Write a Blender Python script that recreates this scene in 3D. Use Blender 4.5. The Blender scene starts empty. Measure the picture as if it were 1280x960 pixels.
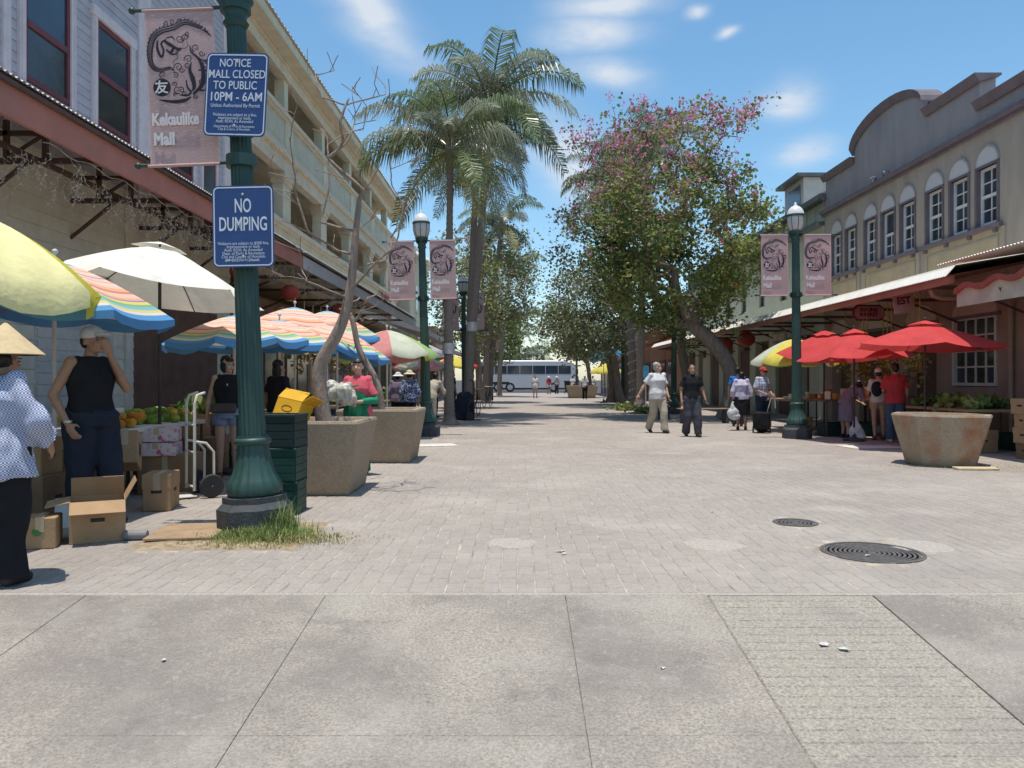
import bpy, bmesh, math, random
import numpy as np
from mathutils import Vector, Matrix, Euler, noise as mnoise
R = math.radians
sc = bpy.context.scene
col = sc.collection
# ---------------------------------------------------------------- camera
cam_d = bpy.data.cameras.new('camera'); cam = bpy.data.objects.new('camera', cam_d); col.objects.link(cam)
cam.location = (0, 0, 1.3); cam.rotation_euler = (R(90), 0, 0)
cam_d.sensor_width = 36; cam_d.lens = 980 / 1280 * 36
cam_d.shift_x = -8 / 1280; cam_d.shift_y = -5 / 1280
cam_d.clip_start = 0.05; cam_d.clip_end = 5000
sc.camera = cam
# ---------------------------------------------------------------- light
SUN_EL, SUN_AZ = R(84), R(196)      # almost overhead, a little behind the camera
sun_d = bpy.data.lights.new('sun', 'SUN'); sun = bpy.data.objects.new('sun', sun_d); col.objects.link(sun)
sun_d.energy = 4.6; sun_d.angle = R(0.53); sun_d.color = (1.0, 0.945, 0.86)
sd = Vector((math.sin(SUN_AZ) * math.cos(SUN_EL), math.cos(SUN_AZ) * math.cos(SUN_EL), math.sin(SUN_EL)))
sun.rotation_euler = sd.to_track_quat('Z', 'Y').to_euler()
w = bpy.data.worlds.new('World'); sc.world = w; w.use_nodes = True
nt = w.node_tree; nt.nodes.clear()
def N(t, typ, **k):
    n = t.nodes.new(typ)
    for a, b in k.items(): setattr(n, a, b)
    return n
sky = N(nt, 'ShaderNodeTexSky', sky_type='NISHITA', sun_disc=False, sun_elevation=SUN_EL, sun_rotation=SUN_AZ, altitude=10, air_density=1.0, dust_density=0.6, ozone_density=1.6)
bg = N(nt, 'ShaderNodeBackground'); bg.inputs[1].default_value = 0.15
outw = N(nt, 'ShaderNodeOutputWorld')
tc = N(nt, 'ShaderNodeTexCoord')
L = nt.links.new
def mth(t, op, a, b=None, c=None, clamp=False):
    n = t.nodes.new('ShaderNodeMath'); n.operation = op; n.use_clamp = clamp
    for i, q in enumerate((a, b, c)):
        if q is None: continue
        if isinstance(q, (int, float)): n.inputs[i].default_value = q
        else: t.links.new(q, n.inputs[i])
    return n.outputs[0]
# thin clouds over the whole sky: direction projected on a flat cloud layer
sep = N(nt, 'ShaderNodeSeparateXYZ'); L(tc.outputs['Generated'], sep.inputs[0])
zc = mth(nt, 'MAXIMUM', sep.outputs[2], 0.03)
zz = mth(nt, 'ADD', zc, 0.12)
px = mth(nt, 'DIVIDE', sep.outputs[0], zz); py = mth(nt, 'DIVIDE', sep.outputs[1], zz)
wn = N(nt, 'ShaderNodeTexNoise'); wn.inputs['Scale'].default_value = 2.2; wn.inputs['Detail'].default_value = 5; wc = N(nt, 'ShaderNodeCombineXYZ'); L(px, wc.inputs[0]); L(py, wc.inputs[1]); L(wc.outputs[0], wn.inputs['Vector']); ws_ = N(nt, 'ShaderNodeSeparateColor'); L(wn.outputs['Color'], ws_.inputs[0])
qx = mth(nt, 'ADD', px, mth(nt, 'MULTIPLY_ADD', ws_.outputs[0], .16, -.08)); qy = mth(nt, 'ADD', py, mth(nt, 'MULTIPLY_ADD', ws_.outputs[1], .16, -.08))
def cloud_patch(cx, cy, rx, ry, rot):
    # soft ellipse in the cloud-layer plane
    a = mth(nt, 'SUBTRACT', qx, cx); b = mth(nt, 'SUBTRACT', qy, cy)
    c, s = math.cos(rot), math.sin(rot)
    u = mth(nt, 'ADD', mth(nt, 'MULTIPLY', a, c / rx), mth(nt, 'MULTIPLY', b, s / rx))
    v = mth(nt, 'ADD', mth(nt, 'MULTIPLY', a, -s / ry), mth(nt, 'MULTIPLY', b, c / ry))
    d = mth(nt, 'ADD', mth(nt, 'MULTIPLY', u, u), mth(nt, 'MULTIPLY', v, v))
    return mth(nt, 'POWER', 2.718, mth(nt, 'MULTIPLY', d, -1.0))
def cl_xy(x, y):
    v = Vector(((x - 648) / 980, 1, (475 - y) / 980)).normalized()
    return v.x / (max(v.z, .03) + .12), v.y / (max(v.z, .03) + .12)
def streak(x0, y0, x1, y1, wd):
    a, b = Vector(cl_xy(x0, y0)), Vector(cl_xy(x1, y1)); m = (a + b) / 2; d = b - a
    return cloud_patch(m.x, m.y, max(d.length / 2, .01), wd, math.atan2(d.y, d.x))
pats = [streak(384, -70, 518, 80, .06), streak(672, 150, 742, 250, .10), streak(690, 40, 785, 32, .07), streak(720, 72, 800, 108, .06), streak(700, 8, 830, -10, .05),
        streak(956, 130, 1022, 126, .09), streak(975, 196, 1040, 188, .10), streak(893, 40, 917, 37, .022), streak(848, 14, 874, 10, .022)]
tot = pats[0]
for p in pats[1:]: tot = mth(nt, 'MAXIMUM', tot, p)
cmb = N(nt, 'ShaderNodeCombineXYZ'); L(px, cmb.inputs[0]); L(py, cmb.inputs[1])
nz = N(nt, 'ShaderNodeTexNoise'); nz.inputs['Scale'].default_value = 5.0; nz.inputs['Detail'].default_value = 7; nz.inputs['Roughness'].default_value = 0.6
L(cmb.outputs[0], nz.inputs['Vector'])
nz2 = N(nt, 'ShaderNodeTexNoise'); nz2.inputs['Scale'].default_value = 0.9; nz2.inputs['Detail'].default_value = 6
L(cmb.outputs[0], nz2.inputs['Vector'])
m1 = mth(nt, 'MULTIPLY', tot, mth(nt, 'MULTIPLY_ADD', nz.outputs[0], 2.4, -.35, clamp=True), clamp=True)
m2 = mth(nt, 'MULTIPLY', mth(nt, 'MULTIPLY_ADD', nz2.outputs[0], 3.0, -1.75, clamp=True), 0.35)
mk = mth(nt, 'MINIMUM', mth(nt, 'ADD', mth(nt, 'MULTIPLY', m1, 0.95), m2), 0.85)
mix = N(nt, 'ShaderNodeMix', data_type='RGBA'); L(mk, mix.inputs[0]); hs = N(nt, 'ShaderNodeHueSaturation'); hs.inputs['Hue'].default_value = .488; hs.inputs['Saturation'].default_value = 1.16; hs.inputs['Value'].default_value = 1.22; L(sky.outputs[0], hs.inputs['Color']); L(hs.outputs[0], mix.inputs[6]); mix.inputs[7].default_value = (5.2, 5.5, 5.9, 1)
L(mix.outputs[2], bg.inputs[0]); L(bg.outputs[0], outw.inputs[0])
sc.view_settings.view_transform = 'Standard'; sc.view_settings.look = 'None'
sc.view_settings.exposure = 0.0; sc.view_settings.gamma = 1.0
sc.cycles.max_bounces = 6; sc.cycles.transparent_max_bounces = 6; sc.cycles.diffuse_bounces = 4; sc.cycles.glossy_bounces = 2

# ---------------------------------------------------------------- helpers
def PX(x, y, D):
    """point of the place seen at picture position x, y and D metres away"""
    return Vector(((x - 648) / 980 * D, D, 1.3 + (475 - y) / 980 * D))
MC = {}
def mat(name, c, rough=0.8, var=0.18, scale=2.5, bump=0.0, bscale=30.0, metal=0.0, spec=0.3, world=False, dirt=None, trans=0.0, det=5, alpha=1.0, rnd=0.0, stretch=None, gum=None):
    if name in MC: return MC[name]
    m = bpy.data.materials.new(name); MC[name] = m; m.use_nodes = True
    t = m.node_tree; l = t.links.new
    b = t.nodes['Principled BSDF']; out = t.nodes['Material Output']
    b.inputs['Roughness'].default_value = rough; b.inputs['Metallic'].default_value = metal
    b.inputs['Specular IOR Level'].default_value = spec
    if world: cv = N(t, 'ShaderNodeNewGeometry').outputs['Position']
    else: cv = N(t, 'ShaderNodeTexCoord').outputs['Object']
    if stretch:
        mp = N(t, 'ShaderNodeMapping'); mp.inputs['Scale'].default_value = stretch; l(cv, mp.inputs[0]); cv = mp.outputs[0]
    n1 = N(t, 'ShaderNodeTexNoise'); n1.inputs['Scale'].default_value = scale; n1.inputs['Detail'].default_value = det; n1.inputs['Roughness'].default_value = .62
    l(cv, n1.inputs['Vector'])
    rp = N(t, 'ShaderNodeMapRange'); rp.inputs[1].default_value = .3; rp.inputs[2].default_value = .7; rp.inputs[3].default_value = 1 - var; rp.inputs[4].default_value = 1 + var
    l(n1.outputs[0], rp.inputs[0]); fac = rp.outputs[0]
    if rnd:
        oi = N(t, 'ShaderNodeObjectInfo'); gi = N(t, 'ShaderNodeNewGeometry')
        q = mth(t, 'FRACT', mth(t, 'ADD', oi.outputs['Random'], gi.outputs['Random Per Island']))
        fac = mth(t, 'MULTIPLY', fac, mth(t, 'MULTIPLY_ADD', q, 2 * rnd, 1 - rnd))
    vm = N(t, 'ShaderNodeVectorMath', operation='SCALE'); vm.inputs[0].default_value = c[:3]; l(fac, vm.inputs['Scale']); cs = vm.outputs[0]
    if dirt:
        for (dc, amt, dsc, thr) in (dirt if isinstance(dirt[0], tuple) and len(dirt[0]) == 4 else [dirt]):
            n2 = N(t, 'ShaderNodeTexNoise'); n2.inputs['Scale'].default_value = dsc; n2.inputs['Detail'].default_value = 6; n2.inputs['Roughness'].default_value = .65
            l(cv, n2.inputs['Vector'])
            r2 = N(t, 'ShaderNodeMapRange'); r2.inputs[1].default_value = thr; r2.inputs[2].default_value = thr + .16; r2.inputs[4].default_value = amt; l(n2.outputs[0], r2.inputs[0])
            mx = N(t, 'ShaderNodeMix', data_type='RGBA'); l(r2.outputs[0], mx.inputs[0]); l(cs, mx.inputs[6]); mx.inputs[7].default_value = (*dc, 1); cs = mx.outputs[2]
    if gum:
        for (gs, gr, gc, ga) in gum:      # trodden spots
            vo = N(t, 'ShaderNodeTexVoronoi'); vo.inputs['Scale'].default_value = gs; l(cv, vo.inputs['Vector']); wn_ = N(t, 'ShaderNodeTexWhiteNoise'); l(vo.outputs['Position'], wn_.inputs['Vector'])
            r_ = mth(t, 'MULTIPLY', wn_.outputs['Value'], gr); hit = mth(t, 'MULTIPLY', mth(t, 'LESS_THAN', vo.outputs['Distance'], r_), ga)
            mx = N(t, 'ShaderNodeMix', data_type='RGBA'); l(hit, mx.inputs[0]); l(cs, mx.inputs[6]); mx.inputs[7].default_value = (*gc, 1); cs = mx.outputs[2]
    l(cs, b.inputs['Base Color'])
    if bump:
        n3 = N(t, 'ShaderNodeTexNoise'); n3.inputs['Scale'].default_value = bscale; n3.inputs['Detail'].default_value = 4; l(cv, n3.inputs['Vector'])
        bp = N(t, 'ShaderNodeBump'); bp.inputs['Strength'].default_value = min(1, bump); bp.inputs['Distance'].default_value = .02 * max(1, bump); l(n3.outputs[0], bp.inputs['Height']); l(bp.outputs[0], b.inputs['Normal'])
    if trans:
        tr = N(t, 'ShaderNodeBsdfTranslucent'); l(cs, tr.inputs[0]); ms = N(t, 'ShaderNodeMixShader'); ms.inputs[0].default_value = trans
        l(b.outputs[0], ms.inputs[1]); l(tr.outputs[0], ms.inputs[2]); l(ms.outputs[0], out.inputs[0])
    return m
def glass_mat(name, c, rough=.06, tint=.0):
    m = mat(name, c, rough=rough, var=.12, scale=1.2, spec=.5)
    return m
class MB:
    def __init__(s): s.v = []; s.f = []
    def add(s, vs, fs):
        n = len(s.v); s.v += [tuple(v) for v in vs]; s.f += [tuple(i + n for i in f) for f in fs]; return s
    def box(s, x0, x1, y0, y1, z0, z1, M=None):
        vs = [Vector((x, y, z)) for z in (z0, z1) for y in (y0, y1) for x in (x0, x1)]
        if M is not None: vs = [M @ v for v in vs]
        return s.add(vs, [(0, 2, 3, 1), (4, 5, 7, 6), (0, 1, 5, 4), (1, 3, 7, 5), (3, 2, 6, 7), (2, 0, 4, 6)])
    def cbox(s, x0, x1, y0, y1, z0, z1, c=.01, M=None):
        b = bmesh.new(); bmesh.ops.create_cube(b, size=1)
        for v in b.verts: v.co = Vector((x0 + (v.co.x + .5) * (x1 - x0), y0 + (v.co.y + .5) * (y1 - y0), z0 + (v.co.z + .5) * (z1 - z0)))
        bmesh.ops.bevel(b, geom=list(b.edges), offset=c, segments=1, affect='EDGES')
        b.verts.index_update(); vs = [M @ v.co if M is not None else v.co.copy() for v in b.verts]; fs = [[v.index for v in f.verts] for f in b.faces]; b.free()
        return s.add(vs, fs)
    def tube(s, pts, rad, n=8, cap=True):
        pts = [Vector(p) for p in pts]
        if isinstance(rad, (int, float)): rad = [rad] * len(pts)
        up = None; rings = []
        for i, p in enumerate(pts):
            d = (pts[min(i + 1, len(pts) - 1)] - pts[max(i - 1, 0)])
            d = d.normalized() if d.length > 1e-9 else Vector((0, 0, 1))
            if up is None: up = d.orthogonal().normalized()
            else:
                up = up - d * up.dot(d); up = up.normalized() if up.length > 1e-6 else d.orthogonal().normalized()
            v = d.cross(up)
            rings.append([p + (up * math.cos(2 * math.pi * k / n) + v * math.sin(2 * math.pi * k / n)) * rad[i] for k in range(n)])
        vs = [q for r in rings for q in r]; fs = []
        for i in range(len(rings) - 1):
            for k in range(n):
                fs.append((i * n + k, i * n + (k + 1) % n, (i + 1) * n + (k + 1) % n, (i + 1) * n + k))
        if cap: fs.append(tuple(range(n - 1, -1, -1))); fs.append(tuple((len(rings) - 1) * n + k for k in range(n)))
        return s.add(vs, fs)
    def lathe(s, prof, n=24, c=(0, 0, 0), flute=0, fdepth=0.0, M=None, cap=True):
        vs = []; fs = []
        for (r, z) in prof:
            for k in range(n):
                a = 2 * math.pi * (k + .5) / n; rr = r
                if flute: rr = r * (1 - fdepth * (0.5 + .5 * math.cos(a * flute)))
                vs.append(Vector((c[0] + rr * math.cos(a), c[1] + rr * math.sin(a), c[2] + z)))
        for i in range(len(prof) - 1):
            for k in range(n): fs.append((i * n + k, i * n + (k + 1) % n, (i + 1) * n + (k + 1) % n, (i + 1) * n + k))
        if cap: fs.append(tuple(range(n - 1, -1, -1))); fs.append(tuple((len(prof) - 1) * n + k for k in range(n)))
        if M is not None: vs = [M @ v for v in vs]
        return s.add(vs, fs)
    def prism(s, poly, a, b, ax='y'):
        """poly: 2-D points; extruded between a and b along ax (x: (y,z), y: (x,z), z: (x,y))"""
        f = {'x': lambda p, t: (t, p[0], p[1]), 'y': lambda p, t: (p[0], t, p[1]), 'z': lambda p, t: (p[0], p[1], t)}[ax]
        n = len(poly)
        return s.add([f(p, a) for p in poly] + [f(p, b) for p in poly], [tuple(range(n)), tuple(range(2 * n - 1, n - 1, -1))] + [(i, (i + 1) % n + 0, (i + 1) % n + n, i + n)[::-1] for i in range(n)])
    def ell(s, c, r, M=None, nu=14, nv=9):
        c = Vector(c); vs = []; fs = []
        for j in range(1, nv):
            t = math.pi * j / nv
            for k in range(nu):
                a = 2 * math.pi * k / nu; q = Vector((r[0] * math.sin(t) * math.cos(a), r[1] * math.sin(t) * math.sin(a), r[2] * math.cos(t)))
                vs.append(c + (M @ q if M is not None else q))
        top = Vector((0, 0, r[2])); vs.append(c + (M @ top if M is not None else top)); vs.append(c - (M @ top if M is not None else top))
        for j in range(nv - 2):
            for k in range(nu): fs.append((j * nu + k, (j + 1) * nu + k, (j + 1) * nu + (k + 1) % nu, j * nu + (k + 1) % nu))
        T = (nv - 1) * nu
        for k in range(nu): fs.append((T, k, (k + 1) % nu)); fs.append((T + 1, (nv - 2) * nu + (k + 1) % nu, (nv - 2) * nu + k))
        return s.add(vs, fs)
    def cap(s, p0, p1, r0, r1, n=12):
        p0, p1 = Vector(p0), Vector(p1)
        s.tube([p0, p1], [r0, r1], n); s.ell(p0, (r0,) * 3, nu=12, nv=8); s.ell(p1, (r1,) * 3, nu=12, nv=8); return s
    def mesh(s, name, m=None, smooth=None):
        me = bpy.data.meshes.new(name); me.from_pydata(s.v, [], s.f)
        if m is not None: me.materials.append(m)
        if smooth is not None:
            me.polygons.foreach_set('use_smooth', [True] * len(me.polygons))
            if smooth < 180: me.set_sharp_from_angle(angle=R(smooth))
        me.update(); return me
def link(name, me, parent=None, loc=None, rot=None):
    o = bpy.data.objects.new(name, me); col.objects.link(o)
    if parent is not None: o.parent = parent
    if loc is not None: o.location = loc
    if rot is not None: o.rotation_euler = rot
    return o
def obj(name, mb, m, parent=None, smooth=None, loc=None, rot=None):
    return link(name, mb.mesh(name, m, smooth), parent, loc, rot)
def tag(o, label=None, cat=None, group=None, kind=None):
    if label: o['label'] = label
    if cat: o['category'] = cat
    if group: o['group'] = group
    if kind: o['kind'] = kind
    return o
def thing(name, label, cat, loc=(0, 0, 0), rz=0.0, group=None, rot=None):
    o = bpy.data.objects.new(name, None); col.objects.link(o); o.location = loc; o.rotation_euler = rot if rot else (0, 0, rz); o.empty_display_size = .2
    return tag(o, label, cat, group)
def struct(name, mb, m, smooth=None): return tag(obj(name, mb, m, smooth=smooth), kind='structure')
def kids(o): return [c for c in bpy.data.objects if c.parent == o]
def copy_tree(o, parent=None, loc=None, rot=None, label=None, group=None):
    cm = {}
    for c in bpy.data.objects:
        if c.parent: cm.setdefault(c.parent.name, []).append(c)
    def rec(a, p):
        c = a.copy(); col.objects.link(c); c.parent = p
        for ch in cm.get(a.name, []): rec(ch, c)
        return c
    c = rec(o, parent)
    if loc is not None: c.location = loc
    if rot is not None: c.rotation_euler = rot
    if label: c['label'] = label
    if group: c['group'] = group
    return c
WS = bpy.data.scenes.new('workshop')   # scratch scene for evaluating modifiers, removed at the end
def remesh(mb, m, vox, smooth_it=3, wr=0.0, wscale=9.0, seed=0):
    """one continuous surface out of overlapping closed shapes"""
    me = mb.mesh('tmp'); o = bpy.data.objects.new('tmp', me); WS.collection.objects.link(o)
    r = o.modifiers.new('r', 'REMESH'); r.mode = 'VOXEL'; r.voxel_size = vox; r.use_smooth_shade = True
    if smooth_it: q = o.modifiers.new('s', 'SMOOTH'); q.iterations = smooth_it; q.factor = .5
    WS.view_layers[0].update(); dg = WS.view_layers[0].depsgraph; ev = o.evaluated_get(dg)
    res = bpy.data.meshes.new_from_object(ev); bpy.data.objects.remove(o); bpy.data.meshes.remove(me)
    if wr:
        off = Vector((seed * 3.1, seed * 1.7, seed * .9)); res.update()
        nn = [v.normal.copy() for v in res.vertices]
        for v, n in zip(res.vertices, nn):
            p = v.co * wscale + off; q = Vector((p.x, p.y, p.z * .55))
            v.co += n * wr * (mnoise.noise(q) + .5 * mnoise.noise(q * 2.1))
    res.materials.clear()
    if m: res.materials.append(m)
    return res
def text_mesh(body, size, m, align='CENTER', sx=1.0, bold=0.0, ext=.001, space=1.0):
    c = bpy.data.curves.new('t', 'FONT'); c.body = body; c.size = size; c.align_x = align; c.extrude = ext; c.offset = bold; c.space_character = space; c.resolution_u = 3
    o = bpy.data.objects.new('t', c); WS.collection.objects.link(o)
    WS.view_layers[0].update(); dg = WS.view_layers[0].depsgraph; me = bpy.data.meshes.new_from_object(o.evaluated_get(dg))
    bpy.data.objects.remove(o); bpy.data.curves.remove(c)
    for v in me.vertices: v.co.x *= sx
    me.materials.clear(); me.materials.append(m); return me
rnd = random.Random(7)
# ================================================================ ground
m_asph = mat('asphalt', (.075, .072, .07), .9, .2, 3, .3, 120, world=True)
m_conc = mat('apron_concrete', (.345, .305, .255), .92, .36, 75, .6, 130, world=True, det=2, gum=[(2.6, .07, (.17, .15, .135), .6), (5, .05, (.5, .47, .42), .5)], dirt=[((.22, .19, .172), .7, .7, .42), ((.44, .40, .345), .4, 1.2, .49), ((.44, .40, .35), .6, 24, .56), ((.16, .14, .135), .6, 2.6, .57), ((.48, .51, .57), .75, 1.3, .64)])
m_rib = mat('ramp_concrete', (.355, .315, .26), .92, .34, 70, .6, 130, world=True, det=2, gum=[(2.6, .07, (.17, .15, .135), .6)], dirt=[((.23, .21, .195), .5, 1.4, .5), ((.45, .42, .37), .5, 22, .58)])
m_pav = mat('brick_paver', (.345, .304, .265), .88, .2, 45, .4, 90, world=True, rnd=.05, gum=[(2.2, .06, (.19, .165, .15), .5), (4, .05, (.5, .46, .41), .5)], dirt=[((.255, .222, .2), .6, .4, .42), ((.46, .41, .355), .6, .8, .48), ((.43, .39, .34), .5, 17, .6), ((.18, .165, .155), .55, 3, .64)])
m_sand = mat('joint_sand', (.36, .31, .25), .95, .45, 5, .3, 80, world=True)
m_road = mat('far_paving', (.355, .31, .272), .88, .14, 6, .2, 60, world=True, dirt=[((.24, .215, .20), .45, .55, .5), ((.45, .41, .37), .45, .9, .56)])
mb = MB(); prof = [(-400, -1.3), (-6, -1.3), (-2.2, -.79), (4.76, -.03), (2500, -.03)]
xs = (-2500, 2500)
mb.add([(x, y, z) for (y, z) in prof for x in xs], [(2 * i, 2 * i + 1, 2 * i + 3, 2 * i + 2) for i in range(len(prof) - 1)])
struct('ground', mb, m_asph)
AP = math.atan(.111)
def apz(y): return -.111 * (4.79 - y)
root = thing('sidewalk_apron', None, None); root['kind'] = 'structure'
def slab(nm, x0, x1, y0, y1, m, c=.006, dz=0.0):
    b = MB(); t = .12
    b.cbox(x0, x1, y0, y1, -t, 0, c)
    b.v = [(x, y, z + apz(y) + dz) for (x, y, z) in b.v]
    return obj(nm, b, m, root)
slab('joint_bed', -6.6, 8, -2, 4.7, mat('joint_dirt', (.34, .29, .23), .95, .4, 9, world=True), .002, -.014)
colsx = [(-6.6, -4.1), (-4.1, -2.62), (-2.62, -1.17), (-1.17, .284), (.284, 1.145), (2.150, 3.6), (3.6, 5.1), (5.1, 8)]
rowsy = [(-2, .4), (.4, 1.82), (1.82, 3.247), (3.247, 4.755)]
for (a, b_) in colsx:
    for (c_, d_) in rowsy: slab('slab', a + .0016, b_ - .0016, c_ + .001, d_ - .001, m_conc, .002, rnd.uniform(-.002, .002))
slab('edge_band', -6.6, 8, 4.757, 4.79, mat('edge_concrete', (.37, .33, .28), .9, .25, 50, .3, 120, world=True), .004)
slab('ramp_bed', 1.15, 2.15, -2, 4.755, m_rib, .004, -.007)
y = 4.75
while y > 1.2:
    slab('rib', 1.152, 2.148, y - .082, y, m_rib, .006, rnd.uniform(-.004, -.001)); y -= .092
# mall paving
mb = MB(); mb.box(-7, 11, 4.795, 22.0, -.09, -.0045)
bed = struct('mall_pavement', mb, m_sand)
mb = MB(); mb.box(-7, 11, 22.0, 79, -.09, -.002)
def brick_far(m):
    t = m.node_tree; b = t.nodes['Principled BSDF']; br = N(t, 'ShaderNodeTexBrick'); g = N(t, 'ShaderNodeNewGeometry'); mp = N(t, 'ShaderNodeMapping')
    mp.inputs['Rotation'].default_value = (0, 0, R(90)); t.links.new(g.outputs['Position'], mp.inputs[0]); t.links.new(mp.outputs[0], br.inputs[0])
    br.inputs['Scale'].default_value = 1; br.inputs['Mortar Size'].default_value = .004; br.inputs['Brick Width'].default_value = .22; br.inputs['Row Height'].default_value = .11
    br.inputs['Color1'].default_value = (.8, .8, .8, 1); br.inputs['Color2'].default_value = (1.05, 1.05, 1.05, 1); br.inputs['Mortar'].default_value = (.85, .8, .75, 1)
    lk = b.inputs['Base Color'].links[0].from_socket; mx = N(t, 'ShaderNodeMix', data_type='RGBA', blend_type='MULTIPLY'); mx.inputs[0].default_value = .7
    t.links.new(lk, mx.inputs[6]); t.links.new(br.outputs[0], mx.inputs[7]); t.links.new(mx.outputs[2], b.inputs['Base Color'])
brick_far(m_road)
struct('far_pavement', mb, m_road)
struct('cross_street', MB().box(-60, 70, 79, 100, -.09, -.012), m_asph)
MANH = [(PX(1090, 690, 980 * 1.3 / 215), .37), (PX(994, 653, 980 * 1.3 / 178), .2)]
MANH = [((v.x, v.y), r) for v, r in MANH]
PATCH = [((.0, 0), 0)]
PATCH = []
for (x, y, r) in ((893, 681, .2), (1150, 682, .22), (640, 678, .19)):
    d = 1274 / (y - 475); PATCH.append((((x - 648) / 980 * d, d), r))
PIT = (-3.05, -1.72, 6.0, 7.2)
def skip(x, y):
    for (c, r) in MANH + PATCH:
        if (x - c[0]) ** 2 + (y - c[1]) ** 2 < (r + .03) ** 2: return True
    return PIT[0] < x < PIT[1] and PIT[2] < y < PIT[3]
LX, LY, GAP = .112, .224, .006
def paver_mb(b, x, y, z, tx, ty, a):
    x0, x1, y0, y1 = x - LX / 2 + GAP / 2, x + LX / 2 - GAP / 2, y - LY / 2 + GAP / 2, y + LY / 2 - GAP / 2; c = .006
    P = []
    for (k, zz) in ((0, z - .03), (0, z - c), (c, z)):
        for (xx, yy) in ((x0 + k, y0 + k), (x1 - k, y0 + k), (x1 - k, y1 - k), (x0 + k, y1 - k)):
            dx, dy = xx - x, yy - y; P.append((x + dx - a * dy, y + dy + a * dx, zz + tx * dx + ty * dy))
    F = [(8, 9, 10, 11)]
    for q in (0, 4): F += [(q + i, q + (i + 1) % 4, q + 4 + (i + 1) % 4, q + 4 + i) for i in range(4)]
    b.add(P, F)
stuff = MB(); spots = []; halves = []; i = 0; x = -6.95 + LX / 2
while x < 10.9:
    y = 4.80 + LY / 2 + (LY / 2 if i % 2 else 0)
    if i % 2 and not skip(x, 4.86): halves.append((x, 4.80 + LY / 4))
    while y < 22.0 - LY / 2:
        if not skip(x, y): spots.append((x, y))
        y += LY
    x += LX; i += 1
vis = sorted([s for s in spots if abs((s[0]) / s[1] + .008) < .66], key=lambda s: s[1] + .0005 * abs(s[0]))[:300]
vs = set(vis)
pm = []
for k in range(6):
    b = MB(); paver_mb(b, 0, 0, 0, rnd.uniform(-.03, .03), rnd.uniform(-.012, .012), rnd.uniform(-.012, .012)); pm.append(b.mesh('paver', m_pav))
for (x, y) in vis: link('paver', rnd.choice(pm), bed, (x, y, rnd.uniform(-.0025, .001)))
for (x, y) in spots:
    if (x, y) in vs: continue
    paver_mb(stuff, x, y, rnd.uniform(-.0028, .001), rnd.uniform(-.03, .03), rnd.uniform(-.012, .012), rnd.uniform(-.012, .012))
for (x, y) in halves:
    b = MB(); LY_, LY = LY, LY / 2; paver_mb(b, x, y, rnd.uniform(-.002, .001), rnd.uniform(-.03, .03), 0, 0); LY = LY_; stuff.add(b.v, b.f)
tag(obj('paver_field', stuff, m_pav, bed), kind='stuff')
m_iron = mat('cast_iron', (.095, .088, .085), .85, .3, 30, .3, 60, dirt=[((.2, .18, .16), .5, 9, .5)])
for (c, r), lb in zip(MANH, ('large round iron manhole cover with concentric ridges in the paving', 'small round iron cover set in the paving farther up')):
    t = thing('manhole_cover', lb, 'manhole cover', (c[0], c[1], 0))
    obj('rim', MB().lathe([(r, -.03), (r, .003), (r - .03, .003), (r - .03, -.006), (r - .035, -.03)], 40, cap=False), m_iron, t)
    pr = [(r - .036, -.03), (r - .036, .0)]; q = r - .036
    while q > .06: pr += [(q - .014, .0), (q - .018, -.0045), (q - .03, -.0045), (q - .034, 0)]; q -= .034
    pr.append((.001, 0))
    lid = obj('lid', MB().lathe(pr, 40), m_iron, t)
    for k in range(0):
        a = k * math.pi / 6; b = MB(); b.box(r * .3, r * .8, -.008, .008, -.007, .002, Matrix.Rotation(a, 4, 'Z')); obj('ridge', b, m_iron, lid)
m_patch = mat('patch_concrete', (.385, .345, .30), .95, .25, 30, .3, 90)
for (c, r), lb in zip(PATCH, ('pale round concrete patch in the paving left of the manhole', 'pale round concrete patch beside the large manhole cover', 'faint round concrete patch in the middle of the paving')):
    tag(obj('concrete_patch', MB().lathe([(r + .02, -.03), (r + .02, -.003), (r, 0), (.001, .001)], 28), m_patch, loc=(c[0], c[1], 0)), lb, 'concrete patch')
# tree pit at the near lamp
m_dirt = mat('dry_soil', (.30, .23, .15), .97, .4, 14, .8, 40, dirt=[((.45, .37, .24), .7, 9, .52)])
b = MB(); n = 26
for j in range(n + 1):
    for i in range(n + 1):
        x = PIT[0] + (PIT[1] - PIT[0]) * i / n; y = PIT[2] + (PIT[3] - PIT[2]) * j / n; e = min(i, j, n - i, n - j) / 4
        b.v.append((x, y, -.004 + min(1, e) * (.012 + .014 * mnoise.noise(Vector((x * 7, y * 7, 0))))))
b.f = [(j * (n + 1) + i, j * (n + 1) + i + 1, (j + 1) * (n + 1) + i + 1, (j + 1) * (n + 1) + i) for j in range(n) for i in range(n)]
struct('soil_pit', b, m_dirt, 180)
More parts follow.
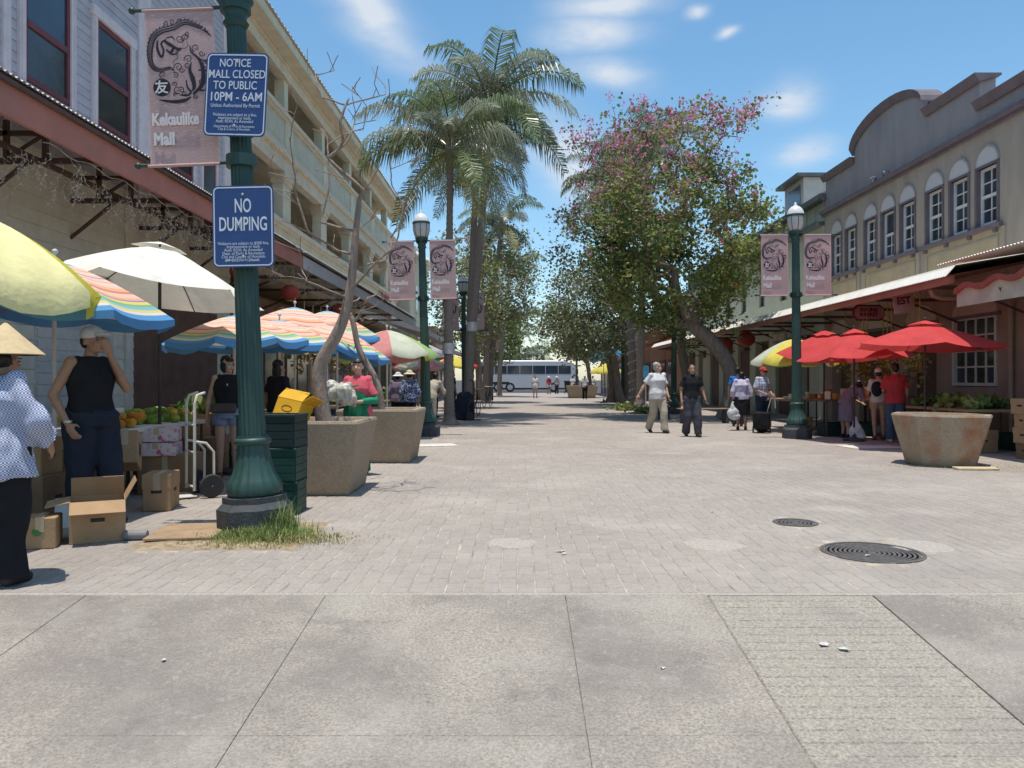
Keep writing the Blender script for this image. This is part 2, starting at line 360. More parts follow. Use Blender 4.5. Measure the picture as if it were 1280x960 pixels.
# dry patches of spilled straw by the far planter
# ================================================================ left: lavender house
LS = 1.0   # left frontage positions are scaled by LS about the camera position
def lu(u): return u * LS
def lz(z): return 1.3 + (z - 1.3) * LS
def fb(b, Xw, sg, u0, u1, z0, z1, o0, o1, c=None):
    u0, u1, z0, z1 = lu(u0), lu(u1), lz(z0), lz(z1)
    a, d = sorted((Xw + sg * o0, Xw + sg * o1))
    if c: b.cbox(a, d, u0, u1, z0, z1, c)
    else: b.box(a, d, u0, u1, z0, z1)
    return b
def part(nm, m, parent, Xw, sg, boxes, c=None, smooth=None):
    b = MB()
    for q in boxes: fb(b, Xw, sg, *q, c=c)
    return obj(nm, b, m, parent, smooth)
m_lav = mat('lavender_paint', (.47, .45, .485), .7, .10, 3, .1, 60, world=True, rnd=.05, dirt=[((.36, .34, .40), .35, 1.2, .56)])
m_pinkw = mat('pinkish_white_trim', (.66, .58, .58), .6, .1, 5, world=True)
m_pink = mat('salmon_paint', (.60, .40, .38), .65, .12, 5, world=True)
m_sash = mat('maroon_sash', (.16, .045, .05), .5, .15, 5)
m_gl = mat('window_glass_dark', (.035, .05, .075), .07, .3, .8, spec=.7)
m_gl2 = mat('window_glass_warm', (.035, .035, .038), .12, .5, 2.5, spec=.6)
m_fasc = mat('redbrown_fascia', (.40, .17, .13), .65, .12, 2, .1, 40, world=True, dirt=[((.36, .2, .17), .5, 1.5, .55)])
m_tin = mat('galvanised_tin', (.55, .53, .52), .45, .15, 6, metal=.3)
m_tinu = mat('tin_soffit', (.5, .48, .43), .75, .15, 3)
m_brn = mat('brown_steel', (.10, .06, .05), .6, .2, 6)
m_sage = mat('sage_boards', (.60, .58, .49), .8, .12, 3, .1, 60, world=True, rnd=.04)
m_cream = mat('cream_trim', (.58, .56, .48), .7, .1, 4, world=True)
def planks(parent, Xw, sg, u0, u1, z0, z1, h, holes, m, nm='plank', tk=.022):
    u0, u1, z0, z1 = lu(u0), lu(u1), lz(z0), lz(z1); holes = [(lu(a), lu(b_), lz(c_), lz(d_)) for a, b_, c_, d_ in holes]
    z = z0
    while z < z1 - .02:
        zt = min(z + h, z1); segs = [(u0, u1)]
        for (a, b_, c_, d_) in holes:
            if c_ < zt - .01 and d_ > z + .01:
                ns = []
                for (s, e) in segs:
                    if b_ <= s or a >= e: ns.append((s, e)); continue
                    if a > s: ns.append((s, a))
                    if b_ < e: ns.append((b_, e))
                segs = ns
        for (s, e) in segs:
            if e - s < .03: continue
            b = MB(); f = Xw
            pl = [(f, z), (f + sg * tk, z), (f + sg * tk, z + .004), (f + sg * .006, zt - .003), (f, zt - .003)]
            b.prism(pl if sg < 0 else pl[::-1], s + .001, e - .001, 'y'); obj(nm, b, m, parent)
        z = zt
LS = 1.17
XL = -6.0 * LS
lh = thing('clapboard_house', 'lavender clapboard upper storey with pink trimmed sash windows over a brown canopy', 'building', (0, 0, 0))
obj('wall_core', MB().box(-14, XL - .001, lu(2.0), lu(16.3), -.02, lz(8.9)), mat('house_core', (.42, .40, .45), .8), lh)
WN = [(7.0, 8.2), (9.36, 10.56), (10.98, 12.18), (13.3, 14.5)]
WZ0, WZ1 = 4.85, 6.55
holes = [(a, b_, WZ0, WZ1) for a, b_ in WN] + [(12.32, 12.72, 4, 9), (9.08, 9.22, 4, 9), (15.9, 16.3, 4, 9), (14.75, 15.55, 4.0, 6.6)]
planks(lh, XL, 1, 2.0, 16.3, 4.2, 8.8, .148, holes, m_lav)
part('corner_board', m_pinkw, lh, XL, 1, [(12.32, 12.72, 4.1, 8.85, 0, .05)]); part('corner_board', m_pinkw, lh, XL, 1, [(9.08, 9.22, 4.1, 8.85, 0, .045)]); part('corner_board', m_pinkw, lh, XL, 1, [(15.9, 16.3, 4.1, 8.85, 0, .06)])
for (a, b_) in WN:
    w_ = part('window', m_sash, lh, XL, 1, [(a + .12, b_ - .12, WZ0 + .1, WZ0 + .17, .004, .035), (a + .12, b_ - .12, WZ1 - .2, WZ1 - .13, .004, .035), (a + .12, a + .18, WZ0 + .17, WZ1 - .2, .004, .035), (b_ - .18, b_ - .12, WZ0 + .17, WZ1 - .2, .004, .035), (a + .18, b_ - .18, 5.62, 5.70, .004, .04)])
    part('pane', m_gl, w_, XL, 1, [(a + .18, b_ - .18, 5.70, WZ1 - .2, .002, .012)]); part('pane', m_gl2, w_, XL, 1, [(a + .18, b_ - .18, WZ0 + .17, 5.62, .002, .010)])
    part('frame', m_pinkw, w_, XL, 1, [(a, a + .12, WZ0 + .02, WZ1 - .12, 0, .06), (b_ - .12, b_, WZ0 + .02, WZ1 - .12, 0, .06), (a - .03, b_ + .03, WZ1 - .12, WZ1 + .02, 0, .08), (a + .03, a + .05, WZ0 + .05, WZ1 - .13, .06, .075), (b_ - .05, b_ - .03, WZ0 + .05, WZ1 - .13, .06, .075)])
    part('sill', m_pink, w_, XL, 1, [(a - .03, b_ + .03, WZ0 - .06, WZ0 + .02, 0, .12), (a, b_, WZ0 - .16, WZ0 - .06, 0, .04)])
dr = part('balcony_door', m_sash, lh, XL, 1, [(14.83, 15.47, 4.1, 6.5, 0, .03)]); part('frame', m_pinkw, dr, XL, 1, [(14.75, 14.83, 4.1, 6.6, 0, .06), (15.47, 15.55, 4.1, 6.6, 0, .06), (14.83, 15.47, 6.5, 6.6, 0, .06)]); part('pane', m_gl2, dr, XL, 1, [(14.93, 15.37, 4.4, 6.4, .03, .036)])
# lower shop wall
lh_open = [(12.2, 15.6, 0, 2.6), (8.05, 8.9, 0, 2.5), (9.7, 11.6, .9, 2.3)]
planks(lh, XL, 1, 2.0, 16.3, 0, 4.2, .21, lh_open + [(7.5, 7.68, 0, 4.2), (9.0, 9.12, 0, 4.2), (11.9, 12.04, 0, 4.2)], m_sage, 'board', .02)
for (a, b_) in ((7.5, 7.68), (9.0, 9.12), (11.9, 12.04)): part('batten', m_cream, lh, XL, 1, [(a, b_, 0, 4.2, 0, .05)])
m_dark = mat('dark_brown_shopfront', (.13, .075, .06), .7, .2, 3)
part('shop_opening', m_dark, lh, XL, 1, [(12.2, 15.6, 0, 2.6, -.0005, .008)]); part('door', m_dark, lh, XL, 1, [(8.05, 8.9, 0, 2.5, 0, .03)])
sh = part('shutter', mat('pale_shutter', (.48, .48, .46), .7), lh, XL, 1, [(9.7, 11.6, .9, 2.3, 0, .02)])
for k in range(9): part('slat', MC['pale_shutter'], sh, XL, 1, [(9.74, 11.56, .95 + k * .148, 1.06 + k * .148, .02, .032)])
obj('notice_card', MB().box(XL + .05, XL + .06, lu(7.02), lu(7.4), lz(3.1), lz(3.75)), mat('card_white', (.7, .7, .66), .7), lh)
# its canopy
def corrugated(x0, z0, x1, z1, y0, y1, pitch=.09, amp=.012, th=.004):
    b = MB(); n = int((y1 - y0) / pitch * 6); 
    for i in range(n + 1):
        y = y0 + (y1 - y0) * i / n; d = amp * math.sin(2 * math.pi * (y - y0) / pitch)
        b.v += [(x0, y, z0 + d), (x1, y, z1 + d)]
    b.f = [(2 * i, 2 * i + 1, 2 * i + 3, 2 * i + 2) for i in range(n)]; return b
XC = -4.5 * LS
obj('canopy_roof', corrugated(XL, lz(4.5), XC + .09, lz(3.97), lu(2.0), lu(16.4)), m_tin, lh, 180)
obj('canopy_soffit', MB().prism([(XL, lz(4.44)), (XC, lz(3.91)), (XC, lz(3.925)), (XL, lz(4.455))], lu(2.0), lu(16.38), 'y'), m_tinu, lh)
part('fascia', m_fasc, lh, XC, 1, [(2.0, 16.4, 3.63, 3.92, -.05, 0)]); part('drip_edge', m_brn, lh, XC, 1, [(2.0, 16.4, 3.905, 3.945, .001, .06)])
for y in (4.8, 6.7, 8.6, 10.5, 12.4, 14.3, 16.1):
    y = lu(y); b = MB(); b.box(XL, XC - .05, y - .03, y + .03, lz(3.67), lz(3.73)); b.box(XL + .0, XC - .05, y - .03, y + .03, lz(3.98), lz(4.03))
    for xx in (XL + .45, XL + .95): b.box(xx - .03, xx + .03, y - .03, y + .03, lz(3.73), lz(4.15))
    b.tube([(XL + .45, y, lz(3.73)), (XL + .95, y, lz(4.0))], .025, 6); b.tube([(XL, y, lz(3.2)), (XL + .7, y, lz(3.68))], .03, 6)
    obj('bracket', b, m_brn, lh)
obj('purlin', MB().box(XL + .68, XL + .74, lu(2), lu(16.3), lz(3.735), lz(3.79)), m_brn, lh)
# ================================================================ left: beige gallery building
m_bei = mat('beige_stucco', (.72, .61, .45), .85, .1, 2, .15, 60, world=True, dirt=[((.46, .40, .31), .4, .9, .55)])
m_beil = mat('cream_stucco', (.72, .65, .48), .85, .1, 2, .15, 60, world=True)
m_sgr = mat('sage_stucco', (.60, .55, .42), .85, .1, 2, .15, 60, world=True, dirt=[((.36, .38, .32), .4, 1.1, .56)])
m_int = mat('gallery_interior', (.62, .54, .41), .9, .2, 1.5)
m_roof = mat('tan_roof_panels', (.64, .53, .42), .8, .15, 3, world=True)
XB = -7.0 * LS
bb = thing('gallery_building', 'beige three storey building with column galleries and sage green parapets', 'building')
Y0, Y1 = 16.45, 45.0
obj('wall', MB().box(-16, XB - 2.2, lu(Y0), lu(Y1), -.02, lz(11.2)), m_int, bb)
obj('ground_floor_wall', MB().box(XB - 2.2, XB - .2, lu(Y0), lu(Y1), -.02, lz(3.6)), mat('ground_floor_paint', (.34, .22, .18), .8, .2, 1.5, world=True), bb)
part('slab', m_bei, bb, XB, 1, [(Y0, Y1, 4.2, 4.5, -2.2, .05)])
part('gallery_parapet', m_beil, bb, XB, 1, [(Y0, Y1, 4.5, 5.75, -.18, 0)]); part('parapet_cap', m_bei, bb, XB, 1, [(Y0, Y1, 5.75, 5.85, -.24, .10), (Y0, Y1, 5.85, 6.0, -.24, .16)])
part('beam', m_bei, bb, XB, 1, [(Y0, Y1, 7.53, 7.95, -.3, .02), (Y0, Y1, 7.95, 8.12, -2.2, .14)])
part('parapet_panel', m_sgr, bb, XB, 1, [(Y0, Y1, 8.12, 9.05, -.18, 0)]); part('parapet_cap', m_bei, bb, XB, 1, [(Y0, Y1, 9.05, 9.13, -.22, .08), (Y0, Y1, 9.13, 9.26, -.24, .15), (Y0, Y1, 8.12, 8.24, 0, .06)])
part('roof_beam', m_bei, bb, XB, 1, [(Y0, Y1, 10.35, 10.65, -.3, .05), (Y0, Y1, 10.65, 10.78, -.3, .12)])
part('soffit', m_bei, bb, XB, 1, [(Y0, Y1, 10.78, 10.83, -2.3, .55)])
part('gutter', m_beil, bb, XB, 1, [(Y0, Y1, 10.83, 11.06, .40, .56)])
obj('roof', corrugated(XB + .65, lz(11.06), XB - 3.8, lz(13.2), lu(Y0), lu(Y1), .32, .03), m_roof, bb, 180)
# pent louvre behind the top gallery
for k in range(9): part('louvre', m_bei, bb, XB, 1, [(Y0, Y1, 9.25 + k * .16, 9.38 + k * .16, -2.19, -2.12)])
ys = [18.9 + 4.55 * k for k in range(6)]
for y in ys:
    part('column', m_beil, bb, XB, 1, [(y, y + .8, 6.0, 7.2, -.42, -.05)]); part('capital', m_bei, bb, XB, 1, [(y - .06, y + .86, 7.2, 7.34, -.46, 0), (y - .12, y + .92, 7.34, 7.53, -.5, .06)])
    part('pier', m_beil, bb, XB, 1, [(y + .05, y + .75, 8.24, 9.05, 0, .05)]); part('post', m_beil, bb, XB, 1, [(y + .15, y + .55, 9.26, 10.35, -.4, -.06)])
    b = MB(); b.box(XB - 2.19, XB - 2.13, lu(y + 1.5), lu(y + 3.4), lz(4.6), lz(7.3)); d_ = obj('gallery_door', b, m_dark, bb)
    b = MB(); b.box(XB - 2.13, XB - 2.12, lu(y + 1.62), lu(y + 3.28), lz(5.3), lz(7.1)); obj('pane', b, m_gl, d_)
b = MB()
for k in range(14): b.box(XB - .02, XB + .02, 39.2 + k * .2, 39.28 + k * .2, 4.5, 5.6)
b.box(XB - .03, XB + .03, 39.1, 42.0, 5.6, 5.68)
m_red = mat('red_paint', (.45, .05, .045), .55, .15, 4)
b.v = [(x + .22, lu(y), lz(z)) for x, y, z in b.v]; obj('red_railing', b, m_red, bb)
m_gfas = mat('grey_fascia', (.45, .44, .45), .7, .1, 2, world=True)
obj('canopy_roof', corrugated(-8.0, lz(4.4), XC + .09, lz(3.97), lu(Y0), lu(34.5)), m_tin, bb, 180)
obj('canopy_soffit', MB().prism([(-8.2, lz(4.4)), (XC, lz(3.90)), (XC, lz(3.92)), (-8.2, lz(4.42))], lu(Y0), lu(34.48), 'y'), m_tinu, bb)
part('canopy_fascia', m_gfas, bb, XC, 1, [(Y0 + .0, 34.5, 3.63, 3.92, -.06, 0)])
for y in np.arange(21.5, 40, 3.1): obj('canopy_bracket', MB().box(-8.4, XC - .06, y - .03, y + .03, lz(3.68), lz(3.75)).tube([(-8.4, y, lz(3.1)), (-6.6, y, lz(3.69))], .03, 6), m_brn, bb)
for k, y in enumerate(np.arange(17.4, 44, 3.3)):
    d_ = part('shopfront', m_dark, bb, -8.39, 1, [(y, y + 2.5, 0, 2.8, 0, .05)]); part('pane', m_gl2, d_, -8.39, 1, [(y + .15, y + 1.15, .8, 2.5, .05, .06)]); part('pane', m_gl2, d_, -8.39, 1, [(y + 1.35, y + 2.35, .2, 2.5, .05, .06)])
    part('pilaster', m_bei, bb, -8.39, 1, [(y - .55, y - .25, 0, 3.5, 0, .1)])
LS = 1.0
# far left corner building and stalls roofs
cb = thing('corner_building', 'pale sage end building with small tiled hood beyond the gallery building', 'building')
obj('wall', MB().box(-14, -7.2, 53.2, 62, -.02, 10.2), m_sgr, cb); obj('cornice', MB().box(-7.2, -7.0, 53.2, 62, 9.9, 10.4), m_bei, cb)
for k in range(3): obj('tile', MB().tube([(-7.15, 53.8 + k * .5, 10.0), (-6.2, 53.8 + k * .5, 9.4)], .22, 10), mat('white_tile', (.7, .66, .6), .6), cb, 40)
for y in (54.5, 57, 59.6):
    w_ = obj('window', MB().box(-7.2, -7.14, y, y + 1.1, 5.8, 8.0), m_cream, cb); obj('pane', MB().box(-7.14, -7.13, y + .1, y + 1.0, 5.9, 7.9), m_gl, w_)
obj('canopy', MB().prism([(-7.2, 4.4), (-4.9, 3.75), (-4.9, 4.0), (-7.2, 4.65)], 41, 62, 'y'), m_gfas, cb)
obj('ground_floor', MB().box(-7.19, -7.1, 53.3, 62, 0, 3.4), m_dark, cb)
fl = thing('far_shop_row', 'row of low brown shops at the far left end of the street', 'building')
obj('wall', MB().box(-14, -6.6, 62.5, 78, -.02, 5.6), mat('far_brown', (.30, .21, .17), .85, .2, .6, world=True), fl)
obj('canopy', MB().prism([(-6.6, 3.9), (-4.4, 3.2), (-4.4, 3.45), (-6.6, 4.15)], 62.5, 78, 'y'), mat('far_canopy', (.5, .45, .42), .7), fl)
for y in np.arange(63.5, 77, 3.2):
    w_ = obj('window', MB().box(-6.6, -6.54, y, y + 2.2, .3, 2.6), m_dark, fl); obj('pane', MB().box(-6.54, -6.53, y + .15, y + 2.05, .8, 2.4), m_gl2, w_)
# ================================================================ right: grey stucco building with stepped parapet
m_gst = mat('taupe_stucco', (.40, .34, .275), .85, .1, 2.5, .2, 70, world=True, stretch=(1, 1, .3), dirt=[((.27, .235, .20), .45, 1.1, .52)])
m_gst2 = mat('mauve_grey_stucco', (.345, .31, .30), .85, .1, 2.5, .2, 70, world=True, stretch=(1, 1, .3), dirt=[((.24, .22, .22), .5, 1.0, .5)])
m_trm = mat('plum_grey_trim', (.155, .13, .145), .7, .15, 4, world=True)
m_tymp = mat('pale_tympanum', (.55, .54, .53), .8, .06, 6, world=True, stretch=(1, 6, .5))
m_tan = mat('ochre_panel', (.44, .355, .23), .8, .12, 2, .1, 50, world=True, dirt=[((.34, .27, .17), .4, 1.6, .54)])
m_wht = mat('white_window_paint', (.66, .66, .65), .5, .08, 8)
m_pl = mat('grey_panel_trim', (.33, .31, .26), .75, .1, 3, world=True)
XR = 10.0
rb = thing('stepped_parapet_building', 'grey stucco shop building with arched parapet and rows of small paned windows', 'building')
RY0, RY1 = 9.0, 25.6
tri = [16.05, 17.14, 18.22, 19.44, 20.52, 21.6, 22.82, 23.9, 24.98 - .0]
tri = [t * 1.0 + .72 for t in (16.0, 17.06, 18.12, 19.42, 20.48, 21.54, 22.84, 23.9)]
SZ, HZ, HW = 4.58, 5.86, .40
body = MB()
body.box(XR + .3, 20, RY0, RY1, -.02, 6.9)
fb(body, XR, -1, RY0, RY1, 3.3, SZ, -.3, 0); fb(body, XR, -1, RY0, RY1, HZ, 6.62, -.3, 0)
ed = [RY0] + [q for t in tri for q in (t - HW, t + HW)] + [RY1]
for k in range(0, len(ed), 2): fb(body, XR, -1, ed[k], ed[k + 1], SZ, HZ, -.3, 0)
obj('wall', body, m_gst, rb)
# parapet outline
c0 = 21.25
out = [(RY0, 6.62), (RY1, 6.62), (RY1, 7.3), (c0 + 4.25, 7.3), (c0 + 4.25, 7.9), (c0 + 2.1, 7.9), (c0 + 2.1, 8.1)]
arc = []
for k in range(17):
    a = k / 16 * math.pi; arc.append((c0 + 2.1 * math.cos(a), 8.1 + .68 * math.sin(a)))
out += arc[1:-1] + [(c0 - 2.1, 8.1), (c0 - 2.1, 7.9), (c0 - 4.25, 7.9), (c0 - 4.25, 7.3), (RY0, 7.3)]
obj('parapet', MB().prism(out, XR - .001, XR + .35, 'x'), m_gst2, rb)
def coping(pts, w=.16, nm='coping'):
    b = MB(); n = len(pts)
    for i in range(n - 1):
        (a, za), (c_, zc_) = pts[i], pts[i + 1]
        P = []
        for (yy, zz) in ((a, za), (c_, zc_)): P += [(XR - .06, yy, zz - w), (XR - .17, yy, zz + .03), (XR + .42, yy, zz + .03), (XR + .42, yy, zz - .02)]
        b.add(P, [(0, 4, 5, 1), (1, 5, 6, 2), (2, 6, 7, 3), (3, 7, 4, 0)] + ([(0, 1, 2, 3)] if i == 0 else []) + ([(7, 6, 5, 4)] if i == n - 2 else []))
    return obj(nm, b, m_trm, rb)
coping([(RY0, 7.3), (c0 - 4.2, 7.3)]); coping([(c0 - 4.35, 7.9), (c0 - 2.05, 7.9)]); coping([(y, z + .02) for (y, z) in arc[::-1]][0:1] + [(y, z + .02) for (y, z) in arc[::-1]][1:]); coping([(c0 + 2.05, 7.9), (c0 + 4.35, 7.9)]); coping([(c0 + 4.2, 7.3), (RY1, 7.3)])
part('cornice', m_trm, rb, XR, -1, [(RY0, RY1 + .1, 6.62, 6.70, 0, .07), (RY0, RY1 + .1, 6.70, 6.80, 0, .15)])
part('parapet_vent', m_dark, rb, XR, -1, [(15.2, 15.45, 6.92, 7.1, 0, .02)])
fl_ = MB().box(XR - .1, XR - .02, 21.3, 21.36, 6.82, 6.95); fl_.lathe([(.02, 0), (.09, .1), (.09, .13)], 12, M=Matrix.Translation((XR - .14, 21.2, 6.93)) @ Matrix.Rotation(R(120), 4, 'Y')); fl_.lathe([(.02, 0), (.09, .1), (.09, .13)], 12, M=Matrix.Translation((XR - .14, 21.7, 6.93)) @ Matrix.Rotation(R(-120), 4, 'X'))
tag(obj('floodlight', fl_, mat('grey_metal', (.25, .25, .27), .5, metal=.4), smooth=40), 'twin grey floodlights on the cornice under the arched parapet', 'floodlight')
def sash(parent, Xw, sg, y, hw, z0, z1, rec, cols=2, rows=2, m=None, mg=None, plain_top=False):
    m = m or m_wht; fw = .055
    w_ = part('window', m, parent, Xw, sg, [(y - hw, y - hw + fw, z0, z1, rec, rec + .05), (y + hw - fw, y + hw, z0, z1, rec, rec + .05), (y - hw + fw, y + hw - fw, z0, z0 + fw, rec, rec + .05), (y - hw + fw, y + hw - fw, z1 - fw, z1, rec, rec + .05), (y - hw + fw, y + hw - fw, (z0 + z1) / 2 - .03, (z0 + z1) / 2 + .03, rec, rec + .055)])
    zm = (z0 + z1) / 2
    for (a, b_, tp) in ((z0 + fw, zm - .03, 0), (zm + .03, z1 - fw, 1)):
        u0, u1 = y - hw + fw, y + hw - fw; cs, rs = (1, 1) if (tp and plain_top) else (cols, rows)
        for i in range(cs):
            for j in range(rs):
                part('pane', mg or (m_gl2 if rnd.random() < .35 else m_gl), w_, Xw, sg, [(u0 + (u1 - u0) * i / cs + .012, u0 + (u1 - u0) * (i + 1) / cs - .012, a + (b_ - a) * j / rs + .012, a + (b_ - a) * (j + 1) / rs - .012, rec + .004, rec + .012)])
        bars = [(u0 + (u1 - u0) * i / cs - .012, u0 + (u1 - u0) * i / cs + .012, a, b_, rec + .002, rec + .03) for i in range(1, cs)] + [(u0, u1, a + (b_ - a) * j / rs - .012, a + (b_ - a) * j / rs + .012, rec + .001, rec + .028) for j in range(1, rs)]
        if bars: part('muntin', m, w_, Xw, sg, bars)
    return w_
for i, y in enumerate(tri):
    sash(rb, XR, -1, y, HW - .045, SZ + .045, HZ - .0, -.12, plain_top=(i == 4))
    part('jamb', m_trm, rb, XR, -1, [(y - HW - .03, y - HW + .045, SZ, HZ + .05, -.14, .025), (y + HW - .045, y + HW + .03, SZ, HZ + .05, -.14, .025), (y - HW + .045, y + HW - .045, HZ, HZ + .05, -.12, .025)])
    hs = [(y + (HW + .0) * math.cos(k / 12 * math.pi), HZ + .05 + .36 * math.sin(k / 12 * math.pi)) for k in range(13)]
    obj('tympanum', MB().prism(hs, XR - .015, XR + .02, 'x'), m_tymp, rb)
    ho = [(y + (HW + .05) * math.cos(k / 12 * math.pi), HZ + .05 + .41 * math.sin(k / 12 * math.pi)) for k in range(13)]
    b = MB()
    for k in range(12): b.add([(XR - .03, *hs[k]), (XR - .03, *hs[k + 1]), (XR - .03, *ho[k + 1]), (XR - .03, *ho[k]), (XR, *hs[k]), (XR, *hs[k + 1]), (XR, *ho[k + 1]), (XR, *ho[k])], [(0, 1, 2, 3), (0, 4, 5, 1), (3, 2, 6, 7)])
    obj('arch_moulding', b, m_gst2, rb)
for k in range(3):
    a = tri[3 * k] - .55; e = (tri[3 * k + 2] if 3 * k + 2 < len(tri) else tri[-1]) + .55
    part('sill', m_trm, rb, XR, -1, [(a, e, SZ - .1, SZ - .001, 0, .11)])
    for q in np.linspace(a + .2, e - .2, 4): part('corbel', m_trm, rb, XR, -1, [(q - .05, q + .05, SZ - .19, SZ - .1, 0, .08)])
    part('pilaster', m_gst, rb, XR, -1, [(a - .1, a - .002, 3.45, SZ - .1, 0, .04)])
    fr = part('panel', m_tan, rb, XR, -1, [(a + .0, e - .1, 3.48, SZ - .1, 0, .012)])
    part('panel_frame', m_pl, fr, XR, -1, [(a + .12, e - .22, 4.28, 4.33, .012, .03), (a + .12, e - .22, 3.78, 3.83, .012, .03), (a + .12, a + .17, 3.83, 4.28, .012, .03), (e - .27, e - .22, 3.83, 4.28, .012, .03), (a, e - .1, 3.52, 3.6, .012, .04)])
for y in tri[:-1]:
    pass
# canopy on the right
m_ctin = mat('white_corrugated', (.74, .71, .63), .6, .08, 3, world=True)
XE = 8.0
def right_canopy(parent, y0, y1, ms):
    obj('canopy_roof', corrugated(XR, 3.75, XE + .14, 3.44, y0, y1), m_ctin, parent, 180)
    obj('canopy_lip', corrugated(XE + .14, 3.43, XE - .02, 3.24, y0, y1, .09, .01), m_ctin, parent, 180)
    obj('canopy_soffit', MB().prism([(XE + .03, 3.24), (XR, 3.60), (XR, 3.62), (XE + .05, 3.26)], y0, y1, 'y'), ms, parent)
    obj('canopy_fascia', MB().box(XE + .06, XE + .12, y0, y1, 3.10, 3.27), m_fasc, parent)
    for y in np.arange(y0 + .8, y1, 2.4): obj('canopy_bracket', MB().box(XE + .13, XR, y - .03, y + .03, 3.08, 3.15).tube([(XR, y, 2.6), (XR - 1.2, y, 3.09)], .025, 6), m_brn, parent)
right_canopy(rb, 14.6, RY1, mat('brown_soffit', (.24, .15, .12), .8, .15, 2))
obj('canopy_roof', corrugated(XR, 3.75, XE - .2, 3.44, 10.0, 14.6), m_ctin, rb, 180)
# ground-floor front of the grey building
m_shop = mat('tan_shopfront', (.34, .24, .19), .8, .15, 2, world=True)
m_shop2 = mat('pale_arch_panel', (.50, .42, .36), .8, .1, 3)
body = MB(); openr = [(12.6, 15.4), (16.35, 18.05), (18.75, 20.2), (21.0, 23.0), (23.6, 25.0)]
fb(body, XR, -1, RY0, RY1, 2.72, 3.3, -.3, 0)
e_ = [RY0] + [q for o in openr for q in o] + [RY1]
for k in range(0, len(e_), 2): fb(body, XR, -1, e_[k], e_[k + 1], -.02, 2.72, -.3, 0)
obj('shop_wall', body, m_shop, rb)
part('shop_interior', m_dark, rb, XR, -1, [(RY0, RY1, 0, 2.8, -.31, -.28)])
part('stall_riser', m_shop, rb, XR, -1, [(16.35, 18.05, -.02, 1.15, -.28, 0)])
def grid_window(parent, y0, y1, z0, z1, cols, rows):
    w_ = part('shop_window', m_cream, parent, XR, -1, [(y0, y0 + .07, z0, z1, -.1, .03), (y1 - .07, y1, z0, z1, -.1, .03), (y0 + .07, y1 - .07, z0, z0 + .07, -.1, .03), (y0 + .07, y1 - .07, z1 - .07, z1, -.1, .03)])
    for i in range(cols):
        for j in range(rows):
            a, b_ = y0 + .07 + (y1 - y0 - .14) * i / cols, y0 + .07 + (y1 - y0 - .14) * (i + 1) / cols; c_, d_ = z0 + .07 + (z1 - z0 - .14) * j / rows, z0 + .07 + (z1 - z0 - .14) * (j + 1) / rows
            part('pane', m_gl2 if (i + j) % 3 else m_gl, w_, XR, -1, [(a + .015, b_ - .015, c_ + .015, d_ - .015, -.06, -.05)])
    part('muntin', m_cream, w_, XR, -1, [(y0 + .07 + (y1 - y0 - .14) * i / cols - .018, y0 + .07 + (y1 - y0 - .14) * i / cols + .018, z0 + .07, z1 - .07, -.07, -.02) for i in range(1, cols)] + [(y0 + .07, y1 - .07, z0 + .07 + (z1 - z0 - .14) * j / rows - .018, z0 + .07 + (z1 - z0 - .14) * j / rows + .018, -.072, -.022) for j in range(1, rows)])
    return w_
grid_window(rb, 16.37, 18.03, 1.17, 2.7, 4, 4)
for (a, c_) in ((16.35, 18.05), (18.75, 20.2), (21.0, 23.0), (23.6, 25.0)):
    mid = (a + c_) / 2; hw = (c_ - a) / 2
    hs = [(mid + hw * math.cos(k / 14 * math.pi), 2.74 + .42 * math.sin(k / 14 * math.pi)) for k in range(15)]
    obj('arch_panel', MB().prism(hs, XR - .02, XR + .01, 'x'), m_shop2, rb)
    part('lintel', m_trm, rb, XR, -1, [(a - .1, c_ + .1, 2.66, 2.735, 0, .04)])
obj('drain_pipe', MB().tube([(XE + .2, 15.6, 3.1), (XE + .25, 15.6, 2.98), (XE + .4, 15.6, 2.93), (9.85, 15.75, 2.9), (9.92, 15.8, 2.8), (9.92, 15.8, .05)], .05, 10), m_shop, rb, 40)
# scalloped hood with red edge at the near end
hd = thing('scalloped_hood', 'cream wavy sign hood with a thick red edge at the right border', 'awning', (8.05, 13.2, 2.98))
n = 48; b = MB(); b2 = MB(); b3 = MB()
for i in range(n + 1):
    s = i / n; y = 1.25 - 3.6 * s; z = .045 * math.sin(s * 2 * math.pi * 4 - .9) + .10 * s
    b.v += [(0, y, z), (1.4, y, z + .1)]; b2.v += [(-.03, y, z + .03), (-.03, y, z - .07), (.02, y, z + .03), (.02, y, z - .07)]; b3.v += [(.03, y, z - .05), (.03, y, -.34)]
b.f = [(2 * i, 2 * i + 1, 2 * i + 3, 2 * i + 2) for i in range(n)]; b3.f = [(2 * i, 2 * i + 1, 2 * i + 3, 2 * i + 2) for i in range(n)]
b2.f = [q for i in range(n) for q in ((4 * i, 4 * i + 1, 4 * i + 5, 4 * i + 4), (4 * i + 2, 4 * i + 6, 4 * i + 7, 4 * i + 3), (4 * i, 4 * i + 4, 4 * i + 6, 4 * i + 2), (4 * i + 1, 4 * i + 3, 4 * i + 7, 4 * i + 5))]
obj('tin_top', b, m_ctin, hd, 180); obj('red_edge', b2, mat('brick_red_edge', (.36, .09, .07), .7), hd, 60); obj('cream_board', b3, mat('cream_board', (.52, .47, .37), .8), hd, 180)
obj('brush_mark', MB().tube([(.02, -.02, -.12), (.02, -.06, -.15), (.02, -.08, -.2)], [.004, .011, .004], 6).tube([(.02, -.05, -.16), (.02, -.12, -.13)], [.009, .004], 6), m_dark, hd)
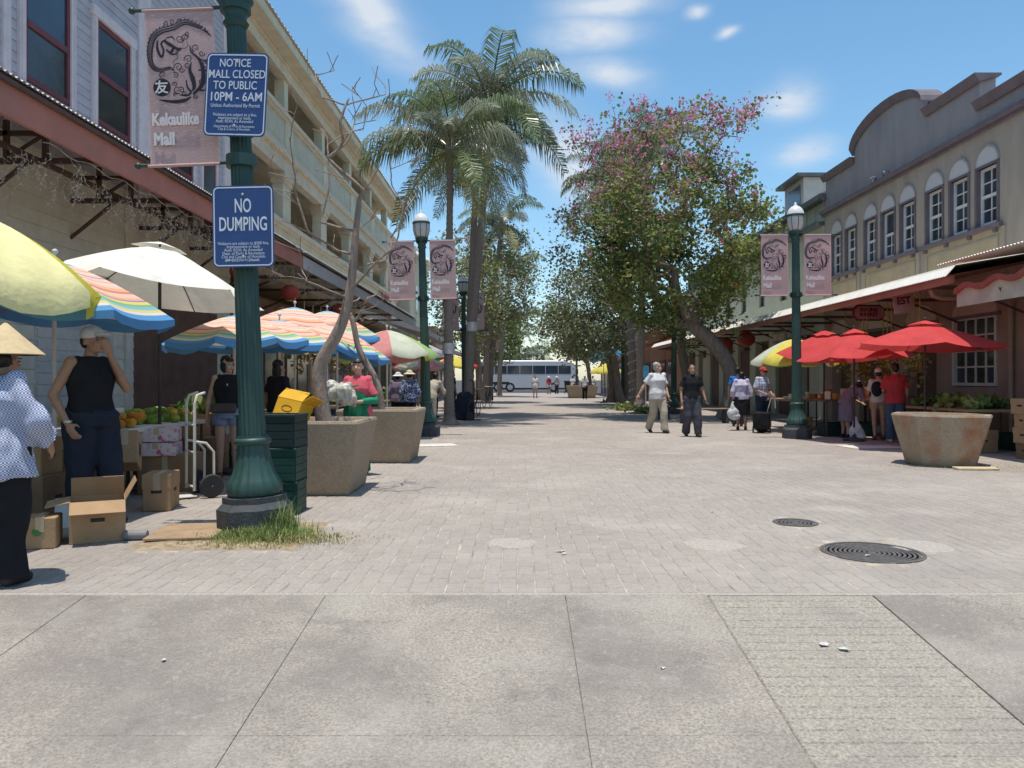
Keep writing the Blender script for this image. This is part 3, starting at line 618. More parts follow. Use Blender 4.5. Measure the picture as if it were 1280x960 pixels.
# ================================================================ right: green building beyond
m_grn = mat('pale_green_stucco', (.50, .53, .43), .85, .08, 2, .1, 60, world=True, dirt=[((.40, .43, .36), .35, .7, .55)])
m_eave = mat('dark_green_eave', (.11, .13, .125), .7, .2, 3)
m_roof2 = mat('grey_shingle', (.34, .33, .33), .9, .2, 8, .3, 40, world=True)
gb = thing('green_shop_building', 'pale green two storey building with dark eaves and tall windows behind the lamp', 'building')
GY0, GY1 = 25.7, 47.0
wins = [26.6, 29.2, 31.8, 34.4, 37.0, 39.6, 42.2, 44.8]
body = MB(); body.box(XR + .3, 20, GY0, GY1, -.02, 6.9); fb(body, XR, -1, GY0, GY1, 2.9, 4.3, -.3, 0); fb(body, XR, -1, GY0, GY1, 5.95, 6.4, -.3, 0)
e_ = [GY0] + [q for o in wins for q in (o, o + .8)] + [GY1]
for k in range(0, len(e_), 2): fb(body, XR, -1, e_[k], e_[k + 1], 4.3, 5.95, -.3, 0)
e_ = [GY0] + [q for o in wins for q in (o - .5, o + 1.3)] + [GY1]
for k in range(0, len(e_), 2): fb(body, XR, -1, e_[k], e_[k + 1], -.02, 2.9, -.3, 0)
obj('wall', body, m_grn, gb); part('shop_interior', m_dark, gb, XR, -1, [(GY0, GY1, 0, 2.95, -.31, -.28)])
for y in wins: sash(gb, XR, -1, y + .4, .4, 4.3, 5.95, -.12, 1, 2, m=m_eave)
part('batten_panel', m_grn, gb, XR, -1, [(GY0, GY1, 6.4, 7.3, -.5, -.2)])
part('eave', m_eave, gb, XR, -1, [(GY0, GY1, 6.36, 6.5, -.3, .25)]); part('eave', m_eave, gb, XR, -1, [(GY0, GY1, 7.26, 7.42, -.6, .12)])
for y in np.arange(GY0 + .4, GY1, .8): part('batten', m_grn, gb, XR, -1, [(y, y + .08, 6.5, 7.26, -.2, -.16)])
obj('roof', MB().prism([(XR - .1, 7.42), (XR + 4, 9.3), (XR + 4.2, 9.3), (XR + .1, 7.40)], GY0, GY1, 'y'), m_roof2, gb)
dm = obj('dormer', MB().box(10.4, 12.5, 28.6, 30.6, 7.5, 8.7), m_cream, gb); obj('pane', MB().box(10.38, 10.4, 28.9, 30.3, 7.7, 8.5), m_gl, dm); obj('dormer_roof', MB().box(10.1, 12.7, 28.4, 30.8, 8.7, 8.82), m_eave, dm)
right_canopy(gb, GY0 + .05, 47, mat('grey_soffit', (.40, .38, .34), .8, .1, 2))
m_creamw = mat('cream_shop_panel', (.55, .52, .43), .8, .1, 3)
for k, y in enumerate(wins):
    if k % 2 == 0: part('shop_panel', m_creamw, gb, XR, -1, [(y - .48, y + .5, 0.02, 2.5, -.2, -.05)])
    else: part('shop_door', m_dark, gb, XR, -1, [(y - .45, y + 1.2, 0.02, 2.6, -.2, -.1)])
b = MB().cbox(9.2, 9.26, 27.0, 28.4, 2.62, 3.02, .02); o = tag(obj('hanging_sign', b, mat('olive_sign', (.30, .29, .2), .7)), 'olive plaque sign hanging under the canopy beside red lanterns', 'sign')
obj('face', MB().cbox(9.185, 9.2, 27.1, 28.3, 2.7, 2.94, .006), mat('beige_sign_face', (.55, .5, .38), .7), o)
# far right shops
fr = thing('red_awning_shop', 'low brown shop with a red awning behind the palms on the right', 'building')
obj('wall', MB().box(9.6, 18, 47.3, 60, -.02, 5.2), mat('brick_brown', (.33, .20, .15), .85, .2, 1, world=True), fr)
obj('roof', MB().prism([(7.6, 4.3), (9.6, 5.0), (18, 5.3), (18, 5.2), (9.6, 4.85), (7.6, 4.15)], 47.3, 60, 'y'), mat('pale_roof', (.62, .6, .57), .7), fr)
obj('awning', MB().prism([(6.6, 2.9), (9.6, 4.0), (9.6, 3.9), (6.6, 2.65)], 47.4, 53, 'y'), mat('terracotta_awning', (.42, .12, .07), .75), fr)
for y in (48, 51, 54, 57):
    w_ = obj('window', MB().box(9.54, 9.6, y, y + 2.0, .4, 2.6), m_dark, fr); obj('pane', MB().box(9.53, 9.54, y + .15, y + 1.85, .9, 2.4), m_gl2, w_)
er = thing('white_gabled_row', 'white and brown shop row at the far right end of the mall', 'building')
obj('wall', MB().box(8.2, 16, 60.5, 78, -.02, 4.6), mat('maroon_wall', (.25, .13, .12), .85, .2, .8, world=True), er)
obj('upper_wall', MB().box(8.25, 16, 60.5, 78, 4.6, 6.0), mat('off_white_wall', (.6, .56, .5), .85, .1, 1), er)
obj('canopy', MB().prism([(6.6, 3.5), (8.3, 4.1), (8.3, 4.25), (6.6, 3.62)], 60.5, 78.2, 'y'), mat('pale_canopy', (.62, .6, .58), .7), er)
for k, y in enumerate(np.arange(61.5, 77, 2.6)):
    w_ = obj('window', MB().box(8.14, 8.2, y, y + 1.5, .6, 2.6), m_cream, er); obj('pane', MB().box(8.13, 8.14, y + .1, y + 1.4, .8, 2.5), m_gl2, w_)
    w_ = obj('window', MB().box(8.19, 8.25, y, y + 1.1, 4.75, 5.7), m_dark, er); obj('pane', MB().box(8.18, 8.19, y + .1, y + 1.0, 4.85, 5.6), m_gl, w_)
# ================================================================ street lamps, signs, banners
m_green = mat('lamp_green_paint', (.024, .066, .055), .5, .2, 6, .08, 50, spec=.5, dirt=[((.014, .04, .038), .6, 3, .55), ((.07, .14, .12), .5, 14, .64)])
m_ped = mat('dark_pedestal', (.06, .065, .07), .75, .25, 8, .3, 50)
m_lglass = mat('frosted_lamp_glass', (.75, .75, .72), .3, .04, 5, trans=.4)
m_lcap = mat('lamp_cap_white', (.66, .66, .64), .4, .06, 5)
m_ban = mat('banner_pink', (.62, .455, .44), .8, .06, 2, trans=.15, dirt=[((.56, .40, .385), .4, 4, .55)])
m_ban2 = mat('banner_wave_print', (.52, .335, .325), .8, .05, 3)
m_ink = mat('banner_ink', (.035, .028, .045), .8, .1, 8)
m_bwht = mat('banner_white_print', (.70, .66, .66), .8, .04, 6)
m_blue = mat('sign_blue', (.022, .062, .20), .4, .08, 3, spec=.5, dirt=[((.03, .085, .25), .5, 2.5, .55)])
m_swht = mat('sign_white', (.68, .72, .78), .45, .05, 6)
def ribbon(b, pts, wd, y, clip=None):
    pts = [Vector((p[0], 0, p[1])) for p in pts]; n = len(pts)
    if isinstance(wd, (int, float)): wd = [wd] * n
    vs = []
    for i, p in enumerate(pts):
        d = (pts[min(i + 1, n - 1)] - pts[max(i - 1, 0)]).normalized(); q = Vector((-d.z, 0, d.x)) * wd[i] / 2
        vs += [p + q + Vector((0, y, 0)), p - q + Vector((0, y, 0))]
    b.add(vs, [(2 * i, 2 * i + 1, 2 * i + 3, 2 * i + 2) for i in range(n - 1)])
def spl(pts, n=8):
    P = [Vector(p) for p in pts]; out = []
    for i in range(len(P) - 1):
        p0, p1, p2, p3 = P[max(i - 1, 0)], P[i], P[i + 1], P[min(i + 2, len(P) - 1)]
        for k in range(n):
            t = k / n; out.append(.5 * ((2 * p1) + (p2 - p0) * t + (2 * p0 - 5 * p1 + 4 * p2 - p3) * t * t + (3 * p1 - p0 - 3 * p2 + p3) * t ** 3))
    out.append(P[-1]); return out
BW, BH = .60, 1.35
def banner_meshes():
    b = MB(); n = 14
    for j in range(n + 1):
        for i in range(9):
            u = -BW / 2 + BW * i / 8; v = -BH * j / n; b.v.append((u, .006 * math.sin(v * 4 + u * 3) - .004, v))
    for j in range(n):
        for i in range(8): b.f.append((j * 9 + i, j * 9 + i + 1, (j + 1) * 9 + i + 1, (j + 1) * 9 + i))
    cloth = b.mesh('cloth', m_ban, 180)
    yo = lambda u, v, o: .006 * math.sin(v * 4 + u * 3) - .004 - o
    def rib(b, pts, wd, o):
        q = MB(); ribbon(q, pts, wd, 0); q.v = [(x, yo(x, z, o), z) for x, y, z in q.v]; b.add(q.v, q.f)
    wv = MB(); r0 = .075; rows = int(BH / (r0 * .5))
    for j in range(rows):
        for i in range(-5, 6):
            cx = i * 2 * r0 + (r0 if j % 2 else 0); cz = -BH + j * r0 * .5 - .02
            for rr in (r0 * .97, r0 * .72, r0 * .47):
                seg = []
                for k in range(13):
                    a = math.pi * (.1 + .8 * k / 12); x, z = cx + rr * math.cos(a), cz + rr * math.sin(a)
                    hid = any((x - (cx + s * r0)) ** 2 + (z - (cz - r0 * .5)) ** 2 < (r0) ** 2 for s in (-1, 1))
                    if abs(x) < BW / 2 - .004 and -BH + .01 < z < -.01 and not hid: seg.append((x, z))
                    else:
                        if len(seg) > 1: rib(wv, seg, .008, .0025)
                        seg = []
                if len(seg) > 1: rib(wv, seg, .008, .0025)
    wave = wv.mesh('wave_print', m_ban2)
    ink = MB(); T = lambda x, y: ((x - 395) / 1117, -(y + 38) / 1117)
    def st(pts, wd, o=.005):
        q = spl([T(*p) for p in pts], 6); m = len(q) - 1; k = len(wd) - 1
        ws = []
        for i in range(m + 1):
            t = i / m * k; a = min(int(t), k - 1) if k else 0; ws.append((wd[a] * (1 - (t - a)) + wd[min(a + 1, k)] * (t - a)) / 1117)
        rib(ink, q, ws, o); return q, ws
    body = [(690, 235), (630, 170), (540, 120), (440, 92), (330, 140), (220, 165), (140, 225), (105, 330), (100, 430), (125, 510), (190, 545), (290, 530), (330, 560)]
    q, ws = st(body, [3, 30, 40, 52, 56, 58, 60, 58, 50, 46, 44, 30, 6])
    lt = MB()
    rib(lt, q[6:-4], [w_ * .62 for w_ in ws[6:-4]], .0062); light = lt
    rg = random.Random(3)
    tk = MB()
    for i in range(8, len(q) - 6, 1):
        p = Vector(q[i]); w_ = ws[i] * .3
        for s in (-1, 0, 1): rib(tk, [(p.x + s * w_ * .8 - .004, p.y - .006), (p.x + s * w_ * .8 + .004, p.y + .006)], .006, .0075)
    # spines and claws
    for i in range(0, len(q), 2):
        p = Vector(q[i]); d = (p - Vector(T(390, 450))).normalized() * (ws[i] * .5); a = p + d
        st_ = [(a.x, a.y), (a.x + d.x * .5 + .006, a.y + d.y * .5 + .004)]; rib(ink, st_, [.012, .002], .005)
    def curl(x, y, r, t0, turns=1.4, w_=9, sg=1):
        pts = []
        for k in range(16):
            s = k / 15; a = t0 + sg * s * turns * 2 * math.pi; pts.append((x + r * (1 - .85 * s) * math.cos(a), y + r * (1 - .85 * s) * math.sin(a)))
        rib(ink, [T(*p) for p in pts], [(w_ * (1 - .6 * k / 15)) / 1117 for k in range(16)], .005)
    # head
    st([(180, 260), (175, 340), (210, 420), (235, 360), (215, 290), (260, 250)], [14, 26, 22, 18, 20, 10]); st([(240, 260), (290, 300), (330, 330), (300, 380), (260, 350)], [22, 34, 28, 24, 14])
    st([(300, 300), (360, 345), (400, 350), (350, 380)], [20, 28, 18, 8]); st([(290, 385), (330, 400), (380, 385)], [14, 16, 5]); st([(260, 240), (320, 230), (350, 270)], [10, 16, 4]); st([(400, 340), (440, 345), (470, 320), (460, 290)], [6, 6, 5, 3]); st([(350, 395), (370, 430), (330, 460), (320, 490)], [5, 6, 5, 3])
    for (x, y, r, t) in ((395, 250, 42, 0), (450, 240, 40, 2), (470, 205, 26, 1), (370, 525, 45, 3), (400, 550, 30, 0), (215, 590, 34, 2), (340, 600, 30, 4), (270, 95, 26, 2), (330, 85, 30, 1), (400, 75, 24, 3), (470, 80, 22, 0)): curl(x, y, r, t)
    # phoenix
    st([(490, 320), (500, 380), (560, 440), (600, 520), (610, 620), (580, 720), (500, 790)], [8, 16, 22, 34, 44, 40, 16]); st([(500, 480), (480, 560), (505, 640), (515, 720), (490, 760)], [4, 30, 46, 36, 8])
    st([(440, 650), (450, 720), (480, 770), (440, 800), (370, 790)], [10, 16, 22, 20, 8]); st([(165, 828), (240, 845), (330, 855), (420, 845), (480, 815)], [3, 22, 36, 34, 10]); st([(540, 740), (600, 760), (640, 740)], [20, 16, 4])
    st([(540, 430), (620, 470), (680, 470)], [10, 14, 6]); st([(560, 560), (640, 560), (690, 520)], [14, 14, 4])
    for (x, y, r, t) in ((545, 345, 40, 2), (600, 400, 32, 0), (470, 450, 42, 3), (460, 510, 30, 1), (640, 500, 45, 0), (660, 480, 30, 2), (330, 690, 28, 3), (350, 740, 40, 1), (390, 745, 30, 4), (420, 780, 26, 2), (520, 810, 24, 0), (330, 780, 20, 2), (640, 600, 40, 1), (600, 680, 36, 3)): curl(x, y, r, t, 1.3, 10)
    c = T(202, 712); disc = [(c[0] + .077 * math.cos(k * math.pi / 14), c[1] + .077 * math.sin(k * math.pi / 14)) for k in range(28)]
    ink.add([(x, yo(x, z, .005), z) for x, z in disc], [tuple(range(27, -1, -1))])
    dragon = ink.mesh('dragon_print', m_ink); hl = light.mesh('scale_print', mat('banner_grey_print', (.27, .20, .215), .8)); ticks = tk.mesh('scale_ticks', m_ink)
    return cloth, wave, dragon, hl, ticks, c
bm_cloth, bm_wave, bm_dragon, bm_scale, bm_ticks, bm_c = banner_meshes()
bt_fr = text_mesh('友', .12, m_bwht, bold=.002); bt_k = text_mesh('Kekaulike', .145, m_bwht, 'LEFT', .72, .006); bt_m = text_mesh('Mall', .145, m_bwht, 'LEFT', .78, .006)
def banner(parent, x, ztop, y=-.02):
    o = link('banner', bm_cloth, parent, (x, y, ztop))
    for nm, me in (('wave_print', bm_wave), ('dragon_print', bm_dragon), ('scale_print', bm_scale), ('scale_ticks', bm_ticks)): link(nm, me, o)
    link('emblem_character', bt_fr, o, (bm_c[0], -.019, bm_c[1] - .045), (R(90), 0, 0)); link('lettering', bt_k, o, (-.27, -.019, -1.0), (R(90), 0, 0)); link('lettering', bt_m, o, (-.26, -.019, -1.17), (R(90), 0, 0))
    for z in (-.004, -BH): link('rod', me_rod, o, (0, 0, z))
    return o
me_rod = MB().tube([(-BW / 2 - .02, -.004, 0), (BW / 2, -.004, 0)], .014, 8).mesh('rod', m_ban2, 60)
oct_ = MB().lathe([(.32, 0), (.32, .20), (.27, .25), (.27, .3)], 8); me_ped = oct_.mesh('pedestal', m_ped)
me_base = MB().lathe([(.205, .3), (.225, .31), (.235, .34), (.232, .40), (.21, .44), (.18, .50), (.155, .58), (.14, .68), (.135, .74)], 96, flute=16, fdepth=.05).mesh('flared_base', m_green, 50)
me_ring = MB().lathe([(.135, .74), (.152, .75), (.155, .775), (.15, .79), (.13, .80), (.13, .815)], 32).mesh('collar', m_green, 60)
me_pole = MB().lathe([(.112, .815), (.108, 1.4), (.097, 2.6), (.084, 4.0), (.082, 4.36)], 128, flute=16, fdepth=.09).mesh('pole', m_green, 50)
me_cup = MB().lathe([(.085, 4.36), (.11, 4.40), (.09, 4.43), (.10, 4.48), (.13, 4.56), (.155, 4.60), (.15, 4.62)], 24).mesh('lamp_cup', m_green, 50)
me_gls = MB().lathe([(.13, 4.62), (.165, 4.70), (.185, 4.80), (.19, 4.90), (.185, 4.94)], 24).mesh('lamp_glass', m_lglass, 180)
me_band = MB().lathe([(.185, 4.94), (.205, 4.945), (.205, 4.985), (.185, 4.99)], 24).mesh('lamp_band', m_green, 50)
me_dome = MB().lathe([(.185, 4.99), (.175, 5.05), (.14, 5.12), (.09, 5.165), (.045, 5.185), (.03, 5.20), (.035, 5.225), (.015, 5.26), (.001, 5.27)], 24).mesh('lamp_dome', m_lcap, 60)
b = MB()
for k in range(8):
    a = k * math.pi / 4; b.tube([(r * math.cos(a), r * math.sin(a), z) for r, z in ((.135, 4.62), (.17, 4.70), (.19, 4.80), (.195, 4.90), (.19, 4.94))], .006, 5)
me_ribs = b.mesh('lamp_rib', m_green)
def arm_mesh(side):
    b = MB(); z = 0
    b.tube([(0, 0, z), (side * .9, 0, z)], .017, 8); b.ell((side * .9, 0, z), (.03, .03, .03), nu=10, nv=7); b.lathe([(.13, -.05), (.13, .05)], 16, c=(0, 0, z))
    return b.mesh('banner_arm', m_green, 50)
me_arm = {s: arm_mesh(s) for s in (-1, 1)}
def lamp(label, x, y, lean=(0, 0), sides=(-1, 1), rz=0, s=1.0):
    t = thing('street_lamp', label, 'street lamp', (x, y, 0), rot=(R(lean[1]), R(lean[0]), rz), group='green street lamps along the mall'); t.scale = (s, s, s)
    for nm, me in (('pedestal', me_ped), ('flared_base', me_base), ('collar', me_ring), ('pole', me_pole), ('lamp_cup', me_cup), ('lamp_glass', me_gls), ('lamp_band', me_band), ('lamp_dome', me_dome)): link(nm, me, t)
    g = [c for c in t.children if c.name.startswith('lamp_glass')]
    link('lamp_rib', me_ribs, t)
    for sd_ in sides: link('banner_arm', me_arm[sd_], t, (0, 0, 4.55)); link('banner_arm', me_arm[sd_], t, (0, 0, 3.2)); banner(t, sd_ * .5 + (.02 if sd_ < 0 else -.02), 4.535)
    return t
near = lamp('nearest green fluted street lamp carrying two blue notice signs', -2.28, 6.82, (-2.3, 0), (-1,))
lamp('green street lamp with two pink banners behind the second planter', -2.13, 18.3, (-1.6, 0))
lamp('green street lamp among the palm trunks, third on the left', -2.0, 29.5, (-1, 0))
lamp('green street lamp with two pink banners by the red umbrellas', 6.22, 17.5, (-.4, 0))
lamp('dark street lamp between the curved tree and the man in the white shirt', 5.95, 30.0)
lamp('far street lamp on the left near the end of the mall', -1.9, 47.0, s=.97); lamp('far street lamp on the right among the palm trunks', 5.6, 42.0, s=.97); lamp('farthest street lamp on the right by the bus', 5.2, 70.0, s=.97)
# signs on the near lamp
def rrect(w_, h, r, n=5):
    pts = []
    for (cx, cz, a0) in ((w_ / 2 - r, h / 2 - r, 0), (-w_ / 2 + r, h / 2 - r, 90), (-w_ / 2 + r, -h / 2 + r, 180), (w_ / 2 - r, -h / 2 + r, 270)):
        for k in range(n + 1): a = R(a0 + 90 * k / n); pts.append((cx + r * math.cos(a), cz + r * math.sin(a)))
    return pts
def sign(label, loc, rot, w_, h, lines):
    t = thing('notice_sign', label, 'sign', loc, rot=rot)
    obj('plate', MB().prism(rrect(w_, h, .045), -.002, .002, 'y'), m_blue, t)
    a, c_ = rrect(w_ - .022, h - .022, .04), rrect(w_ - .042, h - .042, .032); n = len(a); b = MB()
    b.add([(x, -.0035, z) for x, z in a] + [(x, -.0035, z) for x, z in c_], [(i, (i + 1) % n, n + (i + 1) % n, n + i)[::-1] for i in range(n)]); obj('border_line', b, m_swht, t)
    for (tx, z, sz, sx, bd, dx) in lines:
        link('lettering', text_mesh(tx, sz, m_swht, 'CENTER', sx, bd, .0005), t, (dx, -.0035, z), (R(90), 0, 0))
    for z in (h / 2 - .075, -h / 2 + .09): obj('bolt', MB().lathe([(.011, 0), (.011, .005), (.006, .008)], 12, M=Matrix.Translation((.0, -.0035, z)) @ Matrix.Rotation(R(90), 4, 'X')), m_tin, t, 40)
    return t
D1, D2 = 6.60, 6.62
s1 = PX(295, 118.5, D1)
sign('blue notice sign about mall closing hours, upper of two on the lamp', s1, (R(0), R(3.2), R(-6)), .545, .70, [
    ('NOTICE', .235, .095, .80, .0006, -.02), ('MALL CLOSED', .14, .098, .80, .0006, 0), ('TO PUBLIC', .047, .098, .80, .0006, -.01), ('10PM - 6AM', -.052, .105, .88, .001, 0), ('Unless Authorized By Permit', -.105, .044, .84, 0, .0),
    ('Violators are subject to a fine,', -.18, .036, .88, 0, 0), ('imprisonment or both,', -.208, .036, .88, 0, 0), ('Auth: ROH, As Amended', -.236, .036, .88, 0, 0), ('Department of Parks & Recreation', -.276, .029, .88, 0, 0), ('City & County of Honolulu', -.30, .029, .88, 0, 0)])
s2 = PX(304, 283, D2)
sign('blue no dumping sign, lower of two on the lamp', s2, (0, R(-.8), R(-2)), .525, .69, [
    ('NO', .12, .165, .56, .0022, 0), ('DUMPING', -.035, .165, .56, .0022, 0), ('Violators are subject to $500 fine,', -.155, .036, .88, 0, 0), ('Imprisonment or both', -.183, .036, .88, 0, 0), ('Auth: ROH, As Amended', -.211, .036, .88, 0, 0), ('Dept. of Parks & Recreation', -.239, .036, .88, 0, 0), ('City and County of Honolulu', -.267, .036, .88, 0, 0), ('#M+EXZ//XI+1.DSunth', -.295, .033, .92, .0004, -.01)])
# sign clamps
for z, dx in ((3.9, -.035), (3.45, -.02), (2.8, .01), (2.4, .03)):
    link('sign_clamp', MB().lathe([(.122 - (z - 2.4) * .012, -.025), (.122 - (z - 2.4) * .012, .025)], 24, c=(0, 0, z)).box(-.03, .03, -.17, -.08, z - .02, z + .02).mesh('sign_clamp', m_green, 50), near)
# ================================================================ planters
m_plc = mat('exposed_aggregate', (.36, .285, .205), .92, .22, 45, .5, 110, det=4, dirt=[((.27, .21, .15), .5, 2.5, .52), ((.46, .38, .29), .5, 26, .6)])
m_plr = mat('stained_aggregate', (.36, .285, .205), .92, .2, 40, .5, 110, det=4, dirt=[((.34, .15, .07), .75, 1.9, .46), ((.26, .2, .14), .4, 3.5, .55), ((.30, .07, .045), .7, 3.0, .56)])
m_soil = mat('potting_soil', (.17, .12, .08), .97, .4, 20, .8, 40)
def planter(label, x, y, wt, wb, h, n, m, a0=0, tilt=0, rimt=.09):
    t = thing('concrete_planter', label, 'planter', (x, y, 0), rot=(0, R(tilt), 0))
    k = 1 / math.cos(math.pi / n) if n < 12 else 1; b = MB()
    pr = [(wb / 2 - .02, 0), (wb / 2, .03)] + [(wb / 2 + (wt - wb) / 2 * q, .03 + (h - .06) * q) for q in (.33, .66, 1)] + [(wt / 2 - .012, h), (wt / 2 - rimt, h), (wt / 2 - rimt - .01, h - .02), (wt / 2 - rimt - .03, h - .16)]
    b.lathe([(r * k, z) for r, z in pr], n, cap=False); b.v = [Matrix.Rotation(a0, 3, 'Z') @ Vector(v) for v in b.v]
    b.v = [(v[0] + .006 * mnoise.noise(Vector(v) * 7), v[1] + .006 * mnoise.noise(Vector(v) * 7 + Vector((9, 0, 0))), v[2]) for v in b.v]
    b.add([Matrix.Rotation(a0, 3, 'Z') @ Vector((wb / 2 * k * .96 * math.cos(2 * math.pi * (i + .5) / n), wb / 2 * k * .96 * math.sin(2 * math.pi * (i + .5) / n), 0)) for i in range(n)], [tuple(range(n - 1, -1, -1))])
    obj('tub', b, m, t, 25)
    s = MB(); s.lathe([((wt / 2 - rimt - .025) * k, h - .13), ((wt / 2 - rimt) * k * .5, h - .10), (.001, h - .09)], n, cap=False); s.v = [Matrix.Rotation(a0, 3, 'Z') @ Vector(v) for v in s.v]; obj('soil', s, m_soil, t, 180)
    return t
planter('nearest square concrete planter holding the tall bare tree', -2.38, 9.27, 1.2, .96, .84, 4, m_plc)
planter('second square concrete planter with a leaning bare stem', -2.2, 12.75, 1.25, 1.0, .84, 4, m_plc)
planter('broad concrete planter with rusty red stains beside stacked cartons', 6.52, 12.1, 1.34, .95, .78, 8, m_plr, .2, .7)
planter('far concrete planter at the end of the mall on the right', 4.6, 57, 2.2, 1.8, .9, 4, m_plc)
planter('far concrete planter by the left row of trees', -2.6, 52, 1.3, 1.0, .85, 4, m_plc)
tag(obj('loose_board', MB().cbox(-.29, .29, -.09, .09, 0, .03, .004), mat('raw_wood', (.55, .43, .28), .8, .2, 5, stretch=(1, 8, 1)), loc=(6.62, 11.35, .004), rot=(R(2), 0, R(-4))), 'short raw wooden board lying in front of the stained planter', 'board')
# ================================================================ umbrellas
def cloth(nm, c, tr=.26): return mat('cloth_' + nm, c, .85, .12, 2.2, .4, 14, trans=tr, spec=.1, dirt=[(tuple(q * .72 for q in c), .45, 3.5, .52)])
def stripes(nm, ramp, rad):
    m = mat('stripe_' + nm, (.5, .5, .5), .85, trans=.2, spec=.1); t = m.node_tree; l = t.links.new
    at = N(t, 'ShaderNodeAttribute'); at.attribute_name = 'stripe'; cr = N(t, 'ShaderNodeValToRGB'); cr.color_ramp.interpolation = 'CONSTANT'
    e = cr.color_ramp.elements
    while len(e) > 1: e.remove(e[-1])
    e[0].position = 0; e[0].color = (*ramp[0][1], 1)
    for (p, c) in ramp[1:]: q = e.new(p); q.color = (*c, 1)
    l(at.outputs['Fac'], cr.inputs[0])
    for n_ in t.nodes:
        if n_.type == 'BSDF_PRINCIPLED': l(cr.outputs[0], n_.inputs['Base Color'])
        if n_.type == 'BSDF_TRANSLUCENT': l(cr.outputs[0], n_.inputs[0])
    return m
Bl, Te, Or, Sa, Ye, Gr, Wh, Rd, Pu = (.05, .22, .55), (.10, .42, .50), (.75, .27, .10), (.78, .38, .26), (.75, .62, .22), (.25, .48, .22), (.75, .70, .62), (.55, .10, .07), (.28, .22, .45)
Bl, Te, Or, Sa, Rd = (.13, .34, .62), (.24, .52, .58), (.82, .44, .26), (.84, .56, .44), (.66, .24, .18)
RAIN = [(0, Bl), (.06, Te), (.09, Wh), (.12, Bl), (.15, Te), (.18, Wh), (.21, Sa), (.28, Or), (.32, Wh), (.34, Sa), (.40, Pu), (.415, Sa), (.47, Or), (.50, Wh), (.52, Sa), (.57, Or), (.62, Rd), (.65, Sa), (.71, Or), (.745, Pu), (.76, Ye), (.80, Gr), (.83, Te), (.87, Ye), (.90, Wh), (.93, Bl)]
m_pole = mat('white_umbrella_pole', (.6, .58, .55), .5); m_dpole = mat('dark_umbrella_pole', (.05, .04, .04), .5)
def umbrella(label, x, y, za, zr, rad, mats, n=8, tilt=(0, 0), yaw=0.0, power=1.5, val=.09, vent=False, mp=None, sag=.05, group=None, pole_dx=0):
    t = thing('market_umbrella', label, 'umbrella', (x, y, 0), group=group); mp = mp or m_pole
    obj('pole', MB().tube([(0, 0, 0), (0, 0, za - .03)], .02, 10), mp, t, 60); obj('foot', MB().lathe([(.22, 0), (.22, .05), (.06, .09), (.05, .2)], 20), m_ped, t, 40)
    rot = (R(tilt[1]), R(tilt[0]), yaw); drop = za - zr; M_ = 8; S_ = 6
    for k in range(n):
        a0, a1 = 2 * math.pi * k / n, 2 * math.pi * (k + 1) / n; b = MB()
        for j in range(M_ + 1):
            q = (j / M_) if not vent else (.12 + .88 * j / M_)
            for i in range(S_ + 1):
                s = i / S_; ex = 1 + .0 * s; r = rad * q
                px_ = r * ((1 - s) * math.cos(a0) + s * math.cos(a1)); py_ = r * ((1 - s) * math.sin(a0) + s * math.sin(a1))
                cut = -.06 * rad * 4 * s * (1 - s) if j == M_ else -.03 * rad * 4 * s * (1 - s) * q
                m_ = math.hypot(px_, py_) or 1; px_ += px_ / m_ * cut; py_ += py_ / m_ * cut
                b.v.append((px_, py_, -drop * q ** power - sag * 4 * s * (1 - s) * q * q))
        if val:
            for i in range(S_ + 1):
                v = b.v[M_ * (S_ + 1) + i]; s = i / S_; b.v.append((v[0] * 1.005, v[1] * 1.005, v[2] - val * (.75 + .25 * math.sin(s * math.pi)) + rnd.uniform(-.01, .01)))
        rows = M_ + (1 if val else 0)
        for j in range(rows):
            for i in range(S_): b.f.append((j * (S_ + 1) + i, (j + 1) * (S_ + 1) + i, (j + 1) * (S_ + 1) + i + 1, j * (S_ + 1) + i + 1))
        pn = obj('panel', b, mats[k % len(mats)], t, 40, (0, 0, za), rot); pa = pn.data.attributes.new('stripe', 'FLOAT', 'POINT'); pa.data.foreach_set('value', [min(.995, (j // (S_ + 1)) / M_) for j in range(len(b.v))])
        rb_ = MB().tube([(rad * q * math.cos(a0), rad * q * math.sin(a0), -drop * q ** power - .012) for q in np.linspace(.04, .99, 8)], .007, 5); obj('rib', rb_, mp, t, loc=(0, 0, za), rot=rot)
    if vent:
        for k in range(n):
            a0, a1 = 2 * math.pi * k / n, 2 * math.pi * (k + 1) / n
            obj('vent_panel', MB().add([(0, 0, .06), (rad * .24 * math.cos(a0), rad * .24 * math.sin(a0), -drop * .24 ** power + .045), (rad * .22 * math.cos((a0 + a1) / 2) * math.cos((a1 - a0) / 2), rad * .22 * math.sin((a0 + a1) / 2) * math.cos((a1 - a0) / 2), -drop * .24 ** power + .065), (rad * .24 * math.cos(a1), rad * .24 * math.sin(a1), -drop * .24 ** power + .045)], [(0, 1, 2, 3)]), mats[k % len(mats)], t, loc=(0, 0, za), rot=rot)
    obj('finial', MB().tube([(0, 0, -.02), (0, 0, .07)], .012, 8).ell((0, 0, .085), (.028, .028, .028)), mp, t, 60, (0, 0, za), rot)
    return t
GL = 'umbrellas over the left stalls'; GR = 'umbrellas over the right stalls'
cy, cye, cbl = cloth('cream', (.90, .83, .42), .18), cloth('yellow', (.74, .66, .10), .35), cloth('peri', (.20, .25, .50), .4)
umbrella('pale yellow beach umbrella with blue panels at the left border', -4.46, 6.3, 2.66, 2.08, 1.05, [cye, cbl, cbl, cbl, cbl, cye, cy, cy], tilt=(4, 2), yaw=.0, val=.17, group=GL, power=1.7)
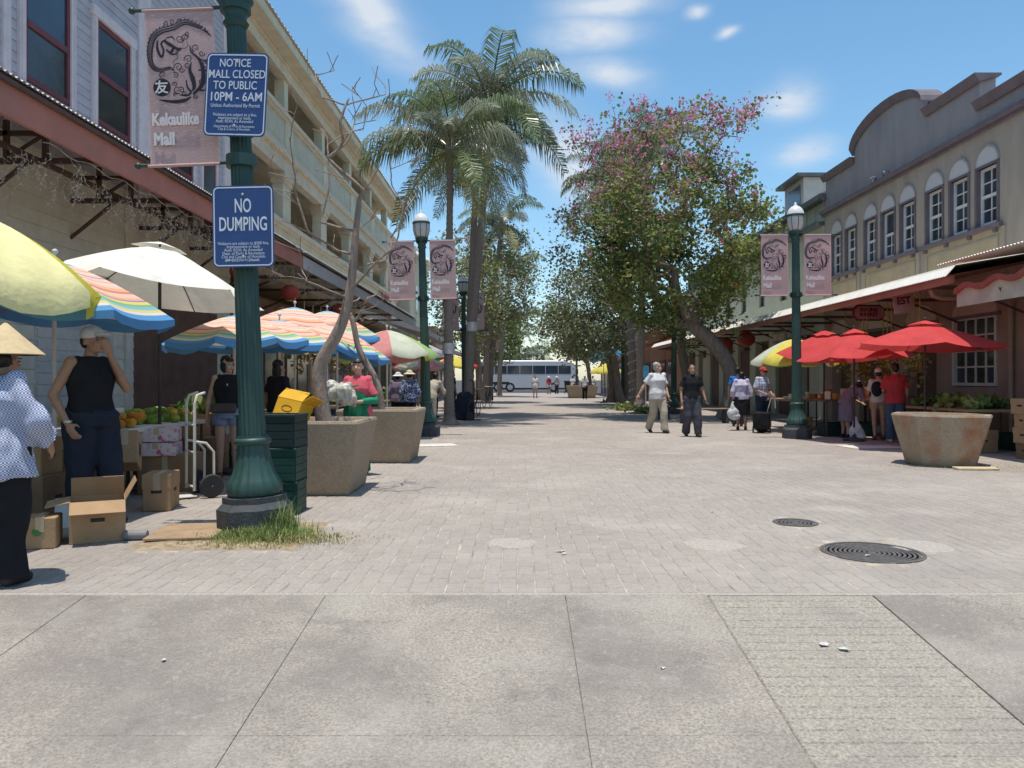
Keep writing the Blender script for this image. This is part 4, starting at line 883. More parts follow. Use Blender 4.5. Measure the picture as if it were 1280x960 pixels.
umbrella('rainbow striped umbrella behind the man in the cap', -4.5, 7.6, 2.46, 1.98, 1.13, [stripes('a', RAIN, 1.28)], tilt=(4, 0), yaw=.2, group=GL, power=1.4)
cwh = cloth('canvas_white', (.86, .83, .74), .18)
umbrella('white canvas market umbrella above the fruit table', -4.3, 9.4, 2.9, 2.34, 1.3, [cwh], n=6, tilt=(7, -2), yaw=.55, vent=True, power=1.35, val=.0, sag=.04, mp=m_dpole, group=GL)
umbrella('low rainbow umbrella just left of the near lamp', -3.95, 10.9, 2.2, 1.83, 1.0, [stripes('b', RAIN, 1.0)], tilt=(-2, 0), yaw=.1, power=1.3, group=GL)
umbrella('rainbow umbrella right behind the near lamp and the bare tree', -3.75, 12.3, 2.24, 1.88, 1.0, [stripes('b', RAIN, 1.0)], tilt=(2, 0), yaw=.4, power=1.4, group=GL)
umbrella('tallest rainbow umbrella behind the bare tree', -4.05, 14.2, 2.62, 2.08, 1.15, [stripes('d', RAIN, 1.15)], tilt=(2, 0), yaw=.25, power=1.4, group=GL)
umbrella('rainbow umbrella farthest back behind the bare tree', -4.0, 16.4, 2.75, 2.2, 1.1, [stripes('d', RAIN, 1.15)], tilt=(0, 0), yaw=.0, power=1.4, group=GL)
umbrella('tilted rainbow umbrella above the woman in the green apron', -3.1, 13.4, 2.22, 1.85, 1.0, [stripes('b', RAIN, 1.0)], tilt=(12, 0), yaw=.3, power=1.4, group=GL)
umbrella('pink green and yellow umbrella beside the lamp with banners', -2.95, 17.6, 2.42, 1.85, 1.12, [cloth('leaf', (.38, .56, .22)), cloth('lemon', (.70, .62, .12)), cloth('rose', (.66, .28, .26)), cloth('pale', (.62, .64, .50))], tilt=(3, 0), yaw=2.6, power=1.5, group=GL)
umbrella('grey white umbrella farther along the left stalls', -3.5, 21.5, 2.65, 2.2, 1.3, [cloth('stone', (.50, .47, .44))], n=4, yaw=.6, power=1.1, val=0, group=GL)
umbrella('small pale tent umbrella behind the first palm', -3.3, 26, 2.6, 2.1, 1.3, [cloth('ash', (.55, .55, .55))], n=4, yaw=.5, power=1.1, val=0, group=GL)
umbrella('pink and white umbrella low behind the first palm', -2.9, 23.5, 2.0, 1.7, .9, [cloth('rose', (.66, .28, .26)), cloth('pale', (.62, .64, .50))], power=1.5, group=GL)
umbrella('yellow and red umbrella far along the left stalls', -2.7, 33, 2.3, 1.9, 1.0, [cloth('lemon', (.70, .62, .12)), cloth('scarlet', (.62, .08, .08))], power=1.5, group=GL)
crd = cloth('scarlet', (.66, .085, .09), .3)
umbrella('green and yellow umbrella behind the lamp on the right', 7.05, 20.0, 2.35, 1.78, 1.08, [cloth('lemon', (.70, .62, .12)), cloth('leaf', (.38, .56, .22)), cloth('lemon', (.70, .62, .12)), cloth('pale', (.62, .64, .50))], yaw=3.6, power=1.6, group=GR)
umbrella('tilted red umbrella next to the right lamp, farthest of three', 7.25, 18.6, 2.42, 1.98, 1.15, [crd], n=6, tilt=(-10, 4), yaw=.5, vent=True, power=1.15, val=0, mp=m_dpole, group=GR)
umbrella('middle red umbrella of the three on the right', 7.15, 16.7, 2.34, 1.76, 1.2, [crd], n=6, tilt=(0, -3), yaw=.75, vent=True, power=1.15, val=0, mp=m_dpole, group=GR)
umbrella('nearest red umbrella, half in the canopy shade', 7.62, 14.7, 2.36, 1.92, 1.42, [crd], n=6, tilt=(2, 0), yaw=.28, vent=True, power=1.15, val=0, mp=m_dpole, group=GR)
umbrella('blue tarp umbrella far along the right side', 4.9, 45, 3.3, 2.6, 1.0, [cloth('tarp', (.10, .30, .50))], n=6, power=1.8, tilt=(-12, 0), group=GR)
umbrella('yellow umbrella far along the right side', 5.3, 47, 2.3, 1.8, 1.0, [cloth('lemon', (.70, .62, .12))], n=8, power=1.5, group=GR)
# ================================================================ trees
m_bark = mat('pale_bark', (.28, .22, .18), .95, .3, 12, .8, 40, stretch=(1, 1, .35), dirt=[((.42, .36, .30), .6, 9, .55), ((.15, .11, .09), .6, 6, .54)])
m_barkd = mat('dark_bark', (.22, .18, .145), .95, .3, 10, .8, 30, stretch=(1, 1, .3), dirt=[((.26, .21, .17), .5, 6, .55)])
m_palmb = mat('palm_bark', (.24, .20, .17), .95, .25, 8, .6, 30, stretch=(1, 1, 5))
def leafmat(nm, c, tr=.35, rn=.35, ro=.5): return mat(nm, c, ro, .1, 4, trans=tr, rnd=rn, spec=.4)
def grow(trunks, tips, rg, r0, rmin=.006, jit=.12, mid=3, n=6, above=.9, ex=.5):
    """limbs: every tip is joined to the nearest node already grown; radii from the number of tips carried"""
    pos, par = [], []
    for tr in trunks:
        pr = -1; pts = spl(tr, 5)
        for p in pts:
            pos.append(Vector(p)); par.append(pr); pr = len(pos) - 1
    nt0 = len(pos); root_top = pos[-1]; ends = []
    tips = sorted(tips, key=lambda t: min((Vector(t) - pos[i]).length for i in range(nt0 // 3, nt0)))
    for t in tips:
        t = Vector(t); best, bi = 1e9, 0
        for i in range(nt0 // 3 if len(trunks) == 1 else 0, len(pos)):
            d = (pos[i] - t).length + max(0, (pos[i].z - t.z + (.12 if above > 2 else 0))) * above + (1.5 if (len(trunks) > 1 and i < nt0 and pos[i].z < root_top.z * .6) else 0)
            if d < best: best, bi = d, i
        p0 = pos[bi].copy(); pr = bi; L_ = (t - p0).length
        for k in range(1, mid + 1):
            s = k / mid; q = p0.lerp(t, s) + Vector((rg.uniform(-1, 1), rg.uniform(-1, 1), rg.uniform(-.4, 1))) * jit * L_ * (1 - s) * 1.3
            pos.append(q); par.append(pr); pr = len(pos) - 1
        ends.append(pr)
    cnt = [0] * len(pos)
    for e in ends:
        i = e
        while i != -1: cnt[i] += 1; i = par[i]
    tot = max(cnt); rad = [max(rmin, r0 * (max(c, 1) / tot) ** ex) for c in cnt]
    return pos, par, rad, ends, nt0
def limbs(pos, par, rad, n=6, skip_r=0, rough=0.0):
    b = MB(); ch = {}
    for i, p in enumerate(par): ch.setdefault(p, []).append(i)
    done = set()
    def chain(i):
        c = [i]
        while ch.get(c[-1]):
            nx = max(ch[c[-1]], key=lambda k: rad[k]); c.append(nx)
        return c
    stack = [(r, None) for r in ch.get(-1, [])]
    while stack:
        i, p = stack.pop(); c = chain(i); pts = ([pos[p]] if p is not None else []) + [pos[k] for k in c]; rr = ([min(rad[p], rad[c[0]] * 1.15)] if p is not None else []) + [rad[k] for k in c]
        if len(pts) > 1: b.tube(pts, rr, n if max(rr) < .05 else 10)
        for k in c:
            for q in ch.get(k, []):
                if q not in c: stack.append((q, k))
    return b
def leaves(mbv, centers, rg, size, kind='leaf'):
    out = MB(); V, F = out.v, out.f
    for (c, s) in centers:
        u = Vector((rg.gauss(0, 1), rg.gauss(0, 1), rg.gauss(0, .6))).normalized(); w_ = Vector((rg.gauss(0, 1), rg.gauss(0, 1), rg.gauss(0, 1))).cross(u).normalized(); nn = u.cross(w_)
        n0 = len(V); a = size * s
        V += [tuple(c), tuple(c + u * a * .5 + w_ * a * .42 + nn * a * .12), tuple(c + u * a), tuple(c + u * a * .5 - w_ * a * .42 + nn * a * .12)]
        F += [(n0, n0 + 1, n0 + 2), (n0, n0 + 2, n0 + 3)]
    return out
# bare tree in the near planter
rg = random.Random(11)
tr = [PX(406, 533, 9.2), PX(399, 482, 9.2), PX(402, 452, 9.2), PX(420, 420, 9.2), PX(432, 390, 9.2), PX(440, 345, 9.2), PX(444, 300, 9.2), PX(449, 250, 9.2)]
tp = [(385, 92, 9.6), (418, 88, 9.4), (403, 122, 9.0), (440, 108, 9.8), (452, 128, 9.3), (466, 122, 9.0), (470, 150, 9.6), (482, 118, 9.2), (470, 95, 9.5), (342, 192, 9.4), (362, 172, 9.0), (372, 130, 8.8), (336, 235, 9.6), (352, 275, 9.2), (376, 335, 9.0), (348, 345, 9.5), (384, 352, 8.8), (500, 165, 9.3), (516, 186, 9.0), (530, 196, 9.6), (521, 243, 9.2), (506, 262, 8.9), (492, 303, 9.4), (510, 327, 9.0), (482, 342, 9.5), (472, 382, 9.2), (500, 282, 9.6), (455, 160, 9.9), (425, 152, 8.7), (394, 212, 9.0), (368, 236, 9.3), (410, 190, 9.6), (476, 205, 8.8), (490, 232, 9.7), (470, 270, 8.9), (402, 258, 9.6), (385, 290, 9.3), (415, 320, 9.7), (468, 330, 8.9), (340, 300, 8.9), (400, 160, 9.9), (432, 180, 9.2), (446, 145, 9.5)]
tips = [PX(*t) for t in tp]
for t in list(tips)[::1]:
    for k in range(2): tips.append(t + Vector((rg.uniform(-.14, .14), rg.uniform(-.2, .2), rg.uniform(.02, .34))))
pos, par, rad, ends, n0 = grow([tr], tips, rg, .05, .0052, .025, 4, above=4.0, ex=.62)
for i in range(n0): rad[i] = max(rad[i], .098 - .07 * i / n0)
t = thing('bare_tree', 'tall leafless tree growing from the nearest square planter', 'tree', tr[0]); b = limbs(pos, par, rad, 6); b.v = [(x - tr[0].x, y - tr[0].y, z - tr[0].z) for x, y, z in b.v]
obj('trunk', b, m_bark, t, 60)
tr = [PX(478, 520, 12.6), PX(474, 490, 12.6), PX(466, 468, 12.6), PX(455, 449, 12.6), PX(447, 431, 12.6), PX(441, 402, 12.6), PX(434, 388, 12.6)]
tips = [PX(*q) for q in ((466, 398, 12.8), (471, 368, 12.5), (424, 386, 12.6), (450, 372, 12.9), (462, 372, 12.3))]
pos, par, rad, ends, n0 = grow([tr], tips, rg, .03, .008, .2, 5)
for i in range(n0): rad[i] = max(rad[i], .06 - .02 * i / n0)
t = thing('leaning_bare_tree', 'thin bare stem leaning left out of the second square planter', 'tree', tr[0]); b = limbs(pos, par, rad, 6); b.v = [(x - tr[0].x, y - tr[0].y, z - tr[0].z) for x, y, z in b.v]
obj('trunk', b, m_bark, t, 60)
m_leaf = leafmat('orchid_leaf', (.16, .215, .075), .45); m_leaf2 = leafmat('orchid_leaf_bright', (.27, .30, .09), .45); m_leaf3 = leafmat('dusty_leaf', (.27, .28, .17), .45); m_flw = leafmat('orchid_flower', (.64, .23, .37), .3, .35); m_flo = leafmat('orange_flower', (.6, .16, .05))
def tree(label, trunks, D, cen, rx, ry, rz, ntips, nleaf, lsize, r0, rg, flower=0, shape=None, twigs=0, bark=None, lm=None, lm2=None, spread=.42, top_sparse=.0, ftop=.2):
    base = Vector(trunks[0][0]); tips = []
    c = Vector(cen)
    while len(tips) < ntips:
        p = Vector((rg.gauss(0, .5), rg.gauss(0, .5), rg.gauss(0, .5)))
        if p.length > 1: continue
        s = (.45 + .55 * p.length) / max(p.length, .01); p = p * s
        q = c + Vector((p.x * rx, p.y * ry, p.z * rz))
        if shape and not shape(q): continue
        q += Vector((mnoise.noise(q * .9), 0, mnoise.noise(q * .9 + Vector((5, 5, 5))))) * rx * .22
        tips.append(q)
    tw = [c + Vector((rg.uniform(-.75, .75) * rx, rg.uniform(-.5, .5) * ry, rz * rg.uniform(.92, 1.22))) for k in range(twigs)]
    pos, par, rad, ends, n0 = grow(trunks, tips + tw, rg, r0, .0075, .06, 3, above=1.6, ex=.78)
    k = 0
    for tk in trunks:
        m = (len(tk) - 1) * 5 + 1
        for i in range(m): rad[k + i] = max(rad[k + i], r0 * (1 - .55 * i / m)) * (1 + .25 * max(0, 1 - i / 4))
        k += m
    t = thing('flowering_tree' if flower else 'street_tree', label, 'tree', base)
    b = limbs(pos, par, rad, 5); b.v = [(x - base.x, y - base.y, z - base.z) for x, y, z in b.v]; obj('trunk', b, bark or m_barkd, t, 60)
    groups = [[], []]; fl = [[], []]
    ep = [pos[e] for e in ends[:]]; zlo, zhi = c.z - rz, c.z + rz
    while sum(map(len, groups)) < nleaf:
        p = rg.choice(ep); hgt = (p.z - zlo) / (zhi - zlo)
        if rg.random() < top_sparse * max(0, hgt - .35) * 1.6: continue
        m = rg.randint(6, 14)
        for _ in range(m):
            q = p + Vector((rg.gauss(0, spread), rg.gauss(0, spread), rg.gauss(0, spread * .8)))
            g = 1 if (mnoise.noise(q * .8) + rg.uniform(-.4, .4)) > .05 else 0
            groups[g].append((q - base, rg.uniform(.6, 1.25)))
    for g, mm in zip(groups, (lm or m_leaf, lm2 or m_leaf2)):
        if g: tag(obj('crown', leaves(None, g, rg, lsize), mm, t), kind='stuff')
    for _ in range(flower):
        p = rg.choice(ep); hgt = (p.z - zlo) / (zhi - zlo)
        if rg.random() > max(.05, ftop + (hgt - .35) * 1.6): continue
        f = 1 if (hgt < .4 and rg.random() < .4) else 0
        o = p + Vector((rg.gauss(0, spread * .55), rg.gauss(0, spread * .55), rg.gauss(0, spread * .55) + .05))
        for k in range(rg.randint(4, 9)): fl[f].append((o - base + Vector((rg.gauss(0, .05), rg.gauss(0, .05), rg.gauss(0, .05))), rg.uniform(.42, .78)))
    for g, mm in zip(fl, (m_flw, m_flo)):
        if g: tag(obj('blossoms', leaves(None, g, rg, lsize), mm, t), kind='stuff')
    return t
rg = random.Random(5)
D = 26.0
t1 = [PX(905, 524, D), PX(913, 495, D), PX(914, 466, D), PX(902, 442, D), PX(882, 420, D), PX(862, 402, D), PX(848, 370, D), PX(842, 335, D)]
t2 = [PX(862, 402, D), PX(880, 372, D), PX(895, 340, D)]
sh = lambda q: True
tree('big orchid tree with curved trunk, pink blossoms and dense green leaves', [t1, t2], D, PX(850, 292, D), 3.15, 2.6, 3.45, 360, 21000, .135, .25, rg, flower=1700, twigs=80, top_sparse=.75, spread=.235, ftop=.12)
t1 = [PX(866, 520, 28.5), PX(860, 480, 28.5), PX(853, 440, 28.5), PX(848, 395, 28.5), PX(838, 350, 28.5)]
tree('straight dark trunk tree left of the curved orchid tree', [t1], 28.5, PX(775, 285, 28.5), 2.5, 2.0, 2.9, 210, 7500, .125, .17, rg, flower=1100, twigs=50, top_sparse=.7, spread=.25, lm=m_leaf3, lm2=m_leaf)
t1 = [PX(776, 503, 40), PX(772, 480, 40), PX(768, 450, 40), PX(757, 430, 40), PX(745, 415, 40)]; t2 = [PX(764, 503, 40.5), PX(766, 480, 40.5), PX(762, 450, 40.5), PX(752, 420, 40.5)]
tree('dusty green tree with small pink blossoms at the middle right', [t1, t2], 40, PX(736, 398, 40), 2.7, 2.4, 2.35, 200, 11000, .15, .22, rg, flower=90, spread=.36, lm=m_leaf3, lm2=m_leaf, twigs=8)
t1 = [PX(612, 500, 45), PX(613, 460, 45), PX(618, 420, 45), PX(628, 390, 45)]
tree('leafy tree behind the leaning palms on the left', [t1], 45, PX(622, 362, 45), 2.2, 2.2, 3.0, 120, 7500, .17, .18, rg, flower=120, spread=.42, lm=m_leaf3, lm2=m_leaf2, twigs=10)
t1 = [PX(600, 500, 36), PX(598, 460, 36), PX(592, 420, 36), PX(588, 390, 36)]
tree('leafy tree behind the first palm and the banners', [t1], 36, PX(580, 372, 36), 1.9, 1.6, 2.4, 90, 4500, .15, .15, rg, flower=60, spread=.38, lm=m_leaf3, lm2=m_leaf2, twigs=6)
t1 = [(-2.3, 62, 0), (-2.3, 62, 2.2), (-2.0, 62, 4.0)]
tree('green tree near the far left end of the mall', [t1], 62, (-1.9, 62, 4.6), 1.8, 2.0, 2.3, 70, 4000, .2, .16, rg, spread=.42)
t1 = [(5.3, 58, 0), (5.2, 58, 2.0), (4.8, 58, 3.6)]
tree('green tree near the far right end of the mall', [t1], 58, (4.5, 58, 4.6), 1.9, 2.0, 1.8, 70, 3600, .19, .16, rg, flower=20, spread=.4, lm=m_leaf3)
# ================================================================ palms
m_fr = leafmat('palm_frond', (.17, .22, .10), .25, .3, .32); m_fr2 = leafmat('palm_frond_grey', (.30, .32, .22), .25, .25, .3); m_fry = leafmat('palm_frond_yellow', (.30, .26, .07), .3, .2)
def frond_mesh(Ln, e0, droop, m, rg, nl=46, lw=.034, ll=.78):
    b = MB(); pts = []; p = Vector((0, 0, 0)); e = e0; st = Ln / 14
    for k in range(15):
        pts.append(p.copy()); p = p + Vector((math.cos(e), 0, math.sin(e))) * st; e -= droop / 14 * (.5 + k / 12)
    b.tube(pts, [.028 * (1 - .85 * k / 14) + .003 for k in range(15)], 5)
    for s in (-1, 1):
        for k in range(nl):
            t = .10 + .9 * (k + rg.random() * .6) / nl; i = min(int(t * 14), 13); f = t * 14 - i; p = pts[i].lerp(pts[i + 1], min(f, 1)); d = (pts[i + 1] - pts[i]).normalized()
            Ls = ll * (.35 + .65 * math.sin(min(1, t * .85 + .12) * math.pi) ** .6) * rg.uniform(.8, 1.12)
            if t > .88: Ls *= .75
            up = Vector((-d.z, 0, d.x)); sd_ = Vector((0, s, 0)); dr = (sd_ * .85 + d * .55 + up * rg.uniform(-.1, .3)).normalized()
            q1 = p + dr * Ls * .45; q2 = q1 + (dr * .55 + Vector((0, 0, -rg.uniform(.8, 1.7)))).normalized() * Ls * .55
            wv = d * lw * .5 * (1 if rg.random() > .1 else .5)
            n0 = len(b.v); b.v += [tuple(p - wv * .5), tuple(p + wv * .5), tuple(q1 + wv), tuple(q1 - wv), tuple(q2)]; b.f += [(n0, n0 + 1, n0 + 2, n0 + 3), (n0 + 3, n0 + 2, n0 + 4)]
    return b.mesh('frond', m)
rg = random.Random(21)
FR = {}
for nm, nl, lw in (('near', 54, .042), ('far', 30, .07)):
    FR[nm] = [frond_mesh(1.0 * 2.7, R(e), R(dp), mm, rg, nl, lw) for e, dp, mm in ((78, 75, m_fr), (62, 105, m_fr), (48, 95, m_fr2), (34, 90, m_fr2), (20, 85, m_fr), (6, 75, m_fr2), (-12, 70, m_fr), (-35, 50, m_fry), (-55, 28, m_fr2))]
def palm(label, path, r0, r1, scale, nf, which, rg, band=False, lights=False, elev=(1, 2, 3, 2, 4, 1, 5, 3, 6, 4, 7, 5, 2, 8, 6)):
    base = Vector(path[0]); t = thing('palm_tree', label, 'palm tree', base)
    pts = spl([Vector(p) - base for p in path], 12); n = len(pts); P2 = []; R2 = []
    for i, p in enumerate(pts):
        s = i / (n - 1); r = r0 + (r1 - r0) * min(1, s * 1.25) + (r0 * .75) * max(0, 1 - s / .07) ** 2
        P2 += [p, p + (pts[min(i + 1, n - 1)] - p) * .55]; R2 += [r * 1.06, r * .94]
    obj('trunk', MB().tube(P2, R2, 12), m_palmb, t, 60)
    top = pts[-1]
    b = MB(); b.ell(top + Vector((0, 0, .1)), (r1 * 1.7, r1 * 1.7, .45)); obj('crown_heart', b, m_palmb, t, 60)
    for k in range(nf):
        me = FR[which][elev[k % len(elev)]]; a = k * 2.39996 + rg.uniform(-.3, .3); sc_ = scale * rg.uniform(.82, 1.1)
        o = link('frond', me, t, top + Vector((0, 0, .1 + .15 * rg.random())), (rg.uniform(-.25, .25), rg.uniform(-.14, .14), a)); o.scale = (sc_, sc_, sc_)
    if band:
        i = int(n * .33); obj('metal_band', MB().tube([pts[i], pts[i] + Vector((0, 0, .32))], r0 * 1.08, 16, cap=False), m_tin, t, 60)
    if lights:
        b = MB()
        for i in range(150):
            s = i / 150 * .5; k = min(int(s * (n - 1)), n - 2); p = pts[k].lerp(pts[k + 1], s * (n - 1) - k); a = i * .42; b.ell(p + Vector((math.cos(a), math.sin(a), 0)) * (r0 + .03), (.022, .022, .03), nu=5, nv=4)
        obj('light_string', b, mat('bulb_white', (.75, .74, .7), .4), t)
    return t
palm('nearest palm on the left, its thick trunk ringed by a metal band', [PX(562, 530, 23), PX(561, 470, 23), PX(561, 380, 23), PX(562, 280, 23), PX(563, 195, 23)], .17, .095, 1.08, 26, 'near', rg, band=True)
palm('tallest palm on the left, leaning to the right', [PX(586, 522, 27), PX(588, 440, 27), PX(595, 360, 27), PX(604, 250, 27), PX(612, 140, 27)], .17, .12, 1.32, 28, 'near', rg, band=True)
palm('slimmer palm between the two leading palms on the left', [PX(584, 520, 28.5), PX(586, 440, 28.5), PX(590, 340, 28.5), PX(594, 250, 28.5), PX(597, 212, 28.5)], .15, .11, .95, 20, 'near', rg)
palm('tall palm rising out of the orchid tree on the right', [PX(800, 507, 34), PX(801, 440, 34), PX(804, 330, 34), PX(812, 195, 34)], .2, .13, 1.0, 24, 'near', rg)
palm('right side palm with its trunk wrapped in white bulbs', [PX(794, 507, 36), PX(790, 440, 36), PX(783, 340, 36), PX(764, 232, 36)], .2, .13, 1.0, 22, 'near', rg, lights=True)
palm('right side palm, straight trunk left of the light-wrapped palm', [PX(786, 505, 41), PX(784, 420, 41), PX(776, 330, 41), PX(768, 255, 41)], .2, .13, 1.0, 18, 'near', rg)
palm('palm behind the leafy trees on the left', [PX(607, 503, 44), PX(609, 430, 44), PX(618, 350, 44), PX(628, 285, 44)], .18, .13, 1.1, 18, 'near', rg)
palm('palm at the far left of the mall, fronds over the street', [PX(624, 497, 60), PX(626, 440, 60), PX(632, 380, 60), PX(640, 340, 60)], .2, .14, 1.2, 16, 'far', rg)
palm('tall distant palm beyond the bus', [PX(649, 488, 112), PX(649, 450, 112), PX(650, 404, 112)], .22, .15, 1.6, 16, 'far', rg)
palm('shorter distant palm beyond the bus, left of the tall one', [PX(636, 488, 108), PX(637, 460, 108), PX(638, 429, 108)], .22, .15, 1.5, 16, 'far', rg)
palm('distant palm whose crown shows just above the bus roof', [PX(680, 488, 112), PX(680, 465, 112), PX(679, 448, 112)], .22, .15, 1.7, 16, 'far', rg)
palm('low distant palm tuft above the bus at the left', [PX(656, 488, 116), PX(656, 465, 116), PX(656, 450, 116)], .22, .15, 1.4, 14, 'far', rg)
t1 = [(-2.0, 118, 0), (-2.0, 118, 2), (-2.0, 118, 3.5)]
tree('dark green shrub tree beyond the bus', [t1], 118, (-2.2, 118, 4.0), 2.2, 2.0, 1.6, 40, 1500, .5, .2, rg, spread=.5)
# ================================================================ people
m_skin = [mat('skin_tan', (.36, .20, .13), .55, .08, 8, spec=.35), mat('skin_light', (.50, .31, .22), .55, .08, 8, spec=.35), mat('skin_brown', (.24, .125, .08), .55, .08, 8, spec=.35)]
m_hairb = mat('hair_black', (.018, .014, .013), .5, .3, 30, spec=.4); m_hairg = mat('hair_grey', (.32, .31, .30), .6, .2, 30)
m_eye = mat('eye_dark', (.02, .015, .015), .4); m_lip = mat('lip', (.33, .12, .10), .5)
def fab(nm, c, var=.12): return mat('fabric_' + nm, c, .9, var, 6, .3, 160, spec=.15)
def pattern(nm, c1, c2, sc_, kind='wave', amount=.5):
    m = mat('print_' + nm, c1, .85, spec=.15); t = m.node_tree; l = t.links.new; b = t.nodes['Principled BSDF']; g = N(t, 'ShaderNodeTexCoord')
    if kind == 'check':
        sp = N(t, 'ShaderNodeSeparateXYZ'); l(g.outputs['Object'], sp.inputs[0])
        a = mth(t, 'GREATER_THAN', mth(t, 'SINE', mth(t, 'MULTIPLY', sp.outputs[0], sc_)), .3); c = mth(t, 'GREATER_THAN', mth(t, 'SINE', mth(t, 'MULTIPLY', sp.outputs[2], sc_)), .3)
        f = mth(t, 'MULTIPLY', mth(t, 'ADD', a, c), .5)
    elif kind == 'links':
        sp = N(t, 'ShaderNodeSeparateXYZ'); l(g.outputs['Object'], sp.inputs[0])
        u = mth(t, 'ADD', sp.outputs[0], mth(t, 'MULTIPLY', sp.outputs[1], .8))
        rw = mth(t, 'SIGN', mth(t, 'SINE', mth(t, 'MULTIPLY', sp.outputs[2], sc_ * .5))); cu = mth(t, 'COSINE', mth(t, 'MULTIPLY', u, sc_)); cz = mth(t, 'MULTIPLY', mth(t, 'COSINE', mth(t, 'MULTIPLY', sp.outputs[2], sc_)), rw)
        f = mth(t, 'GREATER_THAN', mth(t, 'ABSOLUTE', mth(t, 'ADD', cu, cz)), .62)
    else:
        v = N(t, 'ShaderNodeTexVoronoi'); v.inputs['Scale'].default_value = sc_; l(g.outputs['Object'], v.inputs['Vector']); f = mth(t, 'GREATER_THAN', v.outputs['Distance'], amount)
    mx = N(t, 'ShaderNodeMix', data_type='RGBA'); l(f, mx.inputs[0]); mx.inputs[6].default_value = (*c1, 1); mx.inputs[7].default_value = (*c2, 1); l(mx.outputs[2], b.inputs['Base Color'])
    return m
BASE = dict(pel=(0, 0, .95), wai=(0, 0, 1.09), che=(0, 0, 1.27), nek=(0, .008, 1.46), hed=(0, -.012, 1.59))
for s, k in ((1, 'L'), (-1, 'R')):
    BASE.update({'sho' + k: (s * .172, .005, 1.40), 'elb' + k: (s * .235, .03, 1.12), 'wri' + k: (s * .25, -.03, .87), 'hip' + k: (s * .09, 0, .90), 'kne' + k: (s * .10, -.015, .49), 'ank' + k: (s * .105, .02, .085)})
def loft(b, secs, n=18):
    rings = []
    for (c, rx, ry, d) in secs:
        c = Vector(c); d = Vector(d).normalized(); ux = Vector((1, 0, 0)) - d * d.x; ux = ux.normalized(); uy = d.cross(ux)
        rings.append([c + ux * rx * math.cos(2 * math.pi * k / n) + uy * ry * math.sin(2 * math.pi * k / n) for k in range(n)])
    vs = [v for r in rings for v in r]; fs = [(i * n + k, i * n + (k + 1) % n, (i + 1) * n + (k + 1) % n, (i + 1) * n + k) for i in range(len(rings) - 1) for k in range(n)]
    fs += [tuple(range(n - 1, -1, -1)), tuple((len(rings) - 1) * n + k for k in range(n))]
    b.add(vs, fs)
def hand(b, wri, fdir, thumb, curl=.5, s=1.0, grip=0):
    """palm, four fingers of unequal length and a thumb leaving the side of the palm"""
    f = Vector(fdir).normalized(); th = Vector(thumb); th = (th - f * th.dot(f)).normalized(); nrm = f.cross(th)
    wri = Vector(wri); M = Matrix((th, f, nrm)).transposed(); pc = wri + f * .05 * s
    b.ell(pc, (.042 * s, .055 * s, .019 * s), M=M)
    for k, ln in enumerate((.072, .082, .076, .058)):
        o = pc + f * .045 * s + th * (.030 - .02 * k) * s; a = .25 + curl * .9
        d1 = (f * math.cos(a * .5) - nrm * math.sin(a * .5)); d2 = (f * math.cos(a * 1.3) - nrm * math.sin(a * 1.3)); d3 = (f * math.cos(a * 2) - nrm * math.sin(a * 2))
        p1 = o + d1 * ln * .45 * s; p2 = p1 + d2 * ln * .32 * s; p3 = p2 + d3 * ln * .25 * s
        b.tube([o - f * .01, p1, p2, p3], [.0095 * s, .0092 * s, .0085 * s, .0075 * s], 8)
    o = pc - f * .02 * s + th * .032 * s; p1 = o + (th * .8 + f * .55 - nrm * .2).normalized() * .038 * s; p2 = p1 + (th * .25 + f * .9 - nrm * .3).normalized() * .034 * s
    b.tube([o - th * .015, o, p1, p2], [.014 * s, .0125 * s, .011 * s, .0085 * s], 8)
